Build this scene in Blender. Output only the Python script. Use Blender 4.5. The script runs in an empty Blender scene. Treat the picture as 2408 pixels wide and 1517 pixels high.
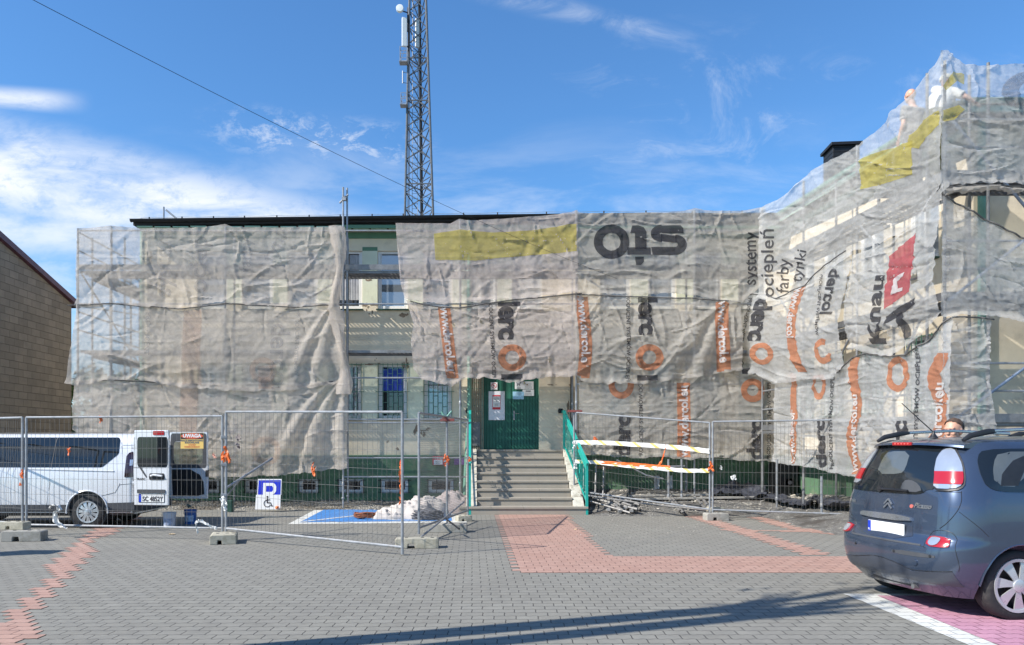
import bpy, bmesh, math, random
import numpy as np
from mathutils import Vector, Matrix
R = math.radians
PI = math.pi
SC = bpy.context.scene
COL = SC.collection

# ------------------------------------------------------------ camera, world, sun, exposure
F = 1800.0; CX = 1110.0; HY = 1050.0; EYE = 1.55; W0 = 2408.0; H0 = 1517.0
cam = bpy.data.objects.new('camera', bpy.data.cameras.new('camera')); COL.objects.link(cam)
cam.location = (0, 0, EYE); cam.rotation_euler = (R(90), 0, 0)
cam.data.sensor_width = 36; cam.data.lens = 36 * F / W0
cam.data.shift_x = (W0 / 2 - CX) / W0
cam.data.shift_y = (HY - H0 / 2) / W0
cam.data.clip_end = 3000; cam.data.clip_start = 0.05
SC.camera = cam

SA, SB = 1.05, 0.48                       # shadow run to the right and away per metre of height
sun_el = math.atan(1 / math.hypot(SA, SB))
sl = bpy.data.lights.new('sun', 'SUN'); sl.energy = 5.0; sl.angle = R(0.5); sl.color = (1.0, 0.955, 0.875)
sun = bpy.data.objects.new('sun', sl); COL.objects.link(sun)
sun.rotation_euler = Vector((SA, SB, -1)).to_track_quat('-Z', 'Y').to_euler()
sun.location = (-30, -10, 40)

world = bpy.data.worlds.new('World'); SC.world = world; world.use_nodes = True
wn = world.node_tree.nodes; wl = world.node_tree.links
bg = wn['Background']
sky = wn.new('ShaderNodeTexSky'); sky.sky_type = 'NISHITA'; sky.sun_disc = False
sky.sun_elevation = sun_el; sky.sun_rotation = math.atan2(-SA, -SB)
sky.air_density = 1.15; sky.dust_density = 0.25; sky.ozone_density = 3.2
def wnode(t, **k):
    n = wn.new(t)
    for a, b in k.items(): setattr(n, a, b)
    return n
def wmath(op, a, b=None, c=None, clamp=False):
    n = wnode('ShaderNodeMath', operation=op, use_clamp=clamp)
    for i, v in enumerate((a, b, c)):
        if v is None: continue
        if isinstance(v, (int, float)): n.inputs[i].default_value = v
        else: wl.new(v, n.inputs[i])
    return n.outputs[0]
tc = wnode('ShaderNodeTexCoord')
sx = wnode('ShaderNodeSeparateXYZ'); wl.new(tc.outputs['Generated'], sx.inputs[0])
dx, dy, dz = sx.outputs
dyy = wmath('MAXIMUM', wmath('ABSOLUTE', dy), 0.15)
px = wmath('DIVIDE', dx, dyy); pz = wmath('DIVIDE', dz, dyy)
def wnoise(sx_, sz_, rot, scale, detail, rough, dist=0.0, off=0.0):
    cmb = wnode('ShaderNodeCombineXYZ'); wl.new(px, cmb.inputs[0]); wl.new(pz, cmb.inputs[1]); cmb.inputs[2].default_value = off
    mp = wnode('ShaderNodeMapping'); mp.inputs['Rotation'].default_value[2] = rot; mp.inputs['Scale'].default_value = (sx_, sz_, 1)
    wl.new(cmb.outputs[0], mp.inputs[0])
    n = wnode('ShaderNodeTexNoise'); n.inputs['Scale'].default_value = scale; n.inputs['Detail'].default_value = detail
    n.inputs['Roughness'].default_value = rough; n.inputs['Distortion'].default_value = dist
    wl.new(mp.outputs[0], n.inputs['Vector']); return n.outputs['Fac']
def wramp(v, a, b):
    n = wnode('ShaderNodeMapRange', interpolation_type='SMOOTHSTEP'); wl.new(v, n.inputs[0])
    n.inputs[1].default_value = a; n.inputs[2].default_value = b; return n.outputs[0]
def wband(px0, pz0, slope, half, soft):
    # 1 inside a band running along pz = pz0 + slope*(px-px0)
    e = wmath('SUBTRACT', pz, wmath('MULTIPLY_ADD', px, slope, pz0 - slope * px0))
    return wmath('SUBTRACT', 1.0, wramp(wmath('ABSOLUTE', e), half - soft, half + soft))
n1 = wnoise(1.0, 3.2, 0.28, 3.2, 12, 0.62, 0.5)
n2 = wnoise(5.0, 9.0, 0.28, 5.0, 8, 0.7, 0.3, 3.0)
n3 = wnoise(2.2, 5.0, 0.5, 2.6, 10, 0.68, 1.2, 9.0)
# thick bank, lower left
bank = wmath('MULTIPLY', wband(-0.617, 0.365, -0.26, 0.054, 0.036), wramp(px, 0.05, -0.30))
bank2 = wmath('MULTIPLY', wband(-0.617, 0.285, -0.06, 0.028, 0.024), wramp(px, 0.10, -0.35))
wisp = wmath('MULTIPLY', wband(-0.617, 0.456, -0.06, 0.010, 0.010), wmath('MULTIPLY', wramp(px, -0.49, -0.58), 0.8))
d1 = wmath('MULTIPLY', bank, wmath('MULTIPLY_ADD', wramp(n1, 0.32, 0.56), 0.75, 0.22))
d1 = wmath('MULTIPLY', d1, wmath('MULTIPLY_ADD', wramp(n2, 0.30, 0.55), 0.45, 0.55))
d2 = wmath('MULTIPLY', bank2, wmath('MULTIPLY', wramp(n1, 0.3, 0.62), 0.75))
d3 = wmath('MULTIPLY', wisp, wramp(n3, 0.30, 0.6))
# thin veils further right and mottled low cloud
v1 = wmath('MULTIPLY', wmath('MULTIPLY', wramp(n3, 0.50, 0.85), wramp(px, 0.05, 0.25)), wmath('MULTIPLY', wband(0.3, 0.43, -0.1, 0.09, 0.07), 0.45))
v2 = wmath('MULTIPLY', wmath('MULTIPLY', wramp(n1, 0.44, 0.70), wramp(pz, 0.46, 0.26)), 0.42)
v3 = wmath('MULTIPLY', wmath('MULTIPLY', wband(-0.22, 0.405, -0.12, 0.022, 0.02), wramp(n2, 0.46, 0.66)), wmath('MULTIPLY', wband(-0.2, 0.4, 9.0, 1.1, 0.5), 0.5))
v4 = wmath('MULTIPLY', wmath('MULTIPLY', wband(0.1, 0.575, -0.25, 0.012, 0.012), wramp(n3, 0.4, 0.7)), wmath('MULTIPLY', wband(0.14, 0.57, 6.0, 0.8, 0.5), 0.32))
den = d1
for q in (d2, d3, v1, v2, v3, v4): den = wmath('MAXIMUM', den, q)
den = wmath('MULTIPLY', den, wramp(pz, -0.02, 0.05), clamp=True)
tint = wnode('ShaderNodeMixRGB', blend_type='MULTIPLY'); tint.inputs[0].default_value = 1
tint.inputs[2].default_value = (0.62, 1.0, 1.32, 1)
wl.new(sky.outputs[0], tint.inputs[1])
mx = wnode('ShaderNodeMixRGB'); wl.new(den, mx.inputs[0]); wl.new(tint.outputs[0], mx.inputs[1])
mx.inputs[2].default_value = (6.8, 7.1, 7.5, 1)
wl.new(mx.outputs[0], bg.inputs['Color']); bg.inputs['Strength'].default_value = 0.102
SC.view_settings.view_transform = 'Standard'; SC.view_settings.look = 'None'
SC.view_settings.exposure = 0.55; SC.view_settings.gamma = 1.0; SC.view_settings.use_curve_mapping = False
SC.cycles.max_bounces = 7; SC.cycles.transparent_max_bounces = 24; SC.cycles.diffuse_bounces = 3

# ------------------------------------------------------------ pixel helpers (2408-wide photo pixels)
def P(x, y, d): return Vector(((x - CX) * d / F, d, EYE + (HY - y) * d / F))
def G(x, y):
    d = EYE * F / (y - HY); return Vector(((x - CX) * d / F, d, 0))

# ------------------------------------------------------------ materials
MATS = {}
class NT:
    def __init__(s, name):
        s.m = bpy.data.materials.new(name); s.m.use_nodes = True
        s.n = s.m.node_tree.nodes; s.l = s.m.node_tree.links; s.b = s.n['Principled BSDF']
        s.out = s.n['Material Output']
    def new(s, t, **k):
        n = s.n.new(t)
        for a, b in k.items(): setattr(n, a, b)
        return n
    def link(s, a, b): s.l.new(a, b)
    def coord(s, scale=(1, 1, 1), kind='Object', rot=(0, 0, 0)):
        if kind == 'World':
            t = s.new('ShaderNodeNewGeometry').outputs['Position']
        else:
            t = s.new('ShaderNodeTexCoord').outputs[kind]
        mp = s.new('ShaderNodeMapping'); mp.inputs['Scale'].default_value = scale; mp.inputs['Rotation'].default_value = rot
        s.link(t, mp.inputs[0]); return mp.outputs[0]
    def noise(s, scale, detail=4, rough=0.6, co=None, dist=0):
        n = s.new('ShaderNodeTexNoise'); n.inputs['Scale'].default_value = scale; n.inputs['Detail'].default_value = detail
        n.inputs['Roughness'].default_value = rough; n.inputs['Distortion'].default_value = dist
        if co is not None: s.link(co, n.inputs['Vector'])
        return n.outputs['Fac']
    def ramp(s, v, a, b, ca=(0, 0, 0, 1), cb=(1, 1, 1, 1)):
        n = s.new('ShaderNodeValToRGB'); e = n.color_ramp.elements
        e[0].position = a; e[1].position = b; e[0].color = ca; e[1].color = cb
        s.link(v, n.inputs[0]); return n.outputs[0]
    def mix(s, f, a, b, blend='MIX'):
        n = s.new('ShaderNodeMixRGB', blend_type=blend)
        for i, v in enumerate((f, a, b)):
            if isinstance(v, (int, float)): n.inputs[i].default_value = v
            elif isinstance(v, tuple): n.inputs[i].default_value = v if len(v) == 4 else (*v, 1)
            else: s.link(v, n.inputs[i])
        return n.outputs[0]
    def math(s, op, a, b=None, c=None, clamp=False):
        n = s.new('ShaderNodeMath', operation=op, use_clamp=clamp)
        for i, v in enumerate((a, b, c)):
            if v is None: continue
            if isinstance(v, (int, float)): n.inputs[i].default_value = v
            else: s.link(v, n.inputs[i])
        return n.outputs[0]
    def bump(s, h, strength=0.3, dist=0.02, prev=None):
        n = s.new('ShaderNodeBump'); n.inputs['Strength'].default_value = strength; n.inputs['Distance'].default_value = dist
        s.link(h, n.inputs['Height'])
        if prev is not None: s.link(prev, n.inputs['Normal'])
        return n.outputs[0]
    def col(s, v):
        if isinstance(v, tuple): s.b.inputs['Base Color'].default_value = (*v[:3], 1)
        else: s.link(v, s.b.inputs['Base Color'])

def M(name, col, rough=0.6, metal=0.0, var=0.12, nscale=6.0, bump=0.0, bscale=60.0, coat=0.0, spec=0.5, kind='Object', dirt=None, dscale=3.0, damt=(0.5, 0.75)):
    """general procedural material: base colour with noise variation, optional dirt patches and bump"""
    if name in MATS: return MATS[name]
    t = NT(name); co = t.coord(kind=kind)
    n = t.noise(nscale, 6, 0.65, co)
    lo = tuple(c * (1 - var) for c in col); hi = tuple(min(1, c * (1 + var)) for c in col)
    c = t.ramp(n, 0.3, 0.7, (*lo, 1), (*hi, 1))
    if dirt:
        d = t.noise(dscale, 9, 0.7, co, 0.4)
        c = t.mix(t.ramp(d, *damt), c, dirt)
    t.col(c)
    t.b.inputs['Metallic'].default_value = metal; t.b.inputs['Specular IOR Level'].default_value = spec
    rr = t.ramp(t.noise(nscale * 3, 4, 0.6, co), 0.2, 0.8, (max(rough - .08, 0.02),) * 3 + (1,), (min(rough + .08, 1),) * 3 + (1,))
    t.link(rr, t.b.inputs['Roughness'])
    if coat: t.b.inputs['Coat Weight'].default_value = coat; t.b.inputs['Coat Roughness'].default_value = 0.04
    if bump:
        t.link(t.bump(t.noise(bscale, 6, 0.7, co), bump, 0.01), t.b.inputs['Normal'])
    MATS[name] = t.m; return t.m

def paver(name, c1, c2, joint, stain=(0.16, 0.15, 0.14), samt=0.35, paint=None):
    t = NT(name)
    pos = t.new('ShaderNodeNewGeometry').outputs['Position']
    sp = t.new('ShaderNodeSeparateXYZ'); t.link(pos, sp.inputs[0])
    w = t.math('SINE', t.math('MULTIPLY', sp.outputs[0], 2 * PI / 0.1))
    yy = t.math('MULTIPLY_ADD', w, 0.0065, sp.outputs[1])
    w2 = t.math('SINE', t.math('MULTIPLY', sp.outputs[1], 2 * PI / 0.14))
    xx = t.math('MULTIPLY_ADD', w2, 0.003, sp.outputs[0])
    cmb = t.new('ShaderNodeCombineXYZ'); t.link(xx, cmb.inputs[0]); t.link(yy, cmb.inputs[1])
    br = t.new('ShaderNodeTexBrick'); t.link(cmb.outputs[0], br.inputs['Vector'])
    br.inputs['Scale'].default_value = 1; br.inputs['Brick Width'].default_value = 0.2; br.inputs['Row Height'].default_value = 0.14
    br.inputs['Mortar Size'].default_value = 0.005; br.inputs['Mortar Smooth'].default_value = 0.35
    br.inputs['Color1'].default_value = (*c1, 1); br.inputs['Color2'].default_value = (*c2, 1); br.inputs['Mortar'].default_value = (*joint, 1)
    br.inputs['Bias'].default_value = -0.1
    co = t.coord(kind='World')
    big = t.noise(0.55, 10, 0.72, co, 0.6); med = t.noise(5.5, 6, 0.7, co); fine = t.noise(160, 3, 0.7, co)
    c = t.mix(t.ramp(big, 0.35, 0.75, (0, 0, 0, 1), (samt, samt, samt, 1)), br.outputs['Color'], stain)
    c = t.mix(t.ramp(t.noise(1.7, 9, .75, co, .8), .55, .72, (0, 0, 0, 1), (.30, .30, .30, 1)), c, (.30, .285, .25))
    c = t.mix(1.0, c, t.ramp(med, 0.25, 0.8, (0.84, 0.84, 0.84, 1), (1.15, 1.14, 1.11, 1)), 'MULTIPLY')
    c = t.mix(1.0, c, t.ramp(fine, 0.2, 0.8, (0.82, 0.82, 0.82, 1), (1.18, 1.18, 1.18, 1)), 'MULTIPLY')
    sp2 = t.ramp(t.noise(38, 3, 0.5, co), 0.70, 0.74, (0, 0, 0, 1), (0.35, 0.35, 0.35, 1))
    c = t.mix(sp2, c, (0.33, 0.32, 0.30))
    t.col(c); t.b.inputs['Roughness'].default_value = 0.82; t.b.inputs['Specular IOR Level'].default_value = 0.35
    inv = t.math('SUBTRACT', 1.0, br.outputs['Fac'])
    b1 = t.bump(inv, 0.9, 0.006); b2 = t.bump(fine, 0.25, 0.004, b1)
    t.link(b2, t.b.inputs['Normal'])
    MATS[name] = t.m; return t.m

# ------------------------------------------------------------ object helpers
ORG = {}
def tag(o, label=None, cat=None, group=None, kind=None):
    if label: o['label'] = label
    if cat: o['category'] = cat
    if group: o['group'] = group
    if kind: o['kind'] = kind
    return o
def empty(name, loc, label, cat, group=None, rz=0.0):
    o = bpy.data.objects.new(name, None); COL.objects.link(o); o.location = loc; o.rotation_euler = (0, 0, rz)
    o.empty_display_size = 0.2
    ORG[o.name] = Matrix.Translation(Vector(loc)) @ Matrix.Rotation(rz, 4, 'Z')
    return tag(o, label, cat, group)
def children(o): return [c for c in o.children]
def copy_tree(o, parent=None, mat=None):
    c = o.copy(); COL.objects.link(c); c.parent = parent
    if parent is not None: c.matrix_parent_inverse = o.matrix_parent_inverse.copy()
    for ch in list(o.children): copy_tree(ch, c)
    return c

class MB:
    def __init__(s): s.v = []; s.f = []; s.mi = []; s.cur = 0
    def add(s, vs, fs):
        b = len(s.v); s.v += [tuple(v) for v in vs]; s.f += [tuple(b + i for i in f) for f in fs]; s.mi += [s.cur] * len(fs); return s
    def box(s, c, size, rz=0.0, m=None):
        c = Vector(c); hx, hy, hz = size[0] / 2, size[1] / 2, size[2] / 2
        r = Matrix.Rotation(rz, 3, 'Z') if m is None else m
        vs = [c + r @ Vector((x, y, z)) for x in (-hx, hx) for y in (-hy, hy) for z in (-hz, hz)]
        return s.add(vs, [(0, 1, 3, 2), (4, 6, 7, 5), (0, 4, 5, 1), (2, 3, 7, 6), (0, 2, 6, 4), (1, 5, 7, 3)])
    def bb(s, x0, x1, y0, y1, z0, z1): return s.box(((x0 + x1) / 2, (y0 + y1) / 2, (z0 + z1) / 2), (abs(x1 - x0), abs(y1 - y0), abs(z1 - z0)))
    def tube(s, pts, r, n=6, cap=True, r2=None):
        pts = [Vector(p) for p in pts]; k = len(pts); b = []
        t0 = (pts[1] - pts[0]).normalized()
        up = Vector((0, 0, 1)) if abs(t0.z) < 0.9 else Vector((0, 1, 0))
        a = t0.cross(up).normalized(); vs = []
        for i, p in enumerate(pts):
            t = (pts[min(i + 1, k - 1)] - pts[max(i - 1, 0)])
            if t.length < 1e-9: t = t0
            t.normalize(); a = (a - t * a.dot(t))
            if a.length < 1e-6: a = t.orthogonal()
            a.normalize(); c = t.cross(a)
            rr = r[i] if isinstance(r, (list, tuple)) else (r if r2 is None else r + (r2 - r) * i / (k - 1))
            for j in range(n):
                q = 2 * PI * (j + 0.5) / n; vs.append(p + a * math.cos(q) * rr + c * math.sin(q) * rr)
        fs = [(i * n + j, i * n + (j + 1) % n, (i + 1) * n + (j + 1) % n, (i + 1) * n + j) for i in range(k - 1) for j in range(n)]
        if cap: fs += [tuple(range(n - 1, -1, -1)), tuple((k - 1) * n + j for j in range(n))]
        return s.add(vs, fs)
    def bar(s, p0, p1, w, h=None, up=(0, 0, 1)):
        h = w if h is None else h
        p0 = Vector(p0); p1 = Vector(p1); t = (p1 - p0).normalized(); up = Vector(up)
        if abs(t.dot(up)) > 0.98: up = Vector((0, 1, 0))
        a = t.cross(up).normalized() * w / 2; b = a.cross(t).normalized() * h / 2
        vs = [p + sa * a + sb * b for p in (p0, p1) for sa, sb in ((-1, -1), (1, -1), (1, 1), (-1, 1))]
        return s.add(vs, [(3, 2, 1, 0), (4, 5, 6, 7), (0, 1, 5, 4), (1, 2, 6, 5), (2, 3, 7, 6), (3, 0, 4, 7)])
    def lathe(s, prof, c=(0, 0, 0), n=20, axis='Z', cap=True):
        c = Vector(c); vs = []
        for r, z in prof:
            for j in range(n):
                q = 2 * PI * j / n; x, y = r * math.cos(q), r * math.sin(q)
                v = {'Z': (x, y, z), 'Y': (x, z, y), 'X': (z, x, y)}[axis]; vs.append(c + Vector(v))
        fs = [(i * n + j, i * n + (j + 1) % n, (i + 1) * n + (j + 1) % n, (i + 1) * n + j) for i in range(len(prof) - 1) for j in range(n)]
        if cap: fs += [tuple(range(n - 1, -1, -1)), tuple((len(prof) - 1) * n + j for j in range(n))]
        return s.add(vs, fs)
    def prism(s, pts, vec):
        vec = Vector(vec); n = len(pts); pts = [Vector(p) for p in pts]
        vs = pts + [p + vec for p in pts]
        return s.add(vs, [tuple(range(n - 1, -1, -1)), tuple(range(n, 2 * n))] + [(i, (i + 1) % n, n + (i + 1) % n, n + i) for i in range(n)])
    def blob(s, c, r, seed=0, sub=2, amp=0.2):
        bm = bmesh.new(); bmesh.ops.create_icosphere(bm, subdivisions=sub, radius=1)
        rnd = random.Random(seed); ph = [rnd.uniform(0, 6) for _ in range(6)]
        vs = []
        for v in bm.verts:
            p = v.co; k = 1 + amp * (math.sin(3 * p.x + ph[0]) * math.sin(3.3 * p.y + ph[1]) + 0.6 * math.sin(6 * p.z + ph[2]) * math.cos(5 * p.x + ph[3]) )
            vs.append(Vector(c) + Vector((p.x * r[0], p.y * r[1], p.z * r[2])) * k)
        fs = [tuple(v.index for v in f.verts) for f in bm.faces]; bm.free()
        return s.add(vs, fs)
    def build(s, name, mat, parent=None, local=False, bevel=0.0, smooth=False, seg=2):
        me = bpy.data.meshes.new(name)
        vs = s.v
        org = Matrix.Identity(4)
        if parent is not None: org = ORG[parent.name]
        if not local and parent is not None:
            inv = org.inverted(); vs = [tuple(inv @ Vector(v)) for v in vs]
        me.from_pydata(vs, [], s.f)
        mats = mat if isinstance(mat, (list, tuple)) else [mat]
        for m in mats: me.materials.append(m)
        if len(mats) > 1: me.polygons.foreach_set('material_index', s.mi)
        bm = bmesh.new(); bm.from_mesh(me)
        if bevel:
            bmesh.ops.remove_doubles(bm, verts=bm.verts, dist=1e-5)
            es = [e for e in bm.edges if len(e.link_faces) == 2 and e.calc_face_angle(0) > 0.5]
            bmesh.ops.bevel(bm, geom=es, offset=bevel, segments=seg, affect='EDGES', profile=0.6, clamp_overlap=True)
        bmesh.ops.recalc_face_normals(bm, faces=bm.faces)
        bm.to_mesh(me); bm.free()
        if smooth:
            me.polygons.foreach_set('use_smooth', [True] * len(me.polygons))
            try: me.set_sharp_from_angle(angle=R(38))
            except Exception: pass
        me.update()
        o = bpy.data.objects.new(name, me); COL.objects.link(o)
        if parent is not None:
            o.parent = parent; ORG[o.name] = org
        else: ORG[o.name] = Matrix.Identity(4)
        return o
def grid_obj(name, V, nu, nv, mat, parent=None, smooth=True, local=False, kill=None):
    """V: (nu*nv,3) array of points, index i*nv+j"""
    m = MB(); m.v = [tuple(map(float, v)) for v in V]
    m.f = [(i * nv + j, i * nv + j + 1, (i + 1) * nv + j + 1, (i + 1) * nv + j) for i in range(nu - 1) for j in range(nv - 1) if kill is None or not kill(i, j)]
    m.mi = [0] * len(m.f)
    return m.build(name, mat, parent, local=local, smooth=smooth)
def text_mesh(s, size=1.0, offset=0.0, ext=0.0, res=6, align='LEFT', spacing=1.0, shear=0.0):
    """letters as (verts, faces) in local x/y"""
    cu = bpy.data.curves.new('t', 'FONT'); cu.body = s; cu.size = size; cu.offset = offset; cu.extrude = ext
    cu.resolution_u = res; cu.align_x = align; cu.space_character = spacing; cu.shear = shear
    o = bpy.data.objects.new('t', cu); COL.objects.link(o)
    dg = bpy.context.evaluated_depsgraph_get(); me = bpy.data.meshes.new_from_object(o.evaluated_get(dg))
    vs = [v.co.copy() for v in me.vertices]; fs = [tuple(p.vertices) for p in me.polygons]
    bpy.data.objects.remove(o); bpy.data.curves.remove(cu); bpy.data.meshes.remove(me)
    return vs, fs
def put_text(mb, s, origin, right, up, size, offset=0.0, align='LEFT', spacing=1.0, xs=1.0):
    vs, fs = text_mesh(s, size, offset, 0, 3, align, spacing)
    o = Vector(origin); r = Vector(right).normalized(); u = Vector(up).normalized()
    mb.add([o + r * v.x * xs + u * v.y for v in vs], fs)
def inpoly(x, y, poly):
    c = False; n = len(poly)
    for i in range(n):
        x1, y1 = poly[i][:2]; x2, y2 = poly[(i + 1) % n][:2]
        if (y1 > y) != (y2 > y) and x < (x2 - x1) * (y - y1) / (y2 - y1) + x1: c = not c
    return c

# ============================================================ SETTING: paved yard
PV_GREY = paver('grey_paver', (0.226, 0.217, 0.190), (0.250, 0.241, 0.213), (0.050, 0.048, 0.044), stain=(0.15, 0.14, 0.13))
PV_RED = paver('red_paver', (0.395, 0.245, 0.20), (0.44, 0.28, 0.23), (0.09, 0.06, 0.052), stain=(0.30, 0.17, 0.13))
PV_BLUE = paver('blue_painted_paver', (0.03, 0.19, 0.52), (0.05, 0.235, 0.60), (0.02, 0.07, 0.18), stain=(0.18, 0.24, 0.34), samt=0.5)
PV_WHITE = paver('white_painted_paver', (0.60, 0.60, 0.57), (0.70, 0.70, 0.66), (0.22, 0.21, 0.20), stain=(0.42, 0.41, 0.38), samt=0.5)
PV_PINK = paver('pink_painted_paver', (0.45, 0.225, 0.305), (0.50, 0.26, 0.345), (0.19, 0.08, 0.11), stain=(0.46, 0.22, 0.27), samt=0.3)
g = MB(); g.add([(-300, -60, 0), (300, -60, 0), (300, 700, 0), (-300, 700, 0)], [(0, 1, 2, 3)])
tag(g.build('paved_yard', PV_GREY), kind='structure')
BW, BH = 0.2, 0.14
def brick_cells(inside, x0, x1, y0, y1):
    m = MB()
    for j in range(math.floor(y0 / BH), math.ceil(y1 / BH)):
        off = 0 if j % 2 else BW / 2
        run = None
        for i in range(math.floor(x0 / BW) - 1, math.ceil(x1 / BW) + 2):
            a = i * BW - off
            ok = inside(a + BW / 2, (j + 0.5) * BH, j)
            if ok and run is None: run = a
            if not ok and run is not None:
                m.add([(run, j * BH, .004), (a, j * BH, .004), (a, (j + 1) * BH, .004), (run, (j + 1) * BH, .004)], [(0, 1, 2, 3)]); run = None
    return m
def gp(l): return [tuple(G(*q)[:2]) for q in l]
red = gp([(1160, 1200), (1320, 1200), (1432, 1309), (2500, 1309), (2700, 1347), (1213, 1347)])
m = brick_cells(lambda x, y, j: inpoly(x, y, red), 0, 9, 8, 20)
tag(m.build('red_paving_path', PV_RED), kind='structure')
def near_line(a, b, w):
    a = G(*a); b = G(*b); d = (b - a); L = d.length; d /= L
    def f(x, y):
        p = Vector((x, y, 0)) - a; t = p.dot(d)
        return 0 <= t <= L and abs(p.x * d.y - p.y * d.x) < w
    return f
ls = [near_line((1630, 1214), (1925, 1307), 0.21), near_line((1773, 1216), (1905, 1252), 0.16), near_line((1905, 1252), (2010, 1213), 0.18), near_line((1905, 1252), (2010, 1258), 0.12), near_line((1700, 1247), (1905, 1250), 0.1)]
m = brick_cells(lambda x, y, j: any(f(x, y) for f in ls), 4, 9, 8, 20)
tag(m.build('red_paving_lines', PV_RED), kind='structure')
A, B = G(232, 1240), G(-20, 1540)
def zig(x, y, j):
    g4, r = divmod(j, 4); yc = (g4 + .5) * 4 * BH
    t = (yc - B.y) / (A.y - B.y)
    if t < -0.1 or t > 1.05: return False
    xc = B.x + (A.x - B.x) * t + (1.5 - r) * 0.10
    return abs(x - xc) < 0.145
zst = near_line((232, 1262), (320, 1215), .13)
m = brick_cells(lambda x, y, j: zig(x, y, j) or zst(x, y), -12, -2, 5.6, 18); tag(m.build('red_paving_zigzag', PV_RED), kind='structure')
def sheet(name, polys, mat, z):
    m = MB()
    for p in polys: m.add([(q[0], q[1], z) for q in gp(p)], [tuple(range(len(p)))])
    return tag(m.build(name, mat), kind='structure')
# disabled bay: white outline sheet, blue fill, white diagonal and wheelchair mark
sheet('parking_bay_outline', [[(677, 1233), (1098, 1229), (1090, 1193), (748, 1195)]], PV_WHITE, .004)
sheet('parking_bay_paint', [[(705, 1229), (1063, 1225.5), (1057, 1196), (765, 1197.5)]], PV_BLUE, .008)
def strip(a, b, w, z, m):
    a = G(*a); b = G(*b); d = (b - a).normalized(); n = Vector((-d.y, d.x, 0)) * w / 2
    m.add([v + Vector((0, 0, z)) for v in (a - n, b - n, b + n, a + n)], [(0, 1, 2, 3)])
m = MB(); strip((710, 1228), (930, 1203), .10, .012, m)
c = G(1000, 1222)
def arc(cx, cy, r0, r1, a0, a1, m, z=.012, n=24):
    vs = []
    for i in range(n + 1):
        a = a0 + (a1 - a0) * i / n
        vs += [(cx + r0 * math.cos(a), cy + r0 * math.sin(a), z), (cx + r1 * math.cos(a), cy + r1 * math.sin(a), z)]
    m.add(vs, [(2 * i, 2 * i + 1, 2 * i + 3, 2 * i + 2) for i in range(n)])
arc(-1.35, 16.55, .50, .60, 0, 2 * PI, m); strip((985, 1211), (1040, 1224), .1, .012, m); strip((940, 1212), (1000, 1215), .1, .0125, m)
tag(m.build('wheelchair_marking', PV_WHITE), kind='structure')
sheet('pink_bay_outline', [[(1983, 1397), (2620, 1399), (3300, 1600), (2480, 1600)]], PV_WHITE, .004)
sheet('pink_bay_paint', [[(2063, 1402), (2600, 1404), (3200, 1600), (2545, 1600)]], PV_PINK, .008)

# rubble strip at the foot of the building, a shallow bank of broken render and soil
def vnoise(x, y, seed=0):
    x = np.asarray(x, float); y = np.asarray(y, float)
    xi = np.floor(x).astype(np.int64); yi = np.floor(y).astype(np.int64); fx = x - xi; fy = y - yi
    fx = fx * fx * (3 - 2 * fx); fy = fy * fy * (3 - 2 * fy)
    def h(a, b):
        n = (a * 374761393 + b * 668265263 + seed * 982451653) & 0x7fffffff
        n = ((n ^ (n >> 13)) * 1274126177) & 0x7fffffff
        return ((n ^ (n >> 16)) & 0xffff) / 65535.0
    return (h(xi, yi) * (1 - fx) + h(xi + 1, yi) * fx) * (1 - fy) + (h(xi, yi + 1) * (1 - fx) + h(xi + 1, yi + 1) * fx) * fy
def fbm(x, y, seed=0, oct=4, gain=0.5):
    s = 0; a = 1; t = 0
    for o in range(oct):
        s = s + a * vnoise(np.asarray(x) * 2 ** o, np.asarray(y) * 2 ** o, seed + o * 17); t += a; a *= gain
    return s / t
RUB = NT('rubble'); co = RUB.coord(kind='World')
v = RUB.new('ShaderNodeTexVoronoi'); v.inputs['Scale'].default_value = 17; RUB.link(co, v.inputs['Vector'])
cc = RUB.ramp(RUB.noise(26, 5, .8, co), .42, .62, (0.07, 0.063, 0.055, 1), (0.46, 0.43, 0.37, 1))
cc = RUB.mix(RUB.ramp(RUB.noise(1.3, 4, .6, co), .45, .6), cc, (0.10, 0.085, 0.065))
RUB.col(cc); RUB.b.inputs['Roughness'].default_value = .95
RUB.link(RUB.bump(v.outputs['Distance'], 1.0, .05), RUB.b.inputs['Normal'])
RUB2 = NT('dusty_ground'); co = RUB2.coord(kind='World')
cc = RUB2.ramp(RUB2.noise(30, 5, .8, co), .35, .65, (0.09, 0.085, 0.078, 1), (0.23, 0.22, 0.20, 1))
cc = RUB2.mix(RUB2.ramp(RUB2.noise(9, 7, .8, co, .5), .56, .62), cc, (0.50, 0.47, 0.40))
cc = RUB2.mix(RUB2.ramp(RUB2.noise(1.1, 4, .6, co), .5, .65), cc, (0.075, 0.065, 0.055))
RUB2.col(cc); RUB2.b.inputs['Roughness'].default_value = .95
RUB2.link(RUB2.bump(RUB2.noise(22, 6, .8, co), 1.0, .04), RUB2.b.inputs['Normal'])
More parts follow.
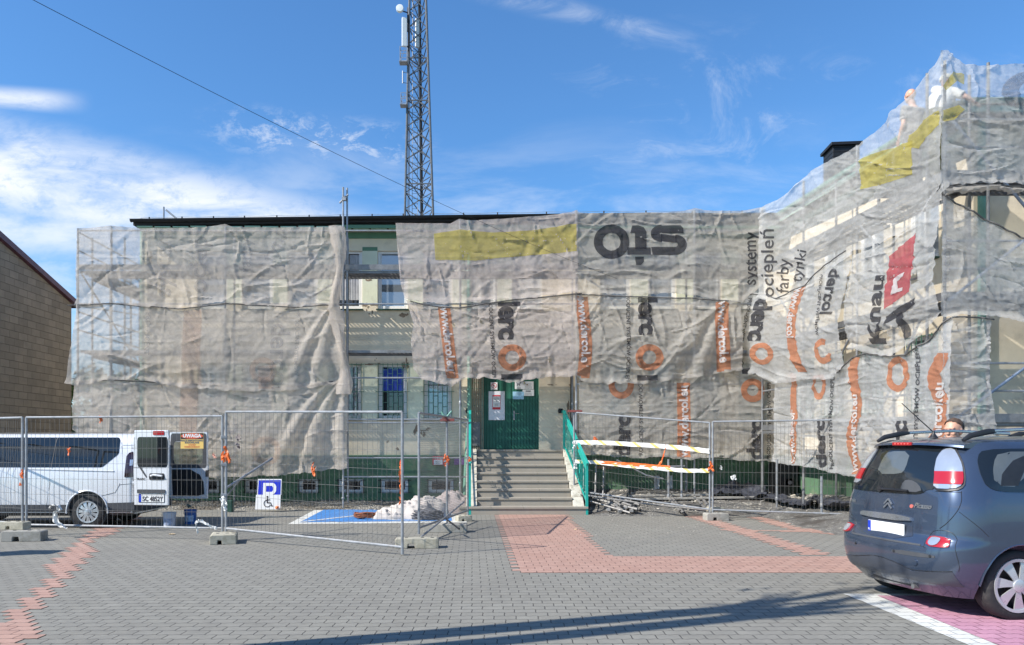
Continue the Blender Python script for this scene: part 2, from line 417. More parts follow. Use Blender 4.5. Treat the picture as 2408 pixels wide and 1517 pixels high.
def bank(name, x0, x1, y0, y1, hmax, step=.045, seed=3):
    nx = int((x1 - x0) / step); ny = int((y1 - y0) / step)
    X, Y = np.meshgrid(np.linspace(x0, x1, nx), np.linspace(y0, y1, ny), indexing='ij')
    rise = np.clip((Y - y0) / (y1 - y0), 0, 1)
    Z = -.02 + hmax * rise ** .8 * (.6 + .5 * fbm(X * 1.1, Y * 1.1, seed)) + .07 * (fbm(X * 9, Y * 9, seed + 5, 3) - .5) * np.minimum(1, rise * 6 + .3)
    Z -= .05 * np.clip(fbm(X * .9, Y * .1, seed + 9) - .35, 0, 1) * (1 - rise)
    return grid_obj(name, np.stack([X, Y, Z], -1).reshape(-1, 3), nx, ny, RUB.m)
tag(bank('rubble_bank', -9.2, -.9, 18.5, 20.05, .20), kind='structure')
def RZ(x, y):
    return .43 * max(0.0, min(1.0, max((y - 16.9) / 3.1, (x - 6.3) / 2.3 if y > 13.4 else 0))) * min(1.0, max(0.0, (x - 2.55) / .5))
def RG(x, y, dz=0.0):
    """photo pixel -> point on the raised ground right of the steps"""
    d = 10.0
    while d < 20.2:
        p = P(x, y, d)
        if p.z <= RZ(p.x, d): break
        d += .01
    return Vector((p.x, d, RZ(p.x, d) + dz))
nx, ny = 170, 170
X, Y = np.meshgrid(np.linspace(2.5, 9.25, nx), np.linspace(13.3, 20.05, ny), indexing='ij')
Z = np.vectorize(RZ)(X, Y); ed = np.clip(Z / .10, 0, 1)
Z = Z + ed * (.05 * (fbm(X * 1.3, Y * 1.3, 8) - .5) + .05 * (fbm(X * 8, Y * 8, 13, 3) - .5)) - .03 * (1 - ed) + .012
tag(grid_obj('rubble_ground', np.stack([X, Y, Z], -1).reshape(-1, 3), nx, ny, RUB2.m), kind='structure')

# distant ground and hill so the horizon is never bare behind the houses
HILL = M('far_hill', (0.05, 0.075, 0.035), .95, var=.4, nscale=.05)
X, Y = np.meshgrid(np.linspace(-400, 400, 80), np.linspace(0, 1, 10), indexing='ij')
Z = np.sin(Y * PI) * (6 + 9 * fbm(X * .012, Y, 2)) - .5
tag(grid_obj('far_hills', np.stack([X, 420 + 120 * Y, Z], -1).reshape(-1, 3), 80, 10, HILL), kind='structure')

# ============================================================ BUILDING
CREAM = M('cream_render', (0.74, 0.635, 0.47), .92, var=.07, nscale=2.5, bump=.55, bscale=70, dirt=(0.40, 0.35, 0.27), dscale=1.7, damt=(.52, .86))
CREAM2 = M('pale_green_pier', (0.68, 0.69, 0.52), .92, var=.06, nscale=3, bump=.5, bscale=70, dirt=(0.36, 0.33, 0.24), dscale=2.2, damt=(.55, .85))
GREENW = M('green_plinth_render', (0.085, 0.165, 0.095), .85, var=.16, nscale=3, bump=.4, bscale=60, dirt=(0.20, 0.19, 0.14), dscale=2.6, damt=(.50, .74))
GREENB = M('green_band_paint', (0.10, 0.21, 0.13), .7, var=.1, nscale=4)
MINT = M('mint_trim', (0.32, 0.52, 0.40), .6, var=.12, nscale=5)
DARKG = M('dark_green_sill', (0.035, 0.10, 0.06), .45, var=.2)
ROOFM = M('black_roof_felt', (0.022, 0.021, 0.022), .75, var=.35, nscale=5)
WPVC = M('white_window_frame', (0.72, 0.72, 0.70), .35, var=.04)
GLASS = NT('window_glass'); GLASS.col((0.012, 0.016, 0.020)); GLASS.b.inputs['Roughness'].default_value = .03; GLASS.b.inputs['Specular IOR Level'].default_value = .95; GLASS.b.inputs['IOR'].default_value = 1.6
GLASS = GLASS.m
GLS2 = NT('reflecting_window_glass'); GLS2.col((.30, .34, .38)); GLS2.b.inputs['Metallic'].default_value = .55; GLS2.b.inputs['Roughness'].default_value = .04
GLS2.link(GLS2.bump(GLS2.noise(1.5, 2, .5, GLS2.coord(kind='World')), .10, .02), GLS2.b.inputs['Normal']); GLS2 = GLS2.m
SHUT = M('white_roller_shutter', (0.66, 0.65, 0.63), .5, var=.05)
BARS = M('green_window_bars', (0.10, 0.22, 0.16), .55, var=.25, nscale=8)
CURT = M('curtain_cloth', (0.42, 0.42, 0.43), .9, var=.2, nscale=9)
ROOM = M('dark_room', (0.03, 0.03, 0.032), .9)
BLIND = M('blue_blind', (0.02, 0.06, 0.42), .6, var=.15, nscale=10)
GALV = M('galvanised_steel', (0.31, 0.32, 0.335), .5, metal=.45, var=.22, nscale=9, dirt=(0.26, 0.25, 0.23), dscale=7, damt=(.5, .68))
STEELD = M('weathered_deck_steel', (0.20, 0.20, 0.20), .55, metal=.5, var=.3, nscale=6)
BLACKM = M('black_metal', (0.02, 0.02, 0.022), .5, metal=.4, var=.3)
CONC = M('concrete', (0.33, 0.315, 0.28), .93, var=.12, nscale=9, bump=.6, bscale=55, dirt=(0.19, 0.18, 0.15), dscale=5, damt=(.48, .72))
STEPM = M('concrete_step', (0.31, 0.275, 0.225), .9, var=.08, nscale=5, bump=.4, bscale=60, dirt=(0.30, 0.275, 0.235), dscale=3, damt=(.45, .8))
TEAL = M('teal_handrail_paint', (0.015, 0.34, 0.28), .4, var=.10, nscale=7)
GDOOR = M('green_door_paint', (0.012, 0.105, 0.068), .5, var=.12, nscale=5, dirt=(0.03, 0.18, 0.12), dscale=3)
MINTP = M('pale_green_pipe', (0.17, 0.36, 0.27), .5, var=.15, nscale=4)

building = empty('office_building', (0, 20, 0), 'long two storey cream building with green plinth and flat black roof, wrapped in scaffold netting', 'building')
WX0 = (333 - CX) / 90.0; WX1 = 8.16
def wallh(o, u, n, holes, L, z0, z1, name, mat, depth=.14):
    """wall face starting at o along unit u (length L), holes = (s0,s1,za,zb); n = outward normal"""
    o = Vector(o); u = Vector(u); n = Vector(n); m = MB()
    xs = sorted({0, L, *[h[0] for h in holes], *[h[1] for h in holes]}); zs = sorted({z0, z1, *[h[2] for h in holes], *[h[3] for h in holes]})
    for a, b in zip(xs, xs[1:]):
        for c, d in zip(zs, zs[1:]):
            if any(h[0] - 1e-6 <= a and b <= h[1] + 1e-6 and h[2] - 1e-6 <= c and d <= h[3] + 1e-6 for h in holes): continue
            m.add([o + u * a + Vector((0, 0, c)), o + u * b + Vector((0, 0, c)), o + u * b + Vector((0, 0, d)), o + u * a + Vector((0, 0, d))], [(0, 1, 2, 3)])
    for a, b, c, d in holes:
        p = [o + u * a + Vector((0, 0, c)), o + u * b + Vector((0, 0, c)), o + u * b + Vector((0, 0, d)), o + u * a + Vector((0, 0, d))]
        q = [v - n * depth for v in p]
        m.add(p + q, [(0, 1, 5, 4), (1, 2, 6, 5), (2, 3, 7, 6), (3, 0, 4, 7)])
    ob = m.build(name, mat, building)
    return ob
def window(o, u, n, s0, s1, z0, z1, kind='plain', sill=DARKG, split=False):
    o = Vector(o); u = Vector(u); n = Vector(n)
    def Q(s, z, d): return o + u * s + n * d + Vector((0, 0, z))
    rz = math.atan2(u.y, u.x); rm = Matrix.Rotation(rz, 3, 'Z')
    f = MB(); w = .06
    def fb(a, b, c, d, t0=-.125, t1=-.06): f.box(Q((a + b) / 2, (c + d) / 2, (t0 + t1) / 2), (b - a, t1 - t0, d - c), m=rm)
    fb(s0, s0 + w, z0, z1); fb(s1 - w, s1, z0, z1); fb(s0 + w, s1 - w, z0, z0 + w + .03); fb(s0 + w, s1 - w, z1 - w, z1)
    iw = w + .035
    fb(s0 + w, s0 + iw, z0 + .09, z1 - w, -.115, -.07); fb(s1 - iw, s1 - w, z0 + .09, z1 - w, -.115, -.07)
    if split: fb((s0 + s1) / 2 - .04, (s0 + s1) / 2 + .04, z0 + .09, z1 - w, -.12, -.062)
    fr = f.build('window', WPVC, building, bevel=.006, seg=1)
    gl = MB(); gl.add([Q(s0 + w, z0 + .08, -.10), Q(s1 - w, z0 + .08, -.10), Q(s1 - w, z1 - w, -.10), Q(s0 + w, z1 - w, -.10)], [(0, 1, 2, 3)])
    gl.build('pane', {'plain': GLS2, 'curtain': GLASS, 'blue': GLASS, 'dark': GLASS, 'shutter': SHUT}[kind], fr)
    if kind == 'curtain':
        c = MB(); n_ = 22
        pts = [(s0 + w + .01 + (s1 - s0 - 2 * w) * .42 * i / n_, .012 * math.sin(i * 1.9)) for i in range(n_ + 1)]
        for sgn in (0, 1):
            vs = []
            for s, dd in pts:
                s = s if not sgn else s0 + s1 - s
                vs += [Q(s, z0 + .25, -.088 + dd * .5), Q(s, z1 - w - .02, -.088 + dd)]
            c.add(vs, [(2 * i, 2 * i + 2, 2 * i + 3, 2 * i + 1) for i in range(n_)])
        c.build('curtain', CURT, fr)
    if kind == 'blue':
        c = MB()
        for k in range(14):
            s = s0 + w + .02 + (s1 - s0 - 2 * w - .04) * k / 13.0
            c.box(Q(s, (z0 + z1) / 2 + .32, -.09), (.042, .006, z1 - z0 - .85), m=rm)
        c.build('blind', BLIND, fr)
    if kind == 'shutter':
        c = MB(); k = 0; z = z0 + .1
        while z < z1 - w:
            c.box(Q((s0 + s1) / 2, z, -.085), (s1 - s0 - 2 * w, .02, .035), m=rm); z += .052
        c.build('slats', SHUT, fr)
    if sill:
        c = MB(); c.box(Q((s0 + s1) / 2, z0 - .022, -.02), (s1 - s0 + .06, .24, .03), m=rm); c.build('sill', sill, fr, bevel=.005, seg=1)
    return fr
def bars(fr, o, u, n, s0, s1, z0, z1, nv=6, brick=True, mat=BARS):
    o = Vector(o); u = Vector(u); n = Vector(n); m = MB()
    def Q(s, z): return o + u * s + n * .03 + Vector((0, 0, z))
    e = .07
    for a, b in (((s0 - e, z0), (s1 + e, z0)), ((s0 - e, z1), (s1 + e, z1)), ((s0 - e, (z0 + z1) / 2), (s1 + e, (z0 + z1) / 2))): m.bar(Q(*a), Q(*b), .014)
    for i in range(nv + 1):
        s = s0 + (s1 - s0) * i / nv
        m.bar(Q(s, z0 - .03), Q(s, z1 + .03), .014)
        if brick and i < nv:
            for k in range(5):
                z = z0 + (z1 - z0) * (k + (.5 if i % 2 else 0.15)) / 5
                m.bar(Q(s, z), Q(s + (s1 - s0) / nv, z), .011)
    m.build('bars', mat, fr)
cols = [(464, 534), (569, 641), (676, 747), (782, 852), (888, 959), (995, 1064), (1098, 1169), (1204, 1275), (1414, 1483), (1524, 1590), (1630, 1697), (1736, 1803)]
kinds = {3: 'curtain', 4: 'plain', 6: 'shutter', 7: 'shutter'}
px2s = lambda x: (x - CX) / 90.0 - WX0
UZ0, UZ1 = 5.14, 6.66; LZ0, LZ1 = 2.27, 3.69
holes = []; wins = []
holes.append((px2s(346), px2s(358), UZ0, UZ1))
for i, (a, b) in enumerate(cols):
    s0, s1 = px2s(a), px2s(b); holes.append((s0, s1, UZ0, UZ1)); wins.append((s0, s1, UZ0, UZ1, kinds.get(i, 'plain'), False))
    if i not in (6, 7): holes.append((s0 + .02, s1 - .02, LZ0, LZ1)); wins.append((s0 + .02, s1 - .02, LZ0, LZ1, 'blue' if i == 4 else 'plain', True))
DS0, DS1 = px2s(1103), px2s(1268)      # entrance recess
BT = 1.29
holes.append((DS0, DS1, BT, 3.62))
wallh((WX0, 20, 0), (1, 0, 0), (0, -1, 0), holes, WX1 - WX0, BT, 7.22, 'wall', CREAM)
for s0, s1, z0, z1, k, bar_ in wins:
    fr = window((WX0, 20, 0), (1, 0, 0), (0, -1, 0), s0, s1, z0, z1, k)
    if bar_: bars(fr, (WX0, 20, 0), (1, 0, 0), (0, -1, 0), s0, s1, z0, z1)
# pale green piers between the upper and lower windows, a paint layer just proud of the wall
for (a, b) in [(534, 569), (641, 676), (747, 782), (852, 888), (959, 995), (1064, 1098), (1169, 1204), (1483, 1524), (1590, 1630), (1697, 1736)]:
    x0, x1 = (a - CX) / 90, (b - CX) / 90
    pm = MB(); pm.bb(x0 + .004, x1 - .004, 19.996, 20.05, UZ0 + .14, UZ1 - .0); pm.build('pier', CREAM2, building)
    if a < 1060: pm = MB(); pm.bb(x0 + .004, x1 - .004, 19.996, 20.05, LZ0 - .0, LZ1 + .04); pm.build('pier', CREAM2, building)
pm = MB()
for (a, b) in [(747, 782), (852, 888), (959, 995)]: pm.bb((a - CX) / 90 + .004, (b - CX) / 90 - .004, 19.993, 20.04, UZ1 + .002, UZ1 + .1)
pm.bb(WX0, WX1, 19.975, 20.0, 6.98, 7.14)
pm.build('green_band', GREENB, building)
# plinth with basement windows
bh = []
for a, b in [(350, 390), (412, 455), (480, 518), (577, 611), (703, 750), (796, 855), (896, 961), (1007, 1067)]:
    bh.append((px2s(a), px2s(b), .33, .70))
for a, b in [(1537, 1552), (1567, 1582)]: bh.append((px2s(a), px2s(b), .42, .80))
bh.append((DS0, DS1, .05, BT))
wallh((WX0, 19.96, 0), (1, 0, 0), (0, -1, 0), bh, WX1 - WX0, -.1, BT, 'plinth', GREENW)
led = MB(); led.bb(WX0, (1100 - CX) / 90, 19.93, 20.02, BT, BT + .035); led.bb((1345 - CX) / 90, WX1, 19.93, 20.02, BT, BT + .035)
led.build('plinth_ledge', GREENB, building, bevel=.006, seg=1)
for i, (s0, s1, z0, z1) in enumerate(bh[:-1]):
    fr = window((WX0, 19.96, 0), (1, 0, 0), (0, -1, 0), s0, s1, z0, z1, 'dark', sill=None)
    if i < 8: bars(fr, (WX0, 19.96, 0), (1, 0, 0), (0, -1, 0), s0, s1, z0 + .03, z1 - .03, 3, False, BLACKM)
# side wall, wing wall, end wall
WA = Vector((8.16, 20, 0)); WD = Vector((.115, -1, 0)).normalized(); WN = Vector((-1, -.115, 0)).normalized()
WL = 6.46
WE = WA + WD * WL
wallh((WX0, 34, 0), (0, -1, 0), (-1, 0, 0), [(3, 3.8, UZ0, UZ1), (6, 6.8, UZ0, UZ1), (10, 10.8, UZ0, UZ1)], 14, -.1, 7.22, 'wall', CREAM)
wh = []
for s in (.55, 1.75, 3.15, 4.75):
    wh += [(s, s + .85, UZ0, UZ1), (s, s + .85, LZ0, LZ1)]
wallh(WA, WD, WN, wh, WL, BT, 7.34, 'wall', CREAM)
wallh(WA, WD, WN, [], WL, -.1, BT - .001, 'plinth', GREENW)
for a, b, c, d in wh: 
    fr = window(WA, WD, WN, a, b, c, d, 'plain', split=True)
    if c < 3: bars(fr, WA, WD, WN, a, b, c, d)
eh = [(1.9, 2.9, UZ0, UZ1), (4.4, 5.4, UZ0, UZ1), (4.4, 5.4, LZ0, LZ1)]
wallh(WE, (1, 0, 0), (0, -1, 0), eh, 9, BT, 7.34, 'wall', CREAM)
wallh(WE, (1, 0, 0), (0, -1, 0), [], 9, -.1, BT - .001, 'plinth', GREENW)
for a, b, c, d in eh: window(WE, (1, 0, 0), (0, -1, 0), a, b, c, d, 'plain', split=True)
# roof
rf = MB()
def slab(poly, z0, z1):   # z per vertex offsets
    n = len(poly); vs = [(p[0], p[1], z0 + p[2]) for p in poly] + [(p[0], p[1], z1 + p[2]) for p in poly]
    rf.add(vs, [tuple(range(n - 1, -1, -1)), tuple(range(n, 2 * n))] + [(i, (i + 1) % n, n + (i + 1) % n, n + i) for i in range(n)])
RL = (313 - CX) * 19.55 / F
slab([(RL, 19.55, -.17), (4.0, 19.55, 0), (7.85, 19.55, 0), (8.9, 19.55, 0), (8.9, 34, .35), (RL, 34, .2)], 7.37, 7.45)
slab([(7.85 + .0, 19.55, .004), (8.36, 13.1, .004), (18, 13.1, .004), (18, 34, .3), (8.9, 34, .3)], 7.376, 7.455)
rf.build('roof', ROOFM, building)
gt = MB()
def gutter(a, b, r=.06):
    a = Vector(a); b = Vector(b); d = (b - a).normalized(); s = Vector((d.y, -d.x, 0))
    vs = []
    for p in (a, b):
        for k in range(7):
            q = PI * k / 6; vs.append(p + s * (math.cos(q) * r) + Vector((0, 0, -math.sin(q) * r * 1.1)))
    gt.add(vs, [(k, k + 1, k + 8, k + 7) for k in range(6)])
    gt.bar(a + s * r, b + s * r, .012); gt.bar(a - s * r, b - s * r, .012)
gutter((RL - .03, 19.47, 7.32), (4.0, 19.47, 7.47)); gutter((4.0, 19.47, 7.47), (7.8, 19.47, 7.47))
gt.build('gutter', BLACKM, building)
gt = MB(); gutter((7.78, 19.47, 7.47), (8.30, 13.05, 7.47)); gutter((8.30, 13.05, 7.47), (18, 13.05, 7.47))
gt.build('gutter', MINTP, building)
sf = MB()
for i in range(36):
    x = WX0 + .05 + i * .46
    if x < WX1: sf.bb(x, x + .40, 19.58, 19.96, 7.16 + .01 * (i % 3 == 0), 7.185 + .01 * (i % 3 == 0))
sf.build('soffit_board', MINT, building)
sf = MB(); sf.bb((796 - CX) / 90, WX1 - .3, 19.545, 19.585, 7.13, 7.21); sf.build('fascia', GREENB, building)
sf = MB(); sf.add([WA + WN * .012 + Vector((0, 0, 7.16)), WE + WN * .012 + Vector((0, 0, 7.16)), WE + WN * .012 + Vector((0, 0, 7.30)), WA + WN * .012 + Vector((0, 0, 7.30))], [(0, 1, 2, 3)])
a = WE + WN * .5; sf.bar((7.85, 19.5, 7.33), (8.34, 13.1, 7.33), .03, .10); sf.bar((8.34, 13.1, 7.33), (18, 13.1, 7.33), .03, .10)
sf.build('mint_fascia', MINT, building)
# chimney
ch = MB(); ch.box((9.74, 20.2, 8.35), (.66, .7, 2.05), rz=-.1); ch.box((9.74, 20.2, 9.40), (.78, .84, .08), rz=-.1)
for k in range(17): ch.box((9.74, 20.2, 7.55 + k * .11), (.675, .715, .012), rz=-.1)
ch.build('chimney', BLACKM, building, bevel=.01, seg=1)
# downpipes
def pipe(pts, r, mat, clips=()):
    m = MB(); m.tube(pts, r, 12)
    for z in clips:
        p = Vector(pts[0]); m.lathe([(r + .006, -.03), (r + .01, -.02), (r + .01, .02), (r + .006, .03)], (p.x, p.y, z), 12)
    return m.build('downpipe', mat, building, smooth=True)
pipe([(WX0 + .06, 19.9, 7.3), (WX0 + .06, 19.9, .1)], .055, MINTP, (6.5, 4.5, 2.5, .8))
xp = (1102 - CX) / 90
pipe([(xp, 19.5, 7.3), (xp + .02, 19.88, 6.9), (xp + .02, 19.88, 3.2), (xp + .02, 19.87, 2.5), (xp - .02, 19.86, 1.9), (xp - .10, 19.80, .3)], .055, MINTP, (6, 4.6))
e = WE + Vector((.08, -.1, 0)); pipe([(e.x, e.y, 7.3), (e.x, e.y, .1)], .065, MINTP, (6.3, 4.2, 2.2))
pipe([((1343 - CX) / 90, 19.9, 3.6), ((1343 - CX) / 90, 19.9, .2)], .035, BLACKM)
# spalled render: rough patches of bare plaster, irregular outlines with real thickness
SPALL = M('bare_plaster', (0.26, 0.19, 0.13), .95, var=.35, nscale=14, bump=.9, bscale=60)
def patch(m, x, z, r, seed, y=19.994, ax=1.0, az=1.0):
    rnd = random.Random(seed); n = 18
    pts = [(x + r * ax * math.cos(2 * PI * k / n) * rnd.uniform(.35, 1.15), y, z + r * az * math.sin(2 * PI * k / n) * rnd.uniform(.35, 1.15)) for k in range(n)]
    m.add([(x, y - .002, z)] + pts, [(0, k + 1, (k + 1) % n + 1) for k in range(n)])
rnd = random.Random(5)
for (xx, yy, r, ax, az) in [(868, 715, .10, 1.3, .5), (866, 660, .06, 1.6, .3), (945, 740, .13, .8, .6), (868, 728, .05, 1, 2), (884, 835, .05, .5, 1.5), (862, 856, .12, 1.6, .3), (952, 860, .08, .6, 2), (1034, 900, .05, 1, 1), (985, 1018, .10, .7, 1.4), (1000, 1010, .05, 2, .5), (912, 1040, .03, 1, 1), (935, 1055, .04, 1, 1), (1340, 905, .03, 1, 1), (1338, 960, .06, .7, 3), (1340, 1000, .06, .7, 2), (1300, 905, .03, 2, .5), (1335, 1045, .05, .6, 3), (1190, 655, .05, 1, .6), (1300, 600, .05, 1, 1), (1060, 1180, .1, 1, 1), (1430, 1098, .14, 2.5, .5), (1240, 905, .03, 1, .5)]:
    sp = MB()
    for k in range(5):
        patch(sp, (xx - CX) / 90 + rnd.gauss(0, r * .8) * ax, EYE + (HY - yy) / 90 + rnd.gauss(0, r * .6) * az, r * rnd.uniform(.35, .9), rnd.random() * 1e6, 19.994 if yy < 1072 else 19.95, ax, az)
    sp.build('bare_patch', SPALL, building)
for k in range(16):
    sp = MB(); s = rnd.uniform(.2, WL - .1); z = rnd.uniform(.05, .32); p = WA + WD * s + WN * .006; r = rnd.uniform(.05, .2)
    n = 12; pts = [p + WD * r * math.cos(2 * PI * q / n) * rnd.uniform(.4, 1.1) + Vector((0, 0, z + r * .8 * math.sin(2 * PI * q / n) * rnd.uniform(.4, 1.1))) for q in range(n)]
    sp.add([p + Vector((0, 0, z)) + WN * .002] + pts, [(0, q + 1, (q + 1) % n + 1) for q in range(n)])
    sp.build('bare_patch', M('pale_bare_plaster', (0.42, 0.36, 0.27), .95, var=.25, nscale=14, bump=.6), building)

# ------------------------------------------------------------ entrance: recess, doors, lattice gate
FZ = 1.47   # landing level
en = MB()
x0, x1 = (1103 - CX) / 90, (1268 - CX) / 90
rec = MB()
rec.add([(x0, 20, .05), (x0, 20.35, .05), (x0, 20.35, 3.62), (x0, 20, 3.62)], [(0, 1, 2, 3)])
rec.add([(x1, 20, .05), (x1, 20.35, .05), (x1, 20.35, 3.62), (x1, 20, 3.62)], [(0, 1, 2, 3)])
rec.add([(x0, 20, 3.62), (x1, 20, 3.62), (x1, 20.35, 3.62), (x0, 20.35, 3.62)], [(0, 1, 2, 3)])
rec.add([(x0, 20.36, .05), (x1, 20.36, .05), (x1, 20.36, 3.62), (x0, 20.36, 3.62)], [(0, 1, 2, 3)])
rec.build('entrance_recess', CREAM, building)
PAPER = M('white_paper', (0.74, 0.74, 0.73), .6, var=.03)
INK = M('grey_ink', (0.12, 0.12, 0.13), .7)
REDP = M('red_print', (0.55, 0.025, 0.04), .5)
BLUEP = M('pale_blue_print', (0.32, 0.55, 0.72), .5, var=.2, nscale=8)
dl, dr = (1137 - CX) / 90, (1267 - CX) / 90; dm = (1203 - CX) / 90
for a, b in ((dl, dm - .004), (dm + .004, dr)):
    d = MB(); d.bb(a, b, 20.16, 20.2, FZ, 3.5); n = 9
    for k in range(n):
        q0 = a + (b - a) * k / n; d.bb(q0 + .006, q0 + (b - a) / n - .006, 20.146, 20.16, FZ + .02, 3.48)
    do = d.build('door', GDOOR, building, bevel=.003, seg=1)
    if a > dl:
        h = MB(); h.bb(a + .05, a + .085, 20.135, 20.146, FZ + .78, FZ + 1.02); h.tube([(a + .067, 20.14, FZ + .95), (a + .067, 20.09, FZ + .95), (a + .20, 20.09, FZ + .945)], .009, 6)
        h.build('handle', GALV, do)
fm = MB(); fm.bb(dr, dr + .045, 20.1, 20.2, FZ, 3.55); fm.bb(dl - .04, dl, 20.1, 20.2, FZ, 3.55); fm.build('door_frame', MINTP, building)
# white board with a red bordered notice, and small signs on the door
def plate(nm, xa, ya, xb, yb, mat, lab, cat, y=20.13, th=.008, group=None):
    X0, X1 = (xa - CX) * 20.1 / F, (xb - CX) * 20.1 / F; Z1, Z0 = EYE + (HY - ya) * 20.1 / F, EYE + (HY - yb) * 20.1 / F
    m = MB(); m.bb(X0, X1, y - th, y, Z0, Z1); o = m.build(nm, mat, bevel=.003, seg=1); tag(o, lab, cat, group); return o, X0, X1, Z0, Z1, y - th
def lines(o, X0, X1, Z0, Z1, y, n, mat=INK, seed=0, hf=.35):
    r = random.Random(seed); m = MB(); W = X1 - X0; H = Z1 - Z0
    for k in range(n):
        z = Z1 - H * (k + .5) / n; w = W * r.uniform(.5, .85)
        # words: short runs of ink
        x = X0 + W / 2 - w / 2
        while x < X0 + W / 2 + w / 2:
            l = W * r.uniform(.04, .12); m.bb(x, min(x + l, X0 + W / 2 + w / 2), y - .0015, y, z - H / n * hf / 2, z + H / n * hf / 2); x += l + W * .025
    m.build('print', mat, o)
o, X0, X1, Z0, Z1, y = plate('notice_board', 1149, 920, 1187, 988, M('white_board', (.70, .70, .74), .35, var=.03), 'tall white board screwed to the left green door', 'notice board')
m = MB()
for xx in (X0 + .02, X1 - .02):
    for zz in (Z0 + .02, Z1 - .02): m.lathe([(.007, -.003), (.005, 0)], (xx, y, zz), 8, 'Y')
m.build('screw', GALV, o)
o, X0, X1, Z0, Z1, y = plate('notice', 1158, 929, 1177, 963, REDP, 'red bordered paper notice on the white board', 'notice', y=y - .001, th=.003)
m = MB(); m.bb(X0 + .012, X1 - .012, y - .002, y, Z0 + .06, Z1 - .035); s = m.build('paper', PAPER, o)
lines(s, X0 + .02, X1 - .02, (Z0 + Z1) / 2, Z1 - .06, y - .002, 3, seed=2); lines(s, X0 + .02, X1 - .02, Z0 + .08, (Z0 + Z1) / 2 - .03, y - .002, 4, seed=3)
o, X0, X1, Z0, Z1, y = plate('no_smoking_sign', 1154, 899, 1170, 917, PAPER, 'square no smoking sign above the white board', 'sign')
m = MB(); cx, cz, r = (X0 + X1) / 2, (Z0 + Z1) / 2 + .012, .072
vs = [];
for k in range(25):
    a = 2 * PI * k / 24; vs += [(cx + r * math.cos(a), y - .002, cz + r * math.sin(a)), (cx + (r - .014) * math.cos(a), y - .002, cz + (r - .014) * math.sin(a))]
m.add(vs, [(2 * i, 2 * i + 1, 2 * i + 3, 2 * i + 2) for i in range(24)])
m.bar((cx - r * .65, y - .003, cz + r * .65), (cx + r * .65, y - .003, cz - r * .65), .014, .002, up=(0, 1, 0)); m.build('prohibition_ring', REDP, o)
m = MB(); m.bb(cx - .04, cx + .03, y - .0015, y, cz - .006, cz + .006); m.bb(cx - .01, cx + .0, y - .0015, y, cz - .035, cz - .01); m.bb(X0 + .03, X1 - .03, y - .0015, y, Z0 + .008, Z0 + .018); m.build('cigarette', INK, o)
o, X0, X1, Z0, Z1, y = plate('no_dogs_sign', 1211, 897, 1229, 915, PAPER, 'small square white sign with a black dog on the right door', 'sign')
m = MB(); cx, cz = (X0 + X1) / 2, (Z0 + Z1) / 2 + .03
m.bb(cx - .045, cx + .035, y - .002, y, cz - .012, cz + .018)
for q in (-.04, -.025, .015, .03): m.bb(cx + q - .004, cx + q + .004, y - .002, y, cz - .05, cz - .012)
m.prism([(cx + .03, y, cz + .01), (cx + .06, y, cz + .03), (cx + .05, y, cz + .055), (cx + .02, y, cz + .04)], (0, -.002, 0)); m.bb(cx + .05, cx + .072, y - .002, y, cz + .032, cz + .045)
m.prism([(cx - .045, y, cz + .015), (cx - .07, y, cz + .045), (cx - .062, y, cz + .05), (cx - .038, y, cz + .02)], (0, -.002, 0)); m.build('dog_figure', INK, o)
lines(o, X0 + .01, X1 - .01, Z0 + .005, Z0 + .05, y, 2, seed=8, hf=.6)
o, X0, X1, Z0, Z1, y = plate('office_hours_sign', 1229, 897, 1255, 915, PAPER, 'white sign with small print and a crest, topmost at the right on the door', 'sign', y=20.128); lines(o, X0 + .03, X1 - .02, Z0 + .01, Z1 - .03, y, 6, seed=9)
m = MB(); m.prism([(X0 + .03, y, Z1 - .02), (X0 + .06, y, Z1 - .02), (X0 + .06, y, Z1 - .05), (X0 + .045, y, Z1 - .065), (X0 + .03, y, Z1 - .05)], (0, -.002, 0)); m.build('crest', M('crest_yellow', (.5, .42, .05), .5), o)
o, X0, X1, Z0, Z1, y = plate('cashier_sign', 1229, 916, 1256, 931, PAPER, 'white sign with a bold heading, lower right on the door', 'sign', y=20.128)
m = MB(); put_text(m, 'KASA', ((X0 + X1) / 2, y - .002, Z1 - .06), (1, 0, 0), (0, 0, 1), .055, .003, 'CENTER'); m.build('lettering', INK, o); lines(o, X0 + .03, X1 - .03, Z0 + .01, Z1 - .08, y, 3, seed=12)
o, X0, X1, Z0, Z1, y = plate('blue_poster', 1206, 921, 1232, 939, BLUEP, 'pale blue printed sign below the dog sign', 'sign', y=20.122); lines(o, X0 + .03, X1 - .03, (Z0 + Z1) / 2, Z1 - .02, y, 3, seed=14)
# lattice gate folded at the left of the door
gt_ = empty('folding_gate', ((1122 - CX) / 90, 20.06, FZ), 'folded grey and beige metal lattice gate beside the green door', 'gate')
a, b = (1109 - CX) / 90, (1136 - CX) / 90; m = MB()
for k in range(7):
    x = a + (b - a) * k / 6; m.bar((x, 20.06, FZ - .03), (x, 20.06, 3.5), .02, .012)
m.build('upright', M('lattice_beige', (.36, .33, .25), .6, var=.25, nscale=7), gt_)
m = MB()
for k in range(6):
    for q in range(7):
        z = FZ + .1 + q * .3 + (.15 if k % 2 else 0)
        if z < 3.4: m.bar((a + (b - a) * k / 6, 20.05, z), (a + (b - a) * (k + 1) / 6, 20.05, z), .012)
m.build('crossbar', BARS, gt_)
m = MB(); m.bb(a + .02, b - .08, 20.03, 20.05, FZ + .1, FZ + .72); m.build('lock_plate', STEELD, gt_)

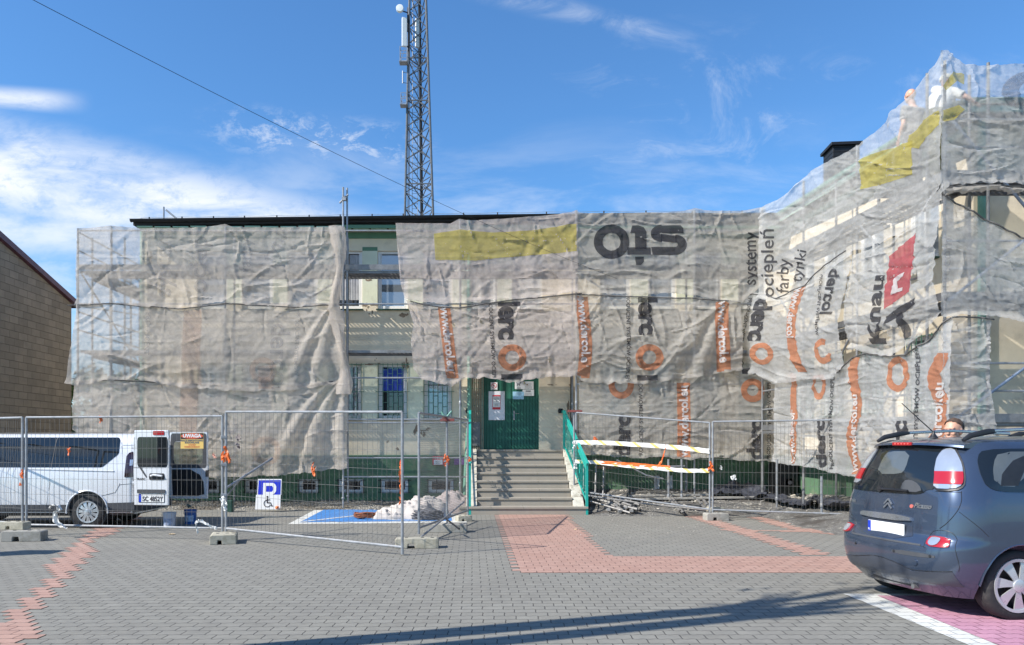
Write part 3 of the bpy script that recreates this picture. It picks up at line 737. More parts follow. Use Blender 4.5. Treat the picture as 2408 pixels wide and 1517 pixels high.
# ------------------------------------------------------------ entrance steps and handrails
st = empty('entrance_steps', (1.1, 18.5, 0), 'eight grey concrete steps up to the green door', 'steps')
SX0, SX1 = .12, 2.32
n = 8; rise = FZ / n; t0 = 17.35; tread = (19.55 - t0) / (n - 1)
for k in range(n):
    m = MB(); y = t0 + k * tread; z1_ = rise * (k + 1)
    xa, xb = (SX0, SX1) if k else (SX0 - .42, SX1 + .32)
    yb = y + tread + .02 if k < n - 1 else 20.15
    m.bb(xa + .012, xb - .012, y + .025, yb, z1_ - rise - .001 if k else -.05, z1_ - .05)
    m.build('riser', STEPM, st)
    m = MB(); 
    w = (xb - xa) / 3.0 if k else (xb - xa) / 4
    x = xa
    while x < xb - .05:
        m.bb(x + .003, min(x + w, xb) - .003, y, yb - .002, z1_ - .05, z1_); x += w
    m.build('tread', STEPM, st, bevel=.006, seg=2)
m = MB()
def cheek(xa, xb, ext):
    m = MB()
    pts = [(xa, t0 - ext, .0), (xa, t0 - ext, .16), (xa, 19.55, FZ + .12 - .1), (xa, 20.0, FZ + .02), (xa, 20.0, 0)]
    m.prism(pts, (xb - xa, 0, 0)); m.build('side_wall', CRK, st, bevel=.012)
CRK = M('cracked_concrete', (.50, .47, .40), .95, var=.16, nscale=6, bump=1.0, bscale=40, dirt=(.22, .19, .14), dscale=5, damt=(.48, .66))
cheek(SX1 + .002, SX1 + .25, -.08); cheek(SX0 - .26, SX0 - .002, -.08)
def handrail(x, dxb, lab, knob):
    y0, y1 = t0 + .05, 19.62; z0, z1 = rise * .9, FZ
    xb = x + dxb
    r = empty('handrail', (x, y0, 0), lab, 'handrail')
    t = MB(); H = .98
    a = Vector((xb, y0 - .12, z0 + H)); b = Vector((x, y1, z1 + H)); 
    t.bar(a, b, .06, .065); t.bar(b, b + Vector((0, .35, 0)), .06, .065)
    t.build('top_rail', TEAL, r, bevel=.004, seg=1)
    t = MB(); t.bar((xb, y0, 0), (xb, y0, z0 + H), .055); t.bar((x, y1, z1), (x, y1, z1 + H), .055); t.build('post', TEAL, r)
    t = MB(); t.bar((xb, y0, z0 + .12), (x, y1, z1 + .12), .03, .02); t.bar((xb, y0, z0 + H - .10), (x, y1, z1 + H - .10), .05, .045)
    t.build('lower_rail', TEAL, r)
    t = MB()
    nb_ = 19 if dxb else 8
    for k in range(1, nb_):
        f = k / nb_; p = Vector((xb + (x - xb) * f, y0 + (y1 - y0) * f, z0 + (z1 - z0) * f))
        t.bar(p + Vector((0, 0, .12)), p + Vector((0, 0, H - .10)), .012 if dxb else .022)
    t.build('baluster', TEAL, r)
    t = MB()
    for f in (.28, .62, .9):
        p = Vector((xb + (x - xb) * f, y0 + (y1 - y0) * f, z0 + (z1 - z0) * f + .55))
        for sg in (-1, 1):
            pts = [p + Vector((0, .02 * sg + .045 * sg * math.sin(q * .55), -.16 + q * .035)) for q in range(10)]
            t.tube(pts, .007, 5)
            pts = [p + Vector((0, sg * (.05 + .03 * math.cos(q * .8)), .05 + .03 * math.sin(q * .8))) for q in range(8)]; t.tube(pts, .006, 5)
    t.build('scroll', TEAL, r)
    t = MB(); t.tube([(x, y1 + .3, z1 + H), (x - .12, y1 + .33, z1 + H + .03)], .02, 6); t.box((x - .05, y1 + .36, z1 + H + .03), (.11, .05, .12)); t.build('wall_bracket', BLACKM, r)
handrail(-.05, 0.0, 'teal metal handrail on the left of the entrance steps', True)
handrail(2.36, .25, 'teal metal handrail on the right of the entrance steps', True)
# metal grille of balusters shows on the right rail in front of the wall: skirting plate
# ------------------------------------------------------------ lightning conductor on the roof
lc = empty('lightning_conductor', (-8.5, 19.9, 7.42), 'thin wire on small black blocks along the roof edge', 'lightning conductor')
w = MB(); xs = [351, 428, 502, 575, 651, 727, 800, 875, 948, 1019, 1090, 1170, 1285, 1420, 1519, 1628, 1745]
prev = None; tops = []
for x in xs:
    X_ = (x - CX) * 19.8 / F; zt = 7.46 + (-.17 * (4 - X_) / 12.6 if X_ < 4 else 0)
    b = MB(); b.lathe([(.085, 0), (.075, .06), (.05, .10)], (X_, 19.8, zt), 10); b.build('block', CONC if x % 2 else BLACKM, lc)
    b = MB(); b.tube([(X_, 19.8, zt + .1), (X_, 19.8, zt + .19)], .018, 6); b.build('holder', BLACKM, lc)
    tops.append(Vector((X_, 19.8, zt + .185)))
pts = [Vector((tops[0].x - .45, 19.75, tops[0].z - .15)), Vector((tops[0].x - .2, 19.8, tops[0].z - .02))]
for a, b in zip(tops, tops[1:]):
    pts += [a, (a + b) / 2 - Vector((0, 0, .015))]
pts.append(tops[-1]); w.tube(pts, .005, 4, cap=False); w.build('wire', GALV, lc)
ant = MB(); X_ = (385 - CX) * 19.9 / F
ant.tube([(X_, 19.9, 7.25), (X_, 19.9, 7.78)], .022, 6); ant.tube([(X_ + .06, 19.9, 7.70), (X_ + .55, 19.9, 7.30)], .022, 6)
tag(ant.build('roof_bracket', GALV), 'grey steel bracket standing at the left end of the roof', 'bracket')

# ============================================================ SCAFFOLDING
POLEX = [262, 530, 807, 1082, 1355, 1633]
def sxo(x): return (x - CX) * 18.9 / F
sc = empty('facade_scaffold', (-9, 19.2, 0), 'long steel scaffold along the front of the cream building', 'scaffold')
def standard(mb, x, y, z0, z1, rings=True, n=8):
    mb.tube([(x, y, z0), (x, y, z1)], .024, n, cap=True)
    if rings:
        z = z0 + .5
        while z < z1: mb.lathe([(.026, -.05), (.031, -.04), (.031, .04), (.026, .05)], (x, y, z), n); z += 2.0
DZ = [1.95, 3.93, 5.90]
for i, x in enumerate(POLEX + [183]):
    for y in (18.9, 19.62):
        if x == 183: X_ = (183 - CX) * 18.9 / F
        else: X_ = sxo(x)
        m = MB(); top = {183: 6.92, 262: 6.98, 530: 6.99, 807: 7.95, 1082: 7.13, 1355: 7.34, 1633: 7.38}[x]
        standard(m, X_, y, .12, top if y < 19 else min(top, 6.9)); m.build('standard', GALV, sc, smooth=True)
        m = MB(); m.lathe([(.075, 0), (.075, .01), (.02, .012), (.02, .13)], (X_, y, .0), 10); m.lathe([(.033, .13), (.04, .14), (.04, .17), (.033, .18)], (X_, y, .12), 10); m.build('base_jack', GALV, sc)
m = MB(); standard(m, sxo(815.5), 18.95, 3.0, 7.95, False); m.build('standard', GALV, sc, smooth=True)
m = MB(); m.tube([(sxo(799), 18.9, 7.56), (sxo(818), 18.93, 7.78)], .024, 8); m.box((sxo(809), 18.9, 7.66), (.10, .08, .08)); m.box((sxo(812), 18.92, 7.7), (.08, .1, .06), rz=.5); m.build('coupler', GALV, sc)
def deck(mb, a, b, w, z):
    """perforated steel planks between a and b (xy), width vector w"""
    a = Vector((*a, z)); b = Vector((*b, z)); w = Vector((*w, 0)); L = (b - a).length; d = (b - a) / L
    n = 3
    for k in range(n):
        o = a + w * ((k + .04) / n); ww = w * (.92 / n)
        # perforated plank: slats with slots between them, rim on both long edges
        q = int(L / .10)
        for i in range(q):
            p = o + d * (L * i / q)
            mb.add([p, p + d * (L / q * .62), p + d * (L / q * .62) + ww, p + ww], [(0, 1, 2, 3)])
        for e in (o, o + ww): mb.bar(e - Vector((0, 0, .03)), e + d * L - Vector((0, 0, .03)), .012, .065)
        mm = o + ww * .5; mb.bar(mm - Vector((0, 0, .004)), mm + d * L - Vector((0, 0, .004)), w.length / n * .34, .006)
xx = [(183 - CX) * 18.9 / F] + [sxo(x) for x in POLEX] + [7.2]
for z in DZ:
    for a, b in zip(xx, xx[1:]):
        if z < 2.5 and a < 2.5 and b > -.3: continue
        m = MB(); deck(m, (a + .03, 18.95), (b - .03, 18.95), (0, .66), z); m.build('deck', STEELD, sc)
for z in DZ:
    for rz in (1.0,):
        for a, b in zip(xx, xx[1:]):
            if z < 2.5 and a < 2.5 and b > -.3: continue
            m = MB(); m.tube([(a, 18.9, z + (1.14 if z < 5 else .98)), (b, 18.9, z + (1.14 if z < 5 else .98))], .019, 6); m.build('guard_rail', GALV, sc, smooth=True)
for a, b in zip(xx, xx[1:]):
    m = MB(); m.bar((a, 18.915, 5.98), (b, 18.915, 5.98), .028, .13); m.build('toe_board', STEELD, sc)
# ledgers low down in the open bay and at the left
m = MB()
for z in (1.27, .80, 2.14): m.tube([(sxo(807), 18.93, z), (sxo(1100), 18.93, z)], .02, 6)
m.tube([(sxo(807), 18.93, 2.22), (sxo(1100), 18.93, 2.22)], .02, 6); m.tube([(sxo(815), 18.95, 3.25), (sxo(1082), 18.95, 3.25)], .02, 6)
m.build('ledger', GALV, sc, smooth=True)
for (a, b) in (((262, 3.93), (530, 1.95)), ((530, 3.93), (807, 5.75)), ((262, 5.9), (530, 3.93)), ((1355, 5.9), (1633, 3.93)), ((530, .3), (640, 1.75))):
    m = MB(); m.tube([(sxo(a[0]), 18.97, a[1]), (sxo(b[0]), 18.97, b[1])], .021, 6); m.build('brace', GALV, sc, smooth=True)
for x in POLEX:
    for z in DZ:
        m = MB(); m.bar((sxo(x), 18.9, z - .05), (sxo(x), 19.62, z - .05), .04, .04); m.build('transom', GALV, sc)

# left end return scaffold
LX = xx[0]
ls_ = empty('end_scaffold', (LX, 21, 0), 'steel scaffold round the left end wall of the building', 'scaffold')
for x_, y_ in ((LX, 20.6), (LX, 22.4), (LX + .55, 20.6), (LX + .55, 22.4)):
    m = MB(); standard(m, x_, y_, .05, 6.4); m.build('standard', GALV, ls_, smooth=True)
for z in DZ:
    m = MB(); deck(m, (LX + .03, 19.6), (LX + .03, 22.4), (.6, 0), z - .06); m.build('deck', STEELD, ls_)
    m = MB(); m.tube([(LX, 18.9, z + .95), (LX, 22.5, z + .95)], .019, 6); m.tube([(LX, 18.9, z + .5), (LX, 22.5, z + .5)], .019, 6); m.build('guard_rail', GALV, ls_, smooth=True)
m = MB(); m.tube([(LX, 19.0, 5.9), (LX + .02, 22.4, 3.9)], .021, 6); m.build('brace', GALV, ls_)

# wing scaffold
DULL = M('dull_scaffold_tube', (.20, .20, .20), .7, metal=.2, var=.25)
WSA = Vector((7.1, 18.9, 0)); WSB = Vector((7.66, 12.4, 0)); wdv = (WSB - WSA).normalized(); wno = Vector((-wdv.y * -1, wdv.x * -1, 0))
wno = Vector((-wdv.y, wdv.x, 0)); wno = wno if wno.x < 0 else -wno
ws = empty('wing_scaffold', (7.6, 15.5, 0), 'steel scaffold in front of the side wing on the right', 'scaffold')
SS = [.15, 2.1, 4.1, 6.1, 6.52]
for s in SS:
    for off in (0.0, .75):
        p = WSA + wdv * s - wno * off
        if s == .15 and off: continue
        m = MB(); standard(m, p.x, p.y, .05, 7.38 if s < 6 else 7.8); m.build('standard', DULL, ws, smooth=True)
for z in DZ:
    for a, b in zip(SS[:-1], SS[1:-1] + [6.5]):
        if b - a < .5: continue
        pa = WSA + wdv * (a + .03); pb = WSA + wdv * (b - .03)
        m = MB(); deck(m, pa[:2], pb[:2], tuple((-wno * .7)[:2]), z - .02); m.build('deck', STEELD, ws)
        for rz in (.5, .95):
            m = MB(); m.tube([pa + Vector((0, 0, z + rz)), pb + Vector((0, 0, z + rz))], .019, 6); m.build('guard_rail', GALV, ws, smooth=True)
    pa = WSA + wdv * .1; pb = WSB
    m = MB(); m.bar(pa + Vector((0, 0, z + .06)), pb + Vector((0, 0, z + .06)), .028, .13); m.build('toe_board', STEELD, ws)
for s0, s1, z0, z1 in ((.15, 2.1, 5.9, 3.93), (2.1, 4.1, 3.93, 5.9), (2.1, 4.1, 1.95, 3.93), (4.1, 6.1, 5.9, 3.93), (4.1, 6.1, 1.2, 3.93)):
    m = MB(); m.tube([WSA + wdv * s0 + Vector((0, 0, z0)), WSA + wdv * s1 + Vector((0, 0, z1))], .021, 6); m.build('brace', GALV, ws, smooth=True)
# along the end wall
es = empty('end_wall_scaffold', (10, 12.6, 0), 'steel scaffold with diagonal braces at the far right edge', 'scaffold')
ex = [WSB.x, 10.2, 12.8, 15.4]
for x_ in ex[1:]:
    for y_ in (12.4, 13.15):
        m = MB(); standard(m, x_, y_, .05, 7.6); m.build('standard', DULL, es, smooth=True)
for z in DZ:
    for a, b in zip(ex, ex[1:]):
        m = MB(); deck(m, (a + .05, 12.44), (b - .05, 12.44), (0, .66), z); m.build('deck', STEELD, es)
        for rz in (.5, .95):
            m = MB(); m.tube([(a, 12.4, z + rz), (b, 12.4, z + rz)], .019, 6); m.build('guard_rail', GALV, es, smooth=True)
        m = MB(); m.bar((a, 12.42, z + .06), (b, 12.42, z + .06), .028, .14); m.build('toe_board', STEELD, es)
for x0_, x1_, z0, z1 in ((7.7, 10.2, 6.9, 3.95), (7.75, 10.2, 1.95, 3.75), (7.7, 10.2, 3.9, 5.9), (10.2, 12.8, 3.9, 1.95)):
    m = MB(); m.tube([(x0_, 12.38, z0), (x1_, 12.38, z1)], .024, 8); m.build('brace', M('blue_brace_steel', (.22, .27, .35), .45, metal=.6, var=.2), es, smooth=True)

# ============================================================ NETTING
def netmat(name, col, op, trans=.42, seedoff=0.0, rough=1.0):
    t = NT(name); t.n.remove(t.b)
    co = t.coord(kind='World'); 
    n1_ = t.noise(1.6, 7, .65, co, .3); n2_ = t.noise(22, 4, .7, co)
    c = t.ramp(n1_, .3, .75, tuple(v * .88 for v in col) + (1,), tuple(min(1, v * 1.07) for v in col) + (1,))
    c = t.mix(1.0, c, t.ramp(n2_, .25, .75, (.92, .92, .92, 1), (1.07, 1.07, 1.07, 1)), 'MULTIPLY')
    d = t.new('ShaderNodeBsdfDiffuse'); tr = t.new('ShaderNodeBsdfTranslucent'); tp = t.new('ShaderNodeBsdfTransparent')
    t.link(c, d.inputs[0]); t.link(c, tr.inputs[0])
    # packing creases: faint regular ridges in height only
    sp = t.new('ShaderNodeSeparateXYZ'); t.link(co, sp.inputs[0])
    cr = t.math('PINGPONG', t.math('ADD', sp.outputs[2], t.math('MULTIPLY', n1_, .10)), .26)
    ridge = t.ramp(cr, 0.0, .045, (1, 1, 1, 1), (0, 0, 0, 1))
    weave = t.noise(20, 8, .76, t.coord((1, 1, 1.9), 'World'), .9)
    h = t.math('MULTIPLY_ADD', ridge, .25, weave)
    bn = t.bump(h, .85, .045); t.link(bn, d.inputs['Normal']); t.link(bn, tr.inputs['Normal'])
    m1 = t.new('ShaderNodeMixShader'); m1.inputs[0].default_value = trans; t.link(d.outputs[0], m1.inputs[1]); t.link(tr.outputs[0], m1.inputs[2])
    m2 = t.new('ShaderNodeMixShader')
    o = t.math('MULTIPLY_ADD', n1_, .34, op - .17, clamp=True); o2 = t.math('MULTIPLY_ADD', n2_, .10, -.05)
    t.link(t.math('ADD', o, o2, clamp=True), m2.inputs[0]); t.link(tp.outputs[0], m2.inputs[1]); t.link(m1.outputs[0], m2.inputs[2])
    t.link(m2.outputs[0], t.out.inputs['Surface'])
    return t.m
NET = netmat('beige_net', (.80, .715, .63), .64)
NETP = netmat('pink_grey_net', (.80, .695, .63), .66)
NETG = netmat('grey_net', (.74, .685, .61), .63)
NETW = netmat('white_net', (.80, .79, .77), .58)
NETL = netmat('pale_net', (.82, .80, .765), .55)
NETS = netmat('thin_net', (.70, .71, .71), .38)
PB = netmat('print_black', (.05, .05, .06), .78, .15)
PO = netmat('print_orange', (.62, .25, .13), .72, .3)
PWH = netmat('print_white', (.80, .78, .76), .8, .3)
PY = netmat('print_yellow', (.64, .54, .13), .60, .4)
PR = netmat('print_red', (.55, .10, .12), .72, .3)
PG = netmat('print_faint_grey', (.33, .32, .33), .30, .2)
PGO = netmat('print_faint_orange', (.62, .40, .30), .24, .3)
ROPE = M('dark_tie_rope', (.11, .105, .10), .9, var=.3)
HEM = M('net_hem_rope', (.55, .52, .48), .9, var=.2)

class PlaneM:
    """vertical plane through A along d (both xy); maps photo pixel -> point"""
    def __init__(s, A, d, n):
        s.A = Vector((A[0], A[1], 0)); s.d = Vector((d[0], d[1], 0)).normalized(); s.n = Vector((n[0], n[1], 0)).normalized()
        s.c = s.A.dot(s.n)
    def pts(s, x, y):
        kx = (np.asarray(x) - CX) / F; kz = (HY - np.asarray(y)) / F
        t = s.c / (kx * s.n.x + s.n.y)
        return np.stack([kx * t, t + 0 * kx, EYE + kz * t], -1)
PM = PlaneM((0, 18.80), (1, 0), (0, -1))
PL_ = PlaneM((LX - .04, 19), (0, 1), (-1, 0))
PWG = PlaneM((6.95, 18.9), (wdv.x, wdv.y), (wno.x, wno.y))
PE = PlaneM((7.6, 12.22), (1, 0), (0, -1))
def interp(pts):
    xs = [p[0] for p in pts]; ys = [p[1] for p in pts]
    return lambda x: np.interp(x, xs, ys)
class Net:
    def __init__(s, name, plane, x0, x1, top, bot, mat, label, group=None, left=None, right=None, creases=40, cre_amp=.035, fan=(), belly=.05, poles=(), pole_amp=.05, seed=1, res=3.2, cre_dir=None, pleat=.03, cat='netting', off=0.0, holes=(), fb=.05, cell=.1, rope=True):
        s.pl = plane; s.x0, s.x1 = x0, x1; s.top = interp(top); s.bot = interp(bot)
        s.left = interp(left) if left else (lambda v: 0 * v); s.right = interp(right) if right else (lambda v: 0 * v)
        r = random.Random(seed); s.seed = seed; s.fan = fan; s.belly = belly; s.poles = poles; s.pa = pole_amp; s.pleat = pleat; s.off = off; s.fb = fb
        s.cr = []
        for k in range(int(creases * 1.9)):
            cx = r.uniform(x0, x1); t, b = float(s.top(cx)), float(s.bot(cx)); cy = r.uniform(t, b)
            if cre_dir is None: a = r.choice([r.gauss(.5, .35), r.gauss(-.6, .35), r.gauss(0, .15), r.gauss(1.3, .3)])
            else: a = r.gauss(*cre_dir)
            s.cr.append((cx, cy, a, r.uniform(18, 80), r.uniform(1.5, 4.2), cre_amp * 1.15 * r.uniform(-1, 1.2) * r.choice([.35, .6, 1])))
        nu = max(8, int((x1 - x0) / res)); hm = max(float(s.bot(x) - s.top(x)) for x in np.linspace(x0, x1, 9)); nv = max(8, int(hm / res))
        U, V = np.meshgrid(np.linspace(0, 1, nu), np.linspace(0, 1, nv), indexing='ij')
        xx = x0 + (x1 - x0) * U; t, b = s.top(xx), s.bot(xx); yy = t + (b - t) * V
        # ragged lower hem
        yy = yy + (V ** 6) * 4.5 * (fbm(xx / 14.0, xx * 0 + seed, seed, 3) - .5) * 2
        xs = xx + s.left(V) * (1 - U) ** 3 + s.right(V) * U ** 3
        p = s.point(xx, yy, xs)
        kill = None
        if holes:
            def kill(i, j):
                for (hx, hy, hr) in holes:
                    q = math.hypot(xx[i, j] - hx, (yy[i, j] - hy) * .7)
                    if q < hr * (0.6 + .8 * float(vnoise(xx[i, j] * .4, yy[i, j] * .4, 7))): return True
                return False
        s.o = grid_obj(name, p.reshape(-1, 3), nu, nv, mat, kill=kill)
        tag(s.o, label, cat, group)
        if rope:
            xr_ = np.linspace(x0, x1, max(12, int((x1 - x0) / 7))); yr_ = s.top(xr_) + 3; q = s.point(xr_, yr_, lift=.02); q[:, 2] += .02 * (fbm(xr_ / 30, xr_ * 0, seed + 77, 2) - .5)
            rp = MB(); rp.tube([tuple(v) for v in q], .014, 5); rp.build('tie_rope', ROPE, s.o)
    def disp(s, x, y):
        t, b = s.top(x), s.bot(x); v = np.clip((y - t) / np.maximum(b - t, 1), 0, 1)
        m = 95.0; sx_, sy_ = x / m, y / m; sd = s.seed
        wx = sx_ + .25 * fbm(sx_ * 1.5, sy_ * 1.5, sd + 50); wy = sy_ + .25 * fbm(sx_ * 1.5 + 9, sy_ * 1.5, sd + 60)
        D = s.off + s.fb * .4 * (fbm(wx * 1.1, wy * 1.5, sd, 3) - .5) * 2
        rg = 1 - np.abs(2 * fbm(wx * 2.2, wy * 4.2, sd + 7, 3) - 1); D = D + .020 * (rg ** 5 - .1)
        rg2 = 1 - np.abs(2 * fbm(wx * 9 + wy * 3, wy * 11, sd + 27, 2) - 1); D = D + .006 * (rg2 ** 4 - .2)
        for cx, cy, a, L, w, am in s.cr:
            ca, sa = math.cos(a), math.sin(a); dx_ = x - cx; dy_ = y - cy
            l = dx_ * ca + dy_ * sa; n = -dx_ * sa + dy_ * ca + .0025 * l * l * (1 if cx * 7 % 2 > 1 else -1)
            D = D + am * np.exp(-(n / w) ** 2) * np.exp(-(l / L) ** 2)
        for (ax, ay, a0, a1, k, amp, rl) in s.fan:      # folds fanning out from an anchor
            th = np.arctan2(y - ay, x - ax); rr = np.hypot(x - ax, y - ay); e = th + rr * .0013
            w = np.clip((e - a0) / .15, 0, 1) * np.clip((a1 - e) / .2, 0, 1)
            sn = np.sin(e * k + .8 * np.sin(e * k * .37)); D = D + amp * w * (np.sign(sn) * np.abs(sn) ** .7) * np.clip(rr / 170, 0, 1) * np.exp(-rr / rl)
        D = D + s.belly * np.sin(PI * np.clip(v, 0, 1) ** 1.5)
        for xp in s.poles: D = D + s.pa * (np.exp(-np.abs(x - xp) / 26.0) - .25)
        fr = fbm(x / 16, y / 300, sd + 3, 2)
        D = D + .07 * np.exp(-(np.clip(b - y, 0, 400) / 9.0) ** 2) * (.6 + fr)
        D = D + s.pleat * (fr - .5) * 2 * (np.exp(-(v / .14) ** 2) + np.exp(-((1 - v) / .2) ** 2))
        return D
    def point(s, x, y, xs=None, lift=0.0):
        b = s.pl.pts(x if xs is None else xs, y); D = s.disp(x, y) + lift
        return b + D[..., None] * np.array([s.pl.n.x, s.pl.n.y, 0])
    def stamp(s, name, vs, fs, mat, lift=.012, cut=5.0, parent=True):
        """cut a flat px-space mesh into small cells and lay it on the cloth"""
        bm = bmesh.new(); V = [bm.verts.new((v[0], v[1], 0)) for v in vs]
        for f in fs:
            try: bm.faces.new([V[i] for i in f])
            except Exception: pass
        if not vs: bm.free(); return
        xs = [v[0] for v in vs]; ys = [v[1] for v in vs]
        for lo, hi, no in ((min(xs), max(xs), (1, 0, 0)), (min(ys), max(ys), (0, 1, 0))):
            q = math.ceil(lo / cut) * cut
            while q < hi:
                bmesh.ops.bisect_plane(bm, geom=bm.verts[:] + bm.edges[:] + bm.faces[:], plane_co=Vector(no) * q, plane_no=no); q += cut
        bm.verts.ensure_lookup_table()
        x = np.array([v.co.x for v in bm.verts]); y = np.array([v.co.y for v in bm.verts])
        t, b = s.top(x), s.bot(x); ok = (y > t + 2) & (y < b - 3) & (x > s.x0 + 2) & (x < s.x1 - 2)
        kill = [f for f in bm.faces if not all(ok[v.index] for v in f.verts)]
        p = s.point(x, y, lift=lift)
        for v, q in zip(bm.verts, p): v.co = q
        bmesh.ops.delete(bm, geom=kill, context='FACES')
        m = MB(); bm.verts.index_update(); m.v = [tuple(v.co) for v in bm.verts]; m.f = [tuple(v.index for v in f.verts) for f in bm.faces]; m.mi = [0] * len(m.f); bm.free()
        if m.f: return m.build(name, mat, s.o, smooth=True)
    def text(s, txt, x, y, size, rot, mat, offset=0.0, spacing=1.0, sx=1.0, lift=.012, bend=None, name='lettering', align='LEFT', shear=0.0):
        vs, fs = text_mesh(txt, 1.0, offset, 0, 3, align, spacing, shear); c, n = math.cos(R(rot)), math.sin(R(rot)); out = []
        for v in vs:
            a, b = v.x * size * sx, v.y * size
            px_, py_ = x + a * c + b * n, y + a * n - b * c      # rot clockwise in image for +rot
            if bend: px_ += bend(py_)
            out.append((px_, py_))
        return s.stamp(name, out, fs, mat, lift)
    def poly(s, pts, mat, name='printed_patch', lift=.010):
        return s.stamp(name, pts, [tuple(range(len(pts)))], mat, lift)
    def ring(s, cx, cy, rx, ry, tx, ty, mat, name='printed_ring', lift=.012, a0=0, a1=2 * PI, n=40):
        vs = []
        for i in range(n + 1):
            a = a0 + (a1 - a0) * i / n; vs += [(cx + rx * math.cos(a), cy + ry * math.sin(a)), (cx + (rx - tx) * math.cos(a), cy + (ry - ty) * math.sin(a))]
        return s.stamp(name, vs, [(2 * i, 2 * i + 1, 2 * i + 3, 2 * i + 2) for i in range(n)], mat, lift)
def stripe(net, x, y0, y1, w, mat, bend=None, name='printed_stripe'):
    vs = []; n = max(2, int(abs(y1 - y0) / 6))
    for i in range(n + 1):
        y = y0 + (y1 - y0) * i / n; b = bend(y) if bend else 0
        vs += [(x + b, y), (x + b + w, y)]
    return net.stamp(name, vs, [(2 * i, 2 * i + 1, 2 * i + 3, 2 * i + 2) for i in range(n)], mat, lift=.010)

GA = 'nets over the left half of the front'; GB = 'nets over the right half of the front'; GC = 'nets over the side wing'
# --- left block
n1 = Net('scaffold_net', PM, 180, 803, [(180, 536), (262, 531), (333, 536), (480, 534), (530, 527), (548, 534), (805, 533)], [(180, 716), (262, 712), (340, 722), (430, 726), (530, 712), (640, 722), (700, 722), (805, 716)], NET,
         'plain beige net hung over the upper storey at the left, below the black roof edge', GA, poles=(262, 530, 803), creases=110, rope=False, seed=2, right=[(0, -2), (.5, -12), (1, -8)], cre_amp=.045, fan=((805, 600, 1.8, 3.0, 22, .025, 160),))
n1.text('systemy', 402, 700, 60, -90, PG, .01); n1.text('ociepl', 486, 690, 62, -90, PG, .015); n1.text('farby', 590, 640, 40, -90, PG, .01); n1.text('tynki', 640, 620, 50, -60, PG, .01)
n2 = Net('scaffold_net', PM, 160, 812, [(160, 716), (262, 712), (430, 724), (530, 712), (700, 720), (812, 712)], [(155, 905), (200, 905), (262, 896), (330, 893), (420, 912), (530, 918), (600, 921), (700, 915), (780, 905), (812, 890)], NET,
         'beige net with faint orange print sagging in folds across the middle at the left', GA, left=[(0, 20), (.5, 14), (.8, 4), (1, -3)], poles=(262, 530), creases=90, seed=5, fan=((822, 690, 1.72, 2.65, 21, .10, 300),), belly=.14, right=[(0, -14), (.5, 0), (1, 4)], off=.02)
stripe(n2, 432, 728, 905, 44, PGO); stripe(n2, 610, 862, 915, 34, PGO); n2.text('dercol', 640, 760, 62, 90, PG, .02); n2.text('PRODUCENT SYSTEMOW', 696, 735, 13, 90, PG, .015); n2.text('PRODUCENT', 345, 735, 17, 90, PG, .015)
n2.ring(622, 872, 32, 30, 14, 13, PGO)
n3 = Net('scaffold_net', PM, 174, 818, [(174, 895), (262, 890), (420, 900), (600, 910), (700, 905), (818, 890)], [(174, 1010), (260, 1080), (400, 1122), (480, 1124), (560, 1123), (660, 1116), (740, 1110), (800, 1103), (818, 1100)], NET,
         'beige net hanging in heavy diagonal folds to the plinth behind the van doors', GA, poles=(262,), creases=90, seed=9, fan=((830, 860, 1.75, 2.8, 20, .12, 420),), belly=.12, off=-.02)
stripe(n3, 424, 905, 1118, 42, PGO); n3.text('derc', 560, 1115, 66, -90, PG, .02); n3.ring(628, 1060, 36, 34, 15, 14, PGO)
# curled edge hanging at the open bay
rnd = random.Random(4)
m = MB(); rows = []
for i in range(90):
    v = i / 89; y = 532 + v * 395
    cx = 790 + 9 * math.sin(v * 9) + 8 * v + (6 if v > .5 else 0); w = 20 + 8 * math.sin(v * 13 + 1) - 8 * math.exp(-((v - .45) / .05) ** 2)
    row = []
    for k in range(18):
        a = -0.6 + 2 * PI * .72 * k / 17; rr = w * (.55 + .18 * math.sin(k * 1.7 + v * 12) + .06 * math.sin(v * 60 + k))
        p = P(cx + rr * math.cos(a), y, 18.72); row.append((p.x, p.y - .10 * math.sin(a) * (1 + .4 * math.sin(v * 20)), p.z))
    rows += row
o = grid_obj('scaffold_net', rows, 90, 18, NET); tag(o, 'narrow rolled strip of beige net hanging beside the open bay', 'netting')
ns = Net('scaffold_net', PL_, 179, 326, [(179, 536), (326, 609)], [(179, 716), (326, 737)], NETS, 'thin see through net round the left end wall, upper strip', GA, creases=20, rope=False, seed=12, res=4, left=[(0, 2), (1, 2)])
ns2 = Net('scaffold_net', PL_, 179, 326, [(179, 716), (326, 737)], [(179, 1075), (326, 1085)], NETS, 'thin see through net round the left end wall, lower strip', GA, creases=30, seed=13, res=4, left=[(0, 2), (1, 2)])
ns2.text('dercol', 300, 770, 40, 90, PG, .02); ns2.ring(300, 860, 20, 28, 8, 11, PGO); ns2.ring(300, 960, 16, 24, 8, 11, PGO)
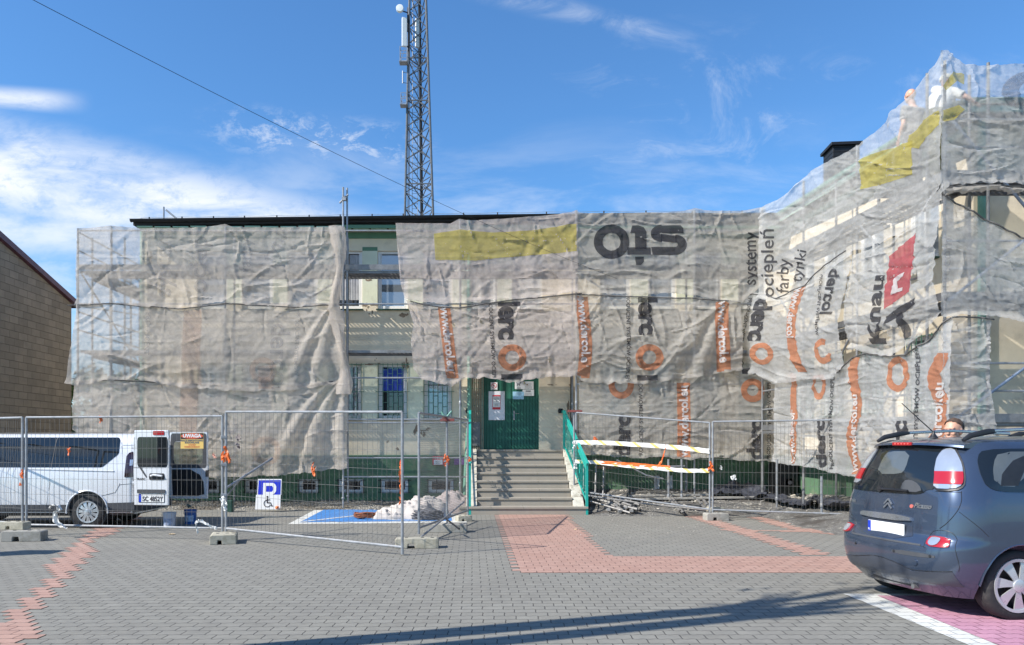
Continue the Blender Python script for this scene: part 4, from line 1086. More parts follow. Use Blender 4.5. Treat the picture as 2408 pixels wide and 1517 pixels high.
# --- centre block
n4 = Net('scaffold_net', PM, 930, 1358, [(930, 524), (1060, 525), (1080, 516), (1100, 519), (1240, 510), (1340, 500), (1357, 494)], [(930, 702), (975, 713), (1080, 717), (1130, 707), (1250, 702), (1357, 690)], NETP,
         'pinkish net with a yellow patch over the upper windows right of the open bay', GB, left=[(0, 0), (.3, 4), (.8, 12), (1, 22)], poles=(1082, 1355), creases=90, rope=False, seed=21, fan=((1262, 515, 1.0, 2.2, 15, .09, 110),))
n4.poly([(1020, 549), (1082, 541), (1160, 547), (1260, 541), (1340, 528), (1357, 527), (1357, 592), (1270, 600), (1180, 607), (1120, 614), (1024, 612)], PY, 'yellow_patch')
n5 = Net('scaffold_net', PM, 965, 1368, [(965, 705), (1000, 716), (1080, 722), (1180, 706), (1368, 688)], [(965, 870), (985, 893), (1060, 908), (1085, 892), (1140, 888), (1200, 902), (1240, 893), (1290, 886), (1368, 884)], NETP,
         'pinkish net with an orange stripe and upright lettering hanging above the green door', GB, left=[(0, -10), (.35, 8), (.6, 2), (1, 8)], creases=110, seed=24, belly=.10, poles=(1355,), fan=((960, 700, -.3, 1.2, 16, .06, 120),), holes=((1130, 757, 4), (1062, 765, 5), (1290, 846, 4)))
bd = lambda y: (y - 735) * .12
stripe(n5, 1031, 710, 890, 29, PO, bd); n5.text('www.dercol.eu', 1037, 714, 29, 90, PWH, .03, .96, bend=lambda y: (y - 735) * .12, lift=.022, sx=.93)
n5.text('PRODUCENT SYSTEMÓW OCIEPLEŃ', 1150, 700, 12.5, 90, PB, .025, bend=lambda y: (y - 735) * .05, sx=1.02)
n5.text('derc', 1174, 690, 68, 90, PB, .045, .95, sx=.92); n5.ring(1204, 842, 33, 31, 17, 15, PO); n5.text('l', 1182, 880, 62, 90, PB, .06)
# --- right block
n6 = Net('scaffold_net', PM, 1352, 1800, [(1352, 494), (1364, 500), (1480, 500), (1600, 497), (1633, 490), (1660, 494), (1740, 496), (1790, 488), (1800, 486)], [(1352, 690), (1400, 692), (1500, 696), (1580, 690), (1633, 695), (1700, 712), (1742, 712), (1770, 690), (1800, 660)], NETG,
         'grey net with a large upside down dark logo over the upper windows', GB, poles=(1355, 1633, 1790), creases=100, rope=False, seed=31, fan=((1645, 690, 3.0, 3.9, 15, .07, 140), (1633, 600, .2, 1.3, 14, .08, 100)))
# upside down word, bold round strokes
n6.ring(1438, 569, 42, 41, 21, 20, PB)
n6.ring(1556, 549.5, 26, 21, 21, 19, PB, a0=PI * .5, a1=PI * 1.5)
n6.poly([(1556, 530), (1600, 530), (1606, 538), (1607, 549), (1556, 549)], PB, 'lettering'); n6.poly([(1554, 549), (1556, 571), (1592, 571), (1592, 551.5)][::-1], NETG, 'lettering')
n6.ring(1588, 576, 26, 24, 21, 19, PB, a0=-PI * .5, a1=PI * .5); n6.poly([(1588, 600), (1534, 600), (1532, 590), (1531, 581), (1588, 581)], PB, 'lettering'); n6.poly([(1554, 550), (1590, 554.5), (1590, 572), (1554, 568)], PB, 'lettering', .016)
n6.poly([(1487, 530), (1501, 530), (1514, 534), (1520, 545), (1520, 586), (1493, 586), (1493, 548), (1482, 548)], PB, 'lettering'); n6.poly([(1475, 582), (1530, 582), (1530, 600), (1475, 600)], PB, 'lettering')
n6.poly([(1493, 604), (1514, 604), (1514, 616), (1507, 624), (1495, 624)], PB, 'lettering')
n6.text('systemy', 1776, 672, 42, -90, PB, .012, sx=.92)
n7 = Net('scaffold_net', PM, 1352, 1742, [(1352, 690), (1400, 692), (1500, 696), (1633, 700), (1742, 708)], [(1352, 884), (1365, 897), (1400, 901), (1500, 903), (1600, 893), (1680, 880), (1742, 872)], NETG,
         'grey net with two orange web address stripes and upright lettering, middle row', GB, poles=(1355, 1633), creases=110, seed=33, belly=.14, fan=((1720, 700, 1.7, 2.9, 15, .10, 200),), off=.02)
stripe(n7, 1356, 698, 890, 30, PO, lambda y: 4 * math.sin(y / 40)); n7.text('www.dercol.e', 1362, 700, 28, 90, PWH, .03, .97, lift=.022, bend=lambda y: 4 * math.sin(y / 40))
n7.text('PRODUCENT SYSTEMÓW OCIEPLEŃ', 1472, 690, 12.5, 90, PB, .025, bend=lambda y: -(y - 735) * .015, sx=1.02)
n7.text('derc', 1502, 682, 60, 90, PB, .045, .95, sx=1.02); n7.ring(1524, 842, 33, 31, 17, 15, PO); n7.text('l', 1500, 883, 60, 90, PB, .06)
stripe(n7, 1681, 705, 892, 31, PO, lambda y: 3 * math.sin(y / 33)); n7.text('www.dercol.e', 1688, 700, 28, 90, PWH, .03, .97, lift=.022, bend=lambda y: 3 * math.sin(y / 33))
n8 = Net('scaffold_net', PM, 1362, 1822, [(1362, 893), (1500, 897), (1600, 885), (1700, 868), (1822, 860)], [(1362, 1060), (1380, 1068), (1500, 1078), (1540, 1074), (1600, 1080), (1700, 1078), (1822, 1086)], NETG,
         'grey net with orange rings and upright lettering, lowest row above the rubble', GB, poles=(1633,), creases=110, seed=37, belly=.06, pleat=.05, off=-.03)
n8.ring(1461, 904, 30, 34, 15, 16, PO); n8.text('derc', 1480, 1075, 52, -90, PB, .045, .97, sx=1.05); n8.text('PRODUCENT SYSTEMÓW OCIEPLEŃ', 1511, 1078, 12.5, -90, PB, .025, sx=1.05)
stripe(n8, 1592, 900, 1078, 30, PO); n8.text('www.dercol.eu', 1616, 1074, 28, -90, PWH, .03, .97, lift=.022)
n8.ring(1770, 918, 28, 28, 15, 15, PO, a1=2 * PI); n8.text('derc', 1792, 1080, 52, -90, PB, .045, .97, sx=.98); n8.text('l', 1784, 880, 52, -90, PB, .06); n8.text('PRODUCENT SYSTEMÓW OCIEPLEŃ', 1812, 1083, 12.0, -90, PB, .025, sx=1.03)
# --- wing
n9 = Net('scaffold_net', PWG, 1786, 2214, [(1786, 490), (1800, 482), (1830, 468), (1915, 398), (1958, 372), (2000, 352), (2090, 285), (2094, 264), (2150, 212), (2196, 150), (2214, 118)], [(1786, 700), (1850, 712), (1920, 672), (1955, 640), (1990, 605), (2015, 590), (2080, 572), (2120, 555), (2160, 520), (2190, 470), (2214, 450)], NETL,
         'pale net along the top of the side wing with yellow patches and upright words', GC, poles=(1800, 1915, 2094), creases=90, rope=False, seed=41, belly=.03, res=3.4, fan=((2214, 130, 1.7, 2.4, 14, .09, 200),))
n9.text('ociepleń', 1822, 700, 40, -90, PB, .012, sx=1.18); n9.text('farby', 1853, 690, 38, -86, PB, .01, sx=1.05); n9.text('tynki', 1886, 665, 36, -80, PB, .01, sx=1.1)
n9.poly([(2020, 374), (2070, 356), (2106, 348), (2140, 330), (2144, 410), (2100, 428), (2024, 446)], PY, 'yellow_patch'); n9.poly([(2130, 345), (2136, 318), (2165, 290), (2214, 255), (2213, 290), (2160, 350)], PY, 'yellow_patch')
n10 = Net('scaffold_net', PWG, 1716, 1995, [(1716, 770), (1745, 700), (1772, 688), (1800, 690), (1830, 700), (1900, 668), (1940, 625), (1990, 590), (1995, 588)], [(1716, 872), (1790, 880), (1830, 905), (1900, 893), (1960, 890), (1985, 873), (1995, 868)], NETW,
          'bright white net with an orange web address stripe and ring in the inner corner', GC, creases=70, seed=44, belly=.10, res=3.0, off=.05, right=[(0, 14), (.3, 8), (.6, -6), (1, 0)], fan=((1990, 880, 2.3, 3.4, 14, .09, 150),), cre_dir=(.5, .4))
n10.text('derc', 1784, 702, 58, 90, PB, .045, .95, sx=.98, bend=lambda y: -(y - 700) * .09); n10.ring(1806, 832, 28, 26, 14, 12, PO); n10.text('PRODUCENT SYSTEMÓW OCIEPLEŃ', 1766, 700, 12.0, 90, PB, .025, bend=lambda y: -(y - 700) * .10, sx=.98)
stripe(n10, 1884, 668, 875, 22, PO, lambda y: -22 * math.sin((y - 660) / 66.0)); n10.text('www.dercol', 1887, 676, 24, 90, PWH, .03, 1, lift=.022, bend=lambda y: -22 * math.sin((y - 660) / 66.0))
n10.text('dercol', 1958, 632, 42, 90, PB, .03, 1.0, bend=lambda y: -(y - 640) * .12, sx=1.0); n10.ring(1950, 826, 19, 30, 9, 15, PO, a0=.2, a1=5.2); n10.text('PRODUCENT SYSTEMÓW', 1936, 645, 10, 90, PB, .025, sx=1.25)
n11 = Net('scaffold_net', PWG, 2010, 2226, [(2010, 600), (2040, 592), (2080, 572), (2130, 550), (2180, 490), (2226, 430)], [(2010, 820), (2040, 825), (2090, 838), (2130, 832), (2170, 795), (2226, 745)], NETL,
          'grey net with a red square sagging near the corner of the side wing', GC, creases=70, rope=False, seed=47, belly=.16, res=3.0, off=.05, fan=((2226, 740, 2.4, 3.3, 15, .10, 160),), holes=((2174, 655, 8), (2096, 786, 10), (2138, 782, 9)))
n11.poly([(2103, 602), (2166, 548), (2170, 686), (2106, 728)], PR, 'red_square'); n11.poly([(2125, 655), (2150, 640), (2150, 650), (2135, 662), (2140, 680), (2152, 676), (2152, 684), (2122, 694)], PWH, 'printed_patch', .022)
n11.text('Knau', 2098, 812, 44, -90, PB, .04, 1.05, sx=1.75)
n11.poly([(2110, 745), (2180, 700), (2180, 716), (2112, 764)], PB, 'lettering'); n11.poly([(2134, 742), (2150, 733), (2160, 790), (2146, 800)], PB, 'lettering', .016)
n12 = Net('scaffold_net', PWG, 1822, 2235, [(1822, 862), (1900, 880), (1975, 870), (2000, 840), (2035, 828), (2090, 836), (2130, 832), (2180, 800), (2235, 745)], [(1822, 1086), (1870, 1094), (1930, 1104), (2000, 1118), (2060, 1120), (2235, 1150)], NETW,
          'pale net with orange stripes and rings down to the rubble along the side wing', GC, creases=90, seed=51, belly=.04, res=3.2, pleat=.05, off=-.02)
for xs_, w_ in ((1862, 14), (2002, 22), (2196, 33)):
    stripe(n12, xs_, 830, 1140, w_, PO, lambda y, x=xs_: (x - 1800) / 28 * math.sin(y / 27.0 + x))
n12.text('www.dercol', 1873, 1090, 15, -90, PWH, .03, lift=.022, sx=1.6); n12.text('www.dercol.eu', 2020, 1110, 22, -90, PWH, .03, lift=.022, sx=1.35); n12.text('www.dercol.eu', 2222, 1140, 34, -90, PWH, .03, lift=.022, sx=1.15)
n12.ring(1926, 906, 16, 34, 8, 15, PO); n12.text('derc', 1944, 1100, 34, -90, PB, .045, sx=1.85); n12.text('PRODUCENT SYSTEMÓW OCIEPLEŃ', 1962, 1104, 11, -90, PB, .025, sx=1.30)
n12.ring(2112, 880, 26, 42, 12, 16, PO); n12.text('derc', 2134, 1130, 44, -90, PB, .045, sx=1.75); n12.text('PRODUCENT SYSTEMÓW OCIEPLEŃ', 2163, 1130, 14, -90, PB, .025, sx=1.35)
# --- end wall
n13 = Net('scaffold_net', PE, 2210, 2600, [(2210, 120), (2228, 118), (2262, 150), (2300, 156), (2420, 149), (2600, 150)], [(2210, 455), (2225, 438), (2300, 432), (2408, 438), (2600, 445)], NETL,
          'pale net with part of a large grey letter at the top of the right corner', None, creases=50, rope=False, seed=61, res=4.0, belly=.04, fan=((2228, 118, .9, 1.7, 13, .10, 200),))
n13.ring(2428, 218, 76, 50, 40, 24, PG); n13.ring(2428, 218, 74, 48, 38, 24, PG)
n13.poly([(2214, 205), (2240, 168), (2262, 178), (2266, 200), (2250, 190), (2222, 215)], PY, 'yellow_patch')
n13.poly([(2212, 290), (2214, 262), (2250, 250), (2262, 262), (2240, 285)], PY, 'yellow_patch')
n14 = Net('scaffold_net', PE, 2212, 2600, [(2212, 452), (2240, 470), (2300, 505), (2408, 560), (2600, 650)], [(2212, 748), (2260, 742), (2330, 745), (2400, 760), (2600, 800)], NETL,
          'grey net slung diagonally over the end wall at the right edge', None, creases=40, seed=64, res=4.0, belly=.03)
n14.text('csamit.com', 2222, 742, 32, -86, PG, .012, sx=1.25)
n15 = Net('scaffold_net', PE, 2215, 2332, [(2215, 752), (2240, 744), (2300, 745), (2332, 750)], [(2215, 1150), (2332, 1160)], NETL,
          'pale net strip hanging below the deck at the corner of the side wing', None, creases=60, seed=67, res=3.4, belly=.03, pleat=.05, right=[(0, -4), (.3, -8), (.6, 6), (1, 4)])
n16 = Net('scaffold_net', PE, 2214, 2600, [(2214, 440), (2300, 434), (2408, 440), (2600, 446)], [(2214, 462), (2260, 458), (2330, 452), (2408, 462), (2600, 468)], NETG,
          'dark rolled net edge tied along the upper rail at the right corner', None, creases=20, seed=69, res=3.0, belly=.10, pleat=.07)

# ============================================================ TOWER, CABLE, NEIGHBOUR HOUSE
tw = empty('lattice_mast', (-3.1, 45.5, 0), 'tall grey steel lattice mast with antennas rising behind the roof', 'antenna mast')
zb, zt = 14.9, 27.8
MASTM = M('mast_steel', (.13, .135, .14), .5, metal=.4, var=.3)
def tl(k, z):
    f = (z - zb) / (zt - zb)
    X_ = {'L': (-3.95, -3.675), 'R': (-2.275, -2.70), 'M': (-3.03, -3.16)}[k]; Y_ = {'L': 45.0, 'R': 45.0, 'M': 46.25 - .25 * f}[k]
    return Vector((X_[0] + (X_[1] - X_[0]) * f, Y_, z))
for k, r in (('L', .07), ('R', .07), ('M', .10)):
    m = MB(); m.tube([tl(k, 0), tl(k, 34)], r, 8); m.build('leg', MASTM if k != 'M' else BLACKM, tw)
z = 0.0; levels = []
while z < 33:
    levels.append(z); z += .97
for a, b in (('L', 'R'), ('L', 'M'), ('R', 'M')):
    m = MB()
    for i, z in enumerate(levels):
        if i % 2 == 0: m.bar(tl(a, z), tl(b, z + .97), .045, .045); m.bar(tl(b, z), tl(a, z + .97), .045, .045)
        else: m.bar(tl(b, z), tl(a, z + .97), .045, .045); m.bar(tl(a, z), tl(b, z + .97), .045, .045)
    for z in (17.0, 21.9, 24.4): m.bar(tl(a, z), tl(b, z), .06, .06)
    m.build('bracing', MASTM, tw)
m = MB()
lx = lambda z: Vector(((tl('L', z).x * .66 + tl('R', z).x * .34) , 45.25, z))
for s in (-.16, .16): m.tube([lx(0) + Vector((s, 0, 0)), lx(33) + Vector((s, 0, 0))], .018, 5)
for i in range(110): p = lx(i * .3); m.bar(p + Vector((-.16, 0, 0)), p + Vector((.16, 0, 0)), .02)
m.build('ladder', GALV, tw)
m = MB()
for s in (-.38, -.45): m.tube([lx(0) + Vector((s, .1, 0)), lx(30) + Vector((s + .05, .1, 0))], .022, 5)
m.build('cable_run', BLACKM, tw)
def TP(x, y, d=44.6): return P(x, y, d)
ANTW = M('antenna_white', (.74, .76, .74), .45, var=.05)
c = TP(951, 76); m = MB(); m.box(c, (.30, .16, 1.68), rz=.25); m.build('panel_antenna', ANTW, tw, bevel=.03)
m = MB(); m.tube([c + Vector((.22, .2, -1.0)), c + Vector((.22, .2, 1.15))], .035, 6)
for q in (-.7, .2, .8): m.bar(c + Vector((.1, .1, q)), tl('L', c.z + q), .05)
m.build('antenna_mount', BLACKM, tw)
c = TP(981, 78, 45.3); m = MB(); m.box(c, (.24, .14, 1.7), rz=-.5); m.build('panel_antenna', ANTW, tw, bevel=.03)
c = TP(1003.5, 70, 45.4); m = MB(); m.box(c, (.10, .2, 1.7)); m.build('panel_antenna', M('antenna_grey', (.45, .55, .55), .5), tw, bevel=.03)
c = TP(940, 18.5, 44.4); m = MB(); m.lathe([(.02, -.03), (.2, -.02), (.215, .0), (.215, .16), (.12, .26), (.03, .30)], c, 24, 'Y'); m.build('dish_antenna', ANTW, tw, smooth=True)
m = MB(); m.tube([c + Vector((.05, .3, 0)), c + Vector((.42, .4, -.05))], .04, 6); m.tube([c + Vector((.42, .4, .25)), c + Vector((.42, .4, -1.1))], .03, 6); m.build('antenna_mount', BLACKM, tw)
for (xa, ya, xb, yb) in ((941, 112, 957, 146), (943, 221, 956, 247)):
    a = TP(xa, yb); b = TP(xb, ya); m = MB(); m.box(((a.x + b.x) / 2, 44.7, a.z), (b.x - a.x + .1, .5, .06))
    m.build('work_platform', GALV, tw)
    m = MB()
    for X_ in (a.x, b.x):
        for Y_ in (44.45, 44.95): m.bar((X_, Y_, a.z), (X_, Y_, b.z), .03)
    for z in (b.z, (a.z + b.z) / 2):
        m.bar((a.x, 44.45, z), (b.x, 44.45, z), .025); m.bar((a.x, 44.95, z), (b.x, 44.95, z), .025); m.bar((a.x, 44.45, z), (a.x, 44.95, z), .025)
    m.bar((a.x + .05, 44.45, a.z), (b.x - .05, 44.45, b.z), .02)
    m.build('platform_railing', GALV, tw)
a = TP(947, 182); m = MB(); m.tube([a + Vector((0, 0, -.35)), a + Vector((0, 0, .38))], .035, 6); m.bar(a + Vector((0, 0, .3)), a + Vector((.3, .1, .3)), .03); m.bar(a + Vector((0, 0, -.3)), a + Vector((.3, .1, -.3)), .03); m.build('rod_antenna', GALV, tw)

m = MB(); a = P(40, -20, 8); b = P(1450, 655, 18.6); pts = []
for i in range(41):
    f = i / 40; p = a.lerp(b, f); p.z -= .16 * 4 * f * (1 - f); pts.append(p)
m.tube(pts, .0035, 5); tag(m.build('overhead_cable', BLACKM), 'thin black overhead cable slanting down from the upper left to the netted front', 'cable')

# neighbour house with sand lime brick gable wall (in shade) at the left
nb = empty('brick_house', (-14, 22, 0), 'tall grey beige brick side wall with sloping dark red edge at the far left', 'house')
NBR = NT('sandlime_brick'); co = NBR.coord(kind='World')
sp_ = NBR.new('ShaderNodeSeparateXYZ'); NBR.link(co, sp_.inputs[0]); cm = NBR.new('ShaderNodeCombineXYZ'); NBR.link(sp_.outputs[1], cm.inputs[0]); NBR.link(sp_.outputs[2], cm.inputs[1])
br = NBR.new('ShaderNodeTexBrick'); NBR.link(cm.outputs[0], br.inputs['Vector']); br.inputs['Scale'].default_value = 1
br.inputs['Brick Width'].default_value = .42; br.inputs['Row Height'].default_value = .205; br.inputs['Mortar Size'].default_value = .007; br.inputs['Mortar Smooth'].default_value = .2
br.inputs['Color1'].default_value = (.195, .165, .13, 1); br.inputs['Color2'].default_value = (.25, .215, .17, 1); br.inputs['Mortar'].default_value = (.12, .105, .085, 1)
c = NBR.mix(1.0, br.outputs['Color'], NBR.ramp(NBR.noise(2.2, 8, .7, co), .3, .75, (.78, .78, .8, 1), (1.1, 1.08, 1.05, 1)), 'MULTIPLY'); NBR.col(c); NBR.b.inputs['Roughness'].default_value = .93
NBR.link(NBR.bump(NBR.noise(45, 5, .7, co), .4, .01, NBR.bump(NBR.math('SUBTRACT', 1.0, br.outputs['Fac']), 1.0, .02)), NBR.b.inputs['Normal'])
X_ = -12.56; ya, yb = 20.15, 24.0; za, zb_ = 7.08, 6.03
m = MB(); m.add([(X_, ya, -.1), (X_, yb, -.1), (X_, yb, zb_), (X_, ya, za), (X_ - 8, ya, -.1), (X_ - 8, yb, -.1), (X_ - 8, yb, zb_), (X_ - 8, ya, za)], [(0, 1, 2, 3), (5, 4, 7, 6), (1, 5, 6, 2), (4, 0, 3, 7)])
m.build('wall', NBR.m, nb)
m = MB(); m.prism([(X_ + .12, ya - .25, za + .07), (X_ + .12, yb + .25, zb_ - .07 + .02), (X_ + .12, yb + .25, zb_ + .10), (X_ + .12, ya - .25, za + .24)], (-8.3, 0, 0)); m.build('roof', M('dark_red_roof_edge', (.085, .03, .045), .5, var=.2), nb)
m = MB(); a = Vector((X_ + .1, yb + .33, zb_ - .02)); m.tube([a, a - Vector((8, 0, 0))], .07, 8); m.tube([a + Vector((-.2, 0, 0)), a + Vector((.9, -.4, -.06))], .035, 6); m.build('gutter', BLACKM, nb)

# ------------------------------------------------------------ trees and shrubs beyond
LEAF = M('leaf_green', (.055, .105, .022), .7, var=.5, nscale=3)
LEAF2 = M('leaf_dark_green', (.035, .075, .02), .7, var=.5, nscale=3)
BARK = M('bark', (.10, .08, .06), .9, var=.3)
def tree(name, x, y, h, r, label, mat, seed, n=2600, cz=.62, leaf=.10, trunk=.16):
    rnd = random.Random(seed); t = empty(name, (x, y, 0), label, 'tree')
    m = MB(); m.tube([(x, y, -.1), (x + .05, y, h * .3), (x - .04, y + .05, h * .7)], [trunk, trunk * .75, trunk * .3], 8)
    cl = []
    for k in range(26):
        a = rnd.uniform(0, 2 * PI); e = rnd.uniform(-.5, 1); rr = r * rnd.uniform(.35, .85)
        c = Vector((x + math.cos(a) * rr, y + math.sin(a) * rr, h * cz + e * h * .36)); cl.append((c, r * rnd.uniform(.22, .42)))
        s = Vector((x, y, h * rnd.uniform(.3, .6))); m.tube([s, s.lerp(c, .5) + Vector((0, 0, .1)), c], [trunk * .3, trunk * .18, .012], 5)
    m.build('trunk', BARK, t)
    m = MB()
    for k in range(n):
        c, cr = rnd.choice(cl); v = Vector((rnd.gauss(0, 1), rnd.gauss(0, 1), rnd.gauss(0, .8))).normalized() * cr * rnd.uniform(.5, 1.08)
        p = c + v; s = leaf * rnd.uniform(.6, 1.3); ax = Vector((rnd.gauss(0, 1), rnd.gauss(0, 1), rnd.gauss(0, 1))).normalized(); u = ax.orthogonal().normalized() * s; w = ax.cross(u).normalized() * s * .55
        m.add([p - u, p + w, p + u, p - w], [(0, 1, 2, 3)])
    m.build('crown', mat, t)
    return t
tree('leafy_tree', -13.6, 27.0, 3.7, 1.1, 'small green tree in the gap between the brick house and the nets', LEAF, 3)
tree('leafy_tree', -17.5, 38, 5.0, 2.2, 'dense dark tree far behind the brick house', LEAF2, 4, leaf=.2)
# trees behind the photographer: their trunks throw the two dark bands over the paving
def bare_trunk(x, y, h, lab, seed, r0=.17, lean=(0, 0)):
    rnd = random.Random(seed); t = empty('roadside_tree', (x, y, 0), lab, 'tree'); m = MB()
    top = Vector((x + lean[0], y + lean[1], h)); m.tube([(x, y, -.1), Vector((x, y, 0)).lerp(top, .5) + Vector((.03, 0, 0)), top], [r0, r0 * .95, r0 * .85], 10)
    cl = []
    for k in range(14):
        a = rnd.uniform(0, 2 * PI); c = top + Vector((math.cos(a) * rnd.uniform(.2, .9), math.sin(a) * rnd.uniform(.2, .9), rnd.uniform(-.3, 2.6))); cl.append((c, rnd.uniform(.3, .6)))
        m.tube([top - Vector((0, 0, .3)), top.lerp(c, .5) + Vector((0, 0, .15)), c], [.06, .035, .01], 5)
    m.build('trunk', BARK, t); m = MB()
    for k in range(25):
        c, cr = rnd.choice(cl); p = c + Vector((rnd.gauss(0, 1), rnd.gauss(0, 1), rnd.gauss(0, .8))) * cr * .6; s = .09 * rnd.uniform(.6, 1.3)
        ax = Vector((rnd.gauss(0, 1), rnd.gauss(0, 1), rnd.gauss(0, 1))).normalized(); u = ax.orthogonal().normalized() * s; w = ax.cross(u).normalized() * s * .55
        m.add([p - u, p + w, p + u, p - w], [(0, 1, 2, 3)])
    m.build('crown', LEAF, t)
bare_trunk(-4.2, 5.0, 6.4, 'roadside tree standing left of the frame, its trunk shadow crossing the paving', 8, .17, (0, -.75))
bare_trunk(-4.2, 4.45, 6.2, 'second roadside tree left of the frame, nearer the camera', 9, .15, (.1, -.5))
m = MB(); m.box((-8.75, 10.15, 1.1), (.55, .34, 2.2)); m.box((-8.75, 10.15, 2.23), (.62, .42, .08)); tag(m.build('shadow_pillar', CONC, bevel=.02), 'plain concrete pillar added out of view at the left to cast a shadow', 'pillar')  # added out of view, only to throw the shadow at the lower left

# ============================================================ SITE FENCE, SIGNS, CLUTTER
ORNG = M('orange_tape', (.80, .16, .03), .5, var=.15, nscale=12)
RAGW = M('white_rag', (.70, .69, .66), .8, var=.06, nscale=10)
YEL = M('yellow_paint', (.72, .50, .04), .5)
BLK = M('black_plastic', (.018, .018, .02), .45, var=.3)
def panel(a, b, za, zb, H, label, nv=40, wire=.0026, fine=False, group='mesh panels of the site fence', h=7, ext=(0, 0)):
    """a,b ground xy of the two posts; za,zb height of the feet"""
    A = Vector((*a, za)); B = Vector((*b, zb)); t = empty('mesh_barrier', (A.x, A.y, 0), label, 'fence panel', group)
    Ht = Vector((0, 0, H)); fo = Vector((0, 0, .10))
    for p, e in ((A, ext[0]), (B, ext[1])):
        m = MB(); m.tube([p - Vector((0, 0, e)), p + Ht], .021, 8); m.build('post', GALV, t, smooth=True)
    for q in (fo, Ht):
        m = MB(); m.tube([A + q, B + q], .019, 8); m.build('rail', GALV, t, smooth=True)
    m = MB(); rnd = random.Random(int(abs(A.x) * 100))
    for i in range(1, nv):
        f = i / nv; p = A.lerp(B, f)
        if fine: m.bar(p + fo, p + Ht, wire * 1.6)
        else:
            w = [p + fo, p + fo.lerp(Ht, .35) + Vector((rnd.gauss(0, .006), rnd.gauss(0, .006), 0)), p + fo.lerp(Ht, .7) + Vector((rnd.gauss(0, .006), rnd.gauss(0, .006), 0)), p + Ht]
            m.tube(w, wire, 4, cap=False)
    for i in range(1, h):
        q = fo.lerp(Ht, i / h); m.bar(A + q, B + q, wire * 1.8)
    m.build('wire_mesh', M('wire_steel', (.19, .18, .17), .5, metal=.5, var=.2), t)
    return t
def gd(x, d): return ((x - CX) * d / F, d)
panel(gd(-150, 14.3), gd(53, 13.25), .12, .12, 1.93, 'mesh fence panel at the far left edge in front of the white van')
panel(gd(62, 13.2), gd(523, 12.62), .10, .10, 1.95, 'mesh fence panel between the left and middle concrete feet, warning sign on it')
panel(gd(531.5, 12.6), gd(946, 10.87), .10, .02, 2.02, 'mesh fence panel in front of the blue parking bay, right end propped on the paving', ext=(0, 0))
panel(gd(985, 12.5), gd(1100, 15.9), .12, .12, 1.98, 'fine mesh fence panel turned away beside the entrance steps', nv=90, wire=.0016, fine=True, h=60)
m = MB(); p = gd(1051, 14.2); m.tube([(p[0], p[1], .1), (p[0], p[1], 2.1)], .021, 8); tag(m.build('fence_post', GALV, smooth=True), 'single grey post in the middle of the fine mesh panel', 'post')
panel(gd(1350, 18.2), gd(1669, 16.4), .40, .10, 1.96, 'mesh fence panel with striped tapes right of the entrance steps')
panel(gd(1676, 16.35), gd(2071, 15.0), .10, .10, 1.98, 'mesh fence panel in front of the rubble beside the blue car')
FOOT = M('fence_foot_concrete', (.42, .39, .31), .93, var=.15, nscale=8, bump=.7, bscale=45, dirt=(.25, .23, .17), dscale=5, damt=(.45, .72))
def foot(c, size, rz, label, mat=FOOT, notch=True):
    L, Wd, Hh = size; t = empty('concrete_foot', c, label, 'concrete foot', 'concrete feet under the fence', rz)
    m = MB()
    n = [(-L / 2, 0), (-L * .22, 0), (-L * .20, Hh * .45), (-L * .06, Hh * .45), (-L * .04, 0), (L / 2, 0), (L / 2, Hh * .9), (L / 2 - .03, Hh), (-L / 2 + .03, Hh), (-L / 2, Hh * .9)] if notch else [(-L / 2, 0), (L / 2, 0), (L / 2, Hh), (-L / 2, Hh)]
    m.prism([(x, -Wd / 2, z) for x, z in n], (0, Wd, 0)); m.build('block', mat, t, local=True, bevel=.01, smooth=False)
    m = MB()
    for q in (-.25, .12, .35): m.lathe([(.028, Hh - .001), (.028, Hh + .004)], (q * L, 0, 0), 10)
    m.build('socket', BLK, t, local=True)
    return t
foot((*gd(58, 12.6), 0), (.62, .28, .17), .12, 'large dark concrete foot under the left fence posts', CONC)
foot((*gd(35, 12.75), .171), (.42, .22, .13), -.05, 'small pale concrete foot stacked on the large dark one')
foot((*gd(527, 12.35), 0), (.40, .55, .15), .25, 'concrete foot with a square hole under the middle posts')
foot((*gd(981, 11.75), 0), (.66, .26, .15), .02, 'long pale concrete foot under the open end of the fence')
foot((*gd(1048, 13.9), 0), (.78, .30, .15), -.03, 'grey paving stone weight under the fine mesh panel', CONC, False)
foot((*gd(1683, 16.1), 0), (.46, .30, .15), .03, 'dark concrete foot under the right fence posts', CONC)
foot((*gd(1683, 16.5), .151), (.34, .2, .1), .2, 'small light foot on top of the dark one at the right')
foot((*gd(1090, 15.9), 0), (.30, .25, .12), .3, 'broken pale foot beside the left side of the steps')
def ribbon(pts, w, mat, name, label, cat, up=(0, 0, 1), wob=.01, seed=0, group=None):
    rnd = random.Random(seed); pts = [Vector(p) for p in pts]; rows = []
    n = 8 * (len(pts) - 1)
    for i in range(n + 1):
        f = i / n * (len(pts) - 1); k = min(int(f), len(pts) - 2); q = f - k; p = pts[k].lerp(pts[k + 1], q)
        for e in (-.5, -.17, .17, .5): rows.append(p + Vector(up) * (w * e) + Vector((rnd.gauss(0, wob), rnd.gauss(0, wob), rnd.gauss(0, wob * .5))))
    o = grid_obj(name, rows, n + 1, 4, mat); return tag(o, label, cat, group)
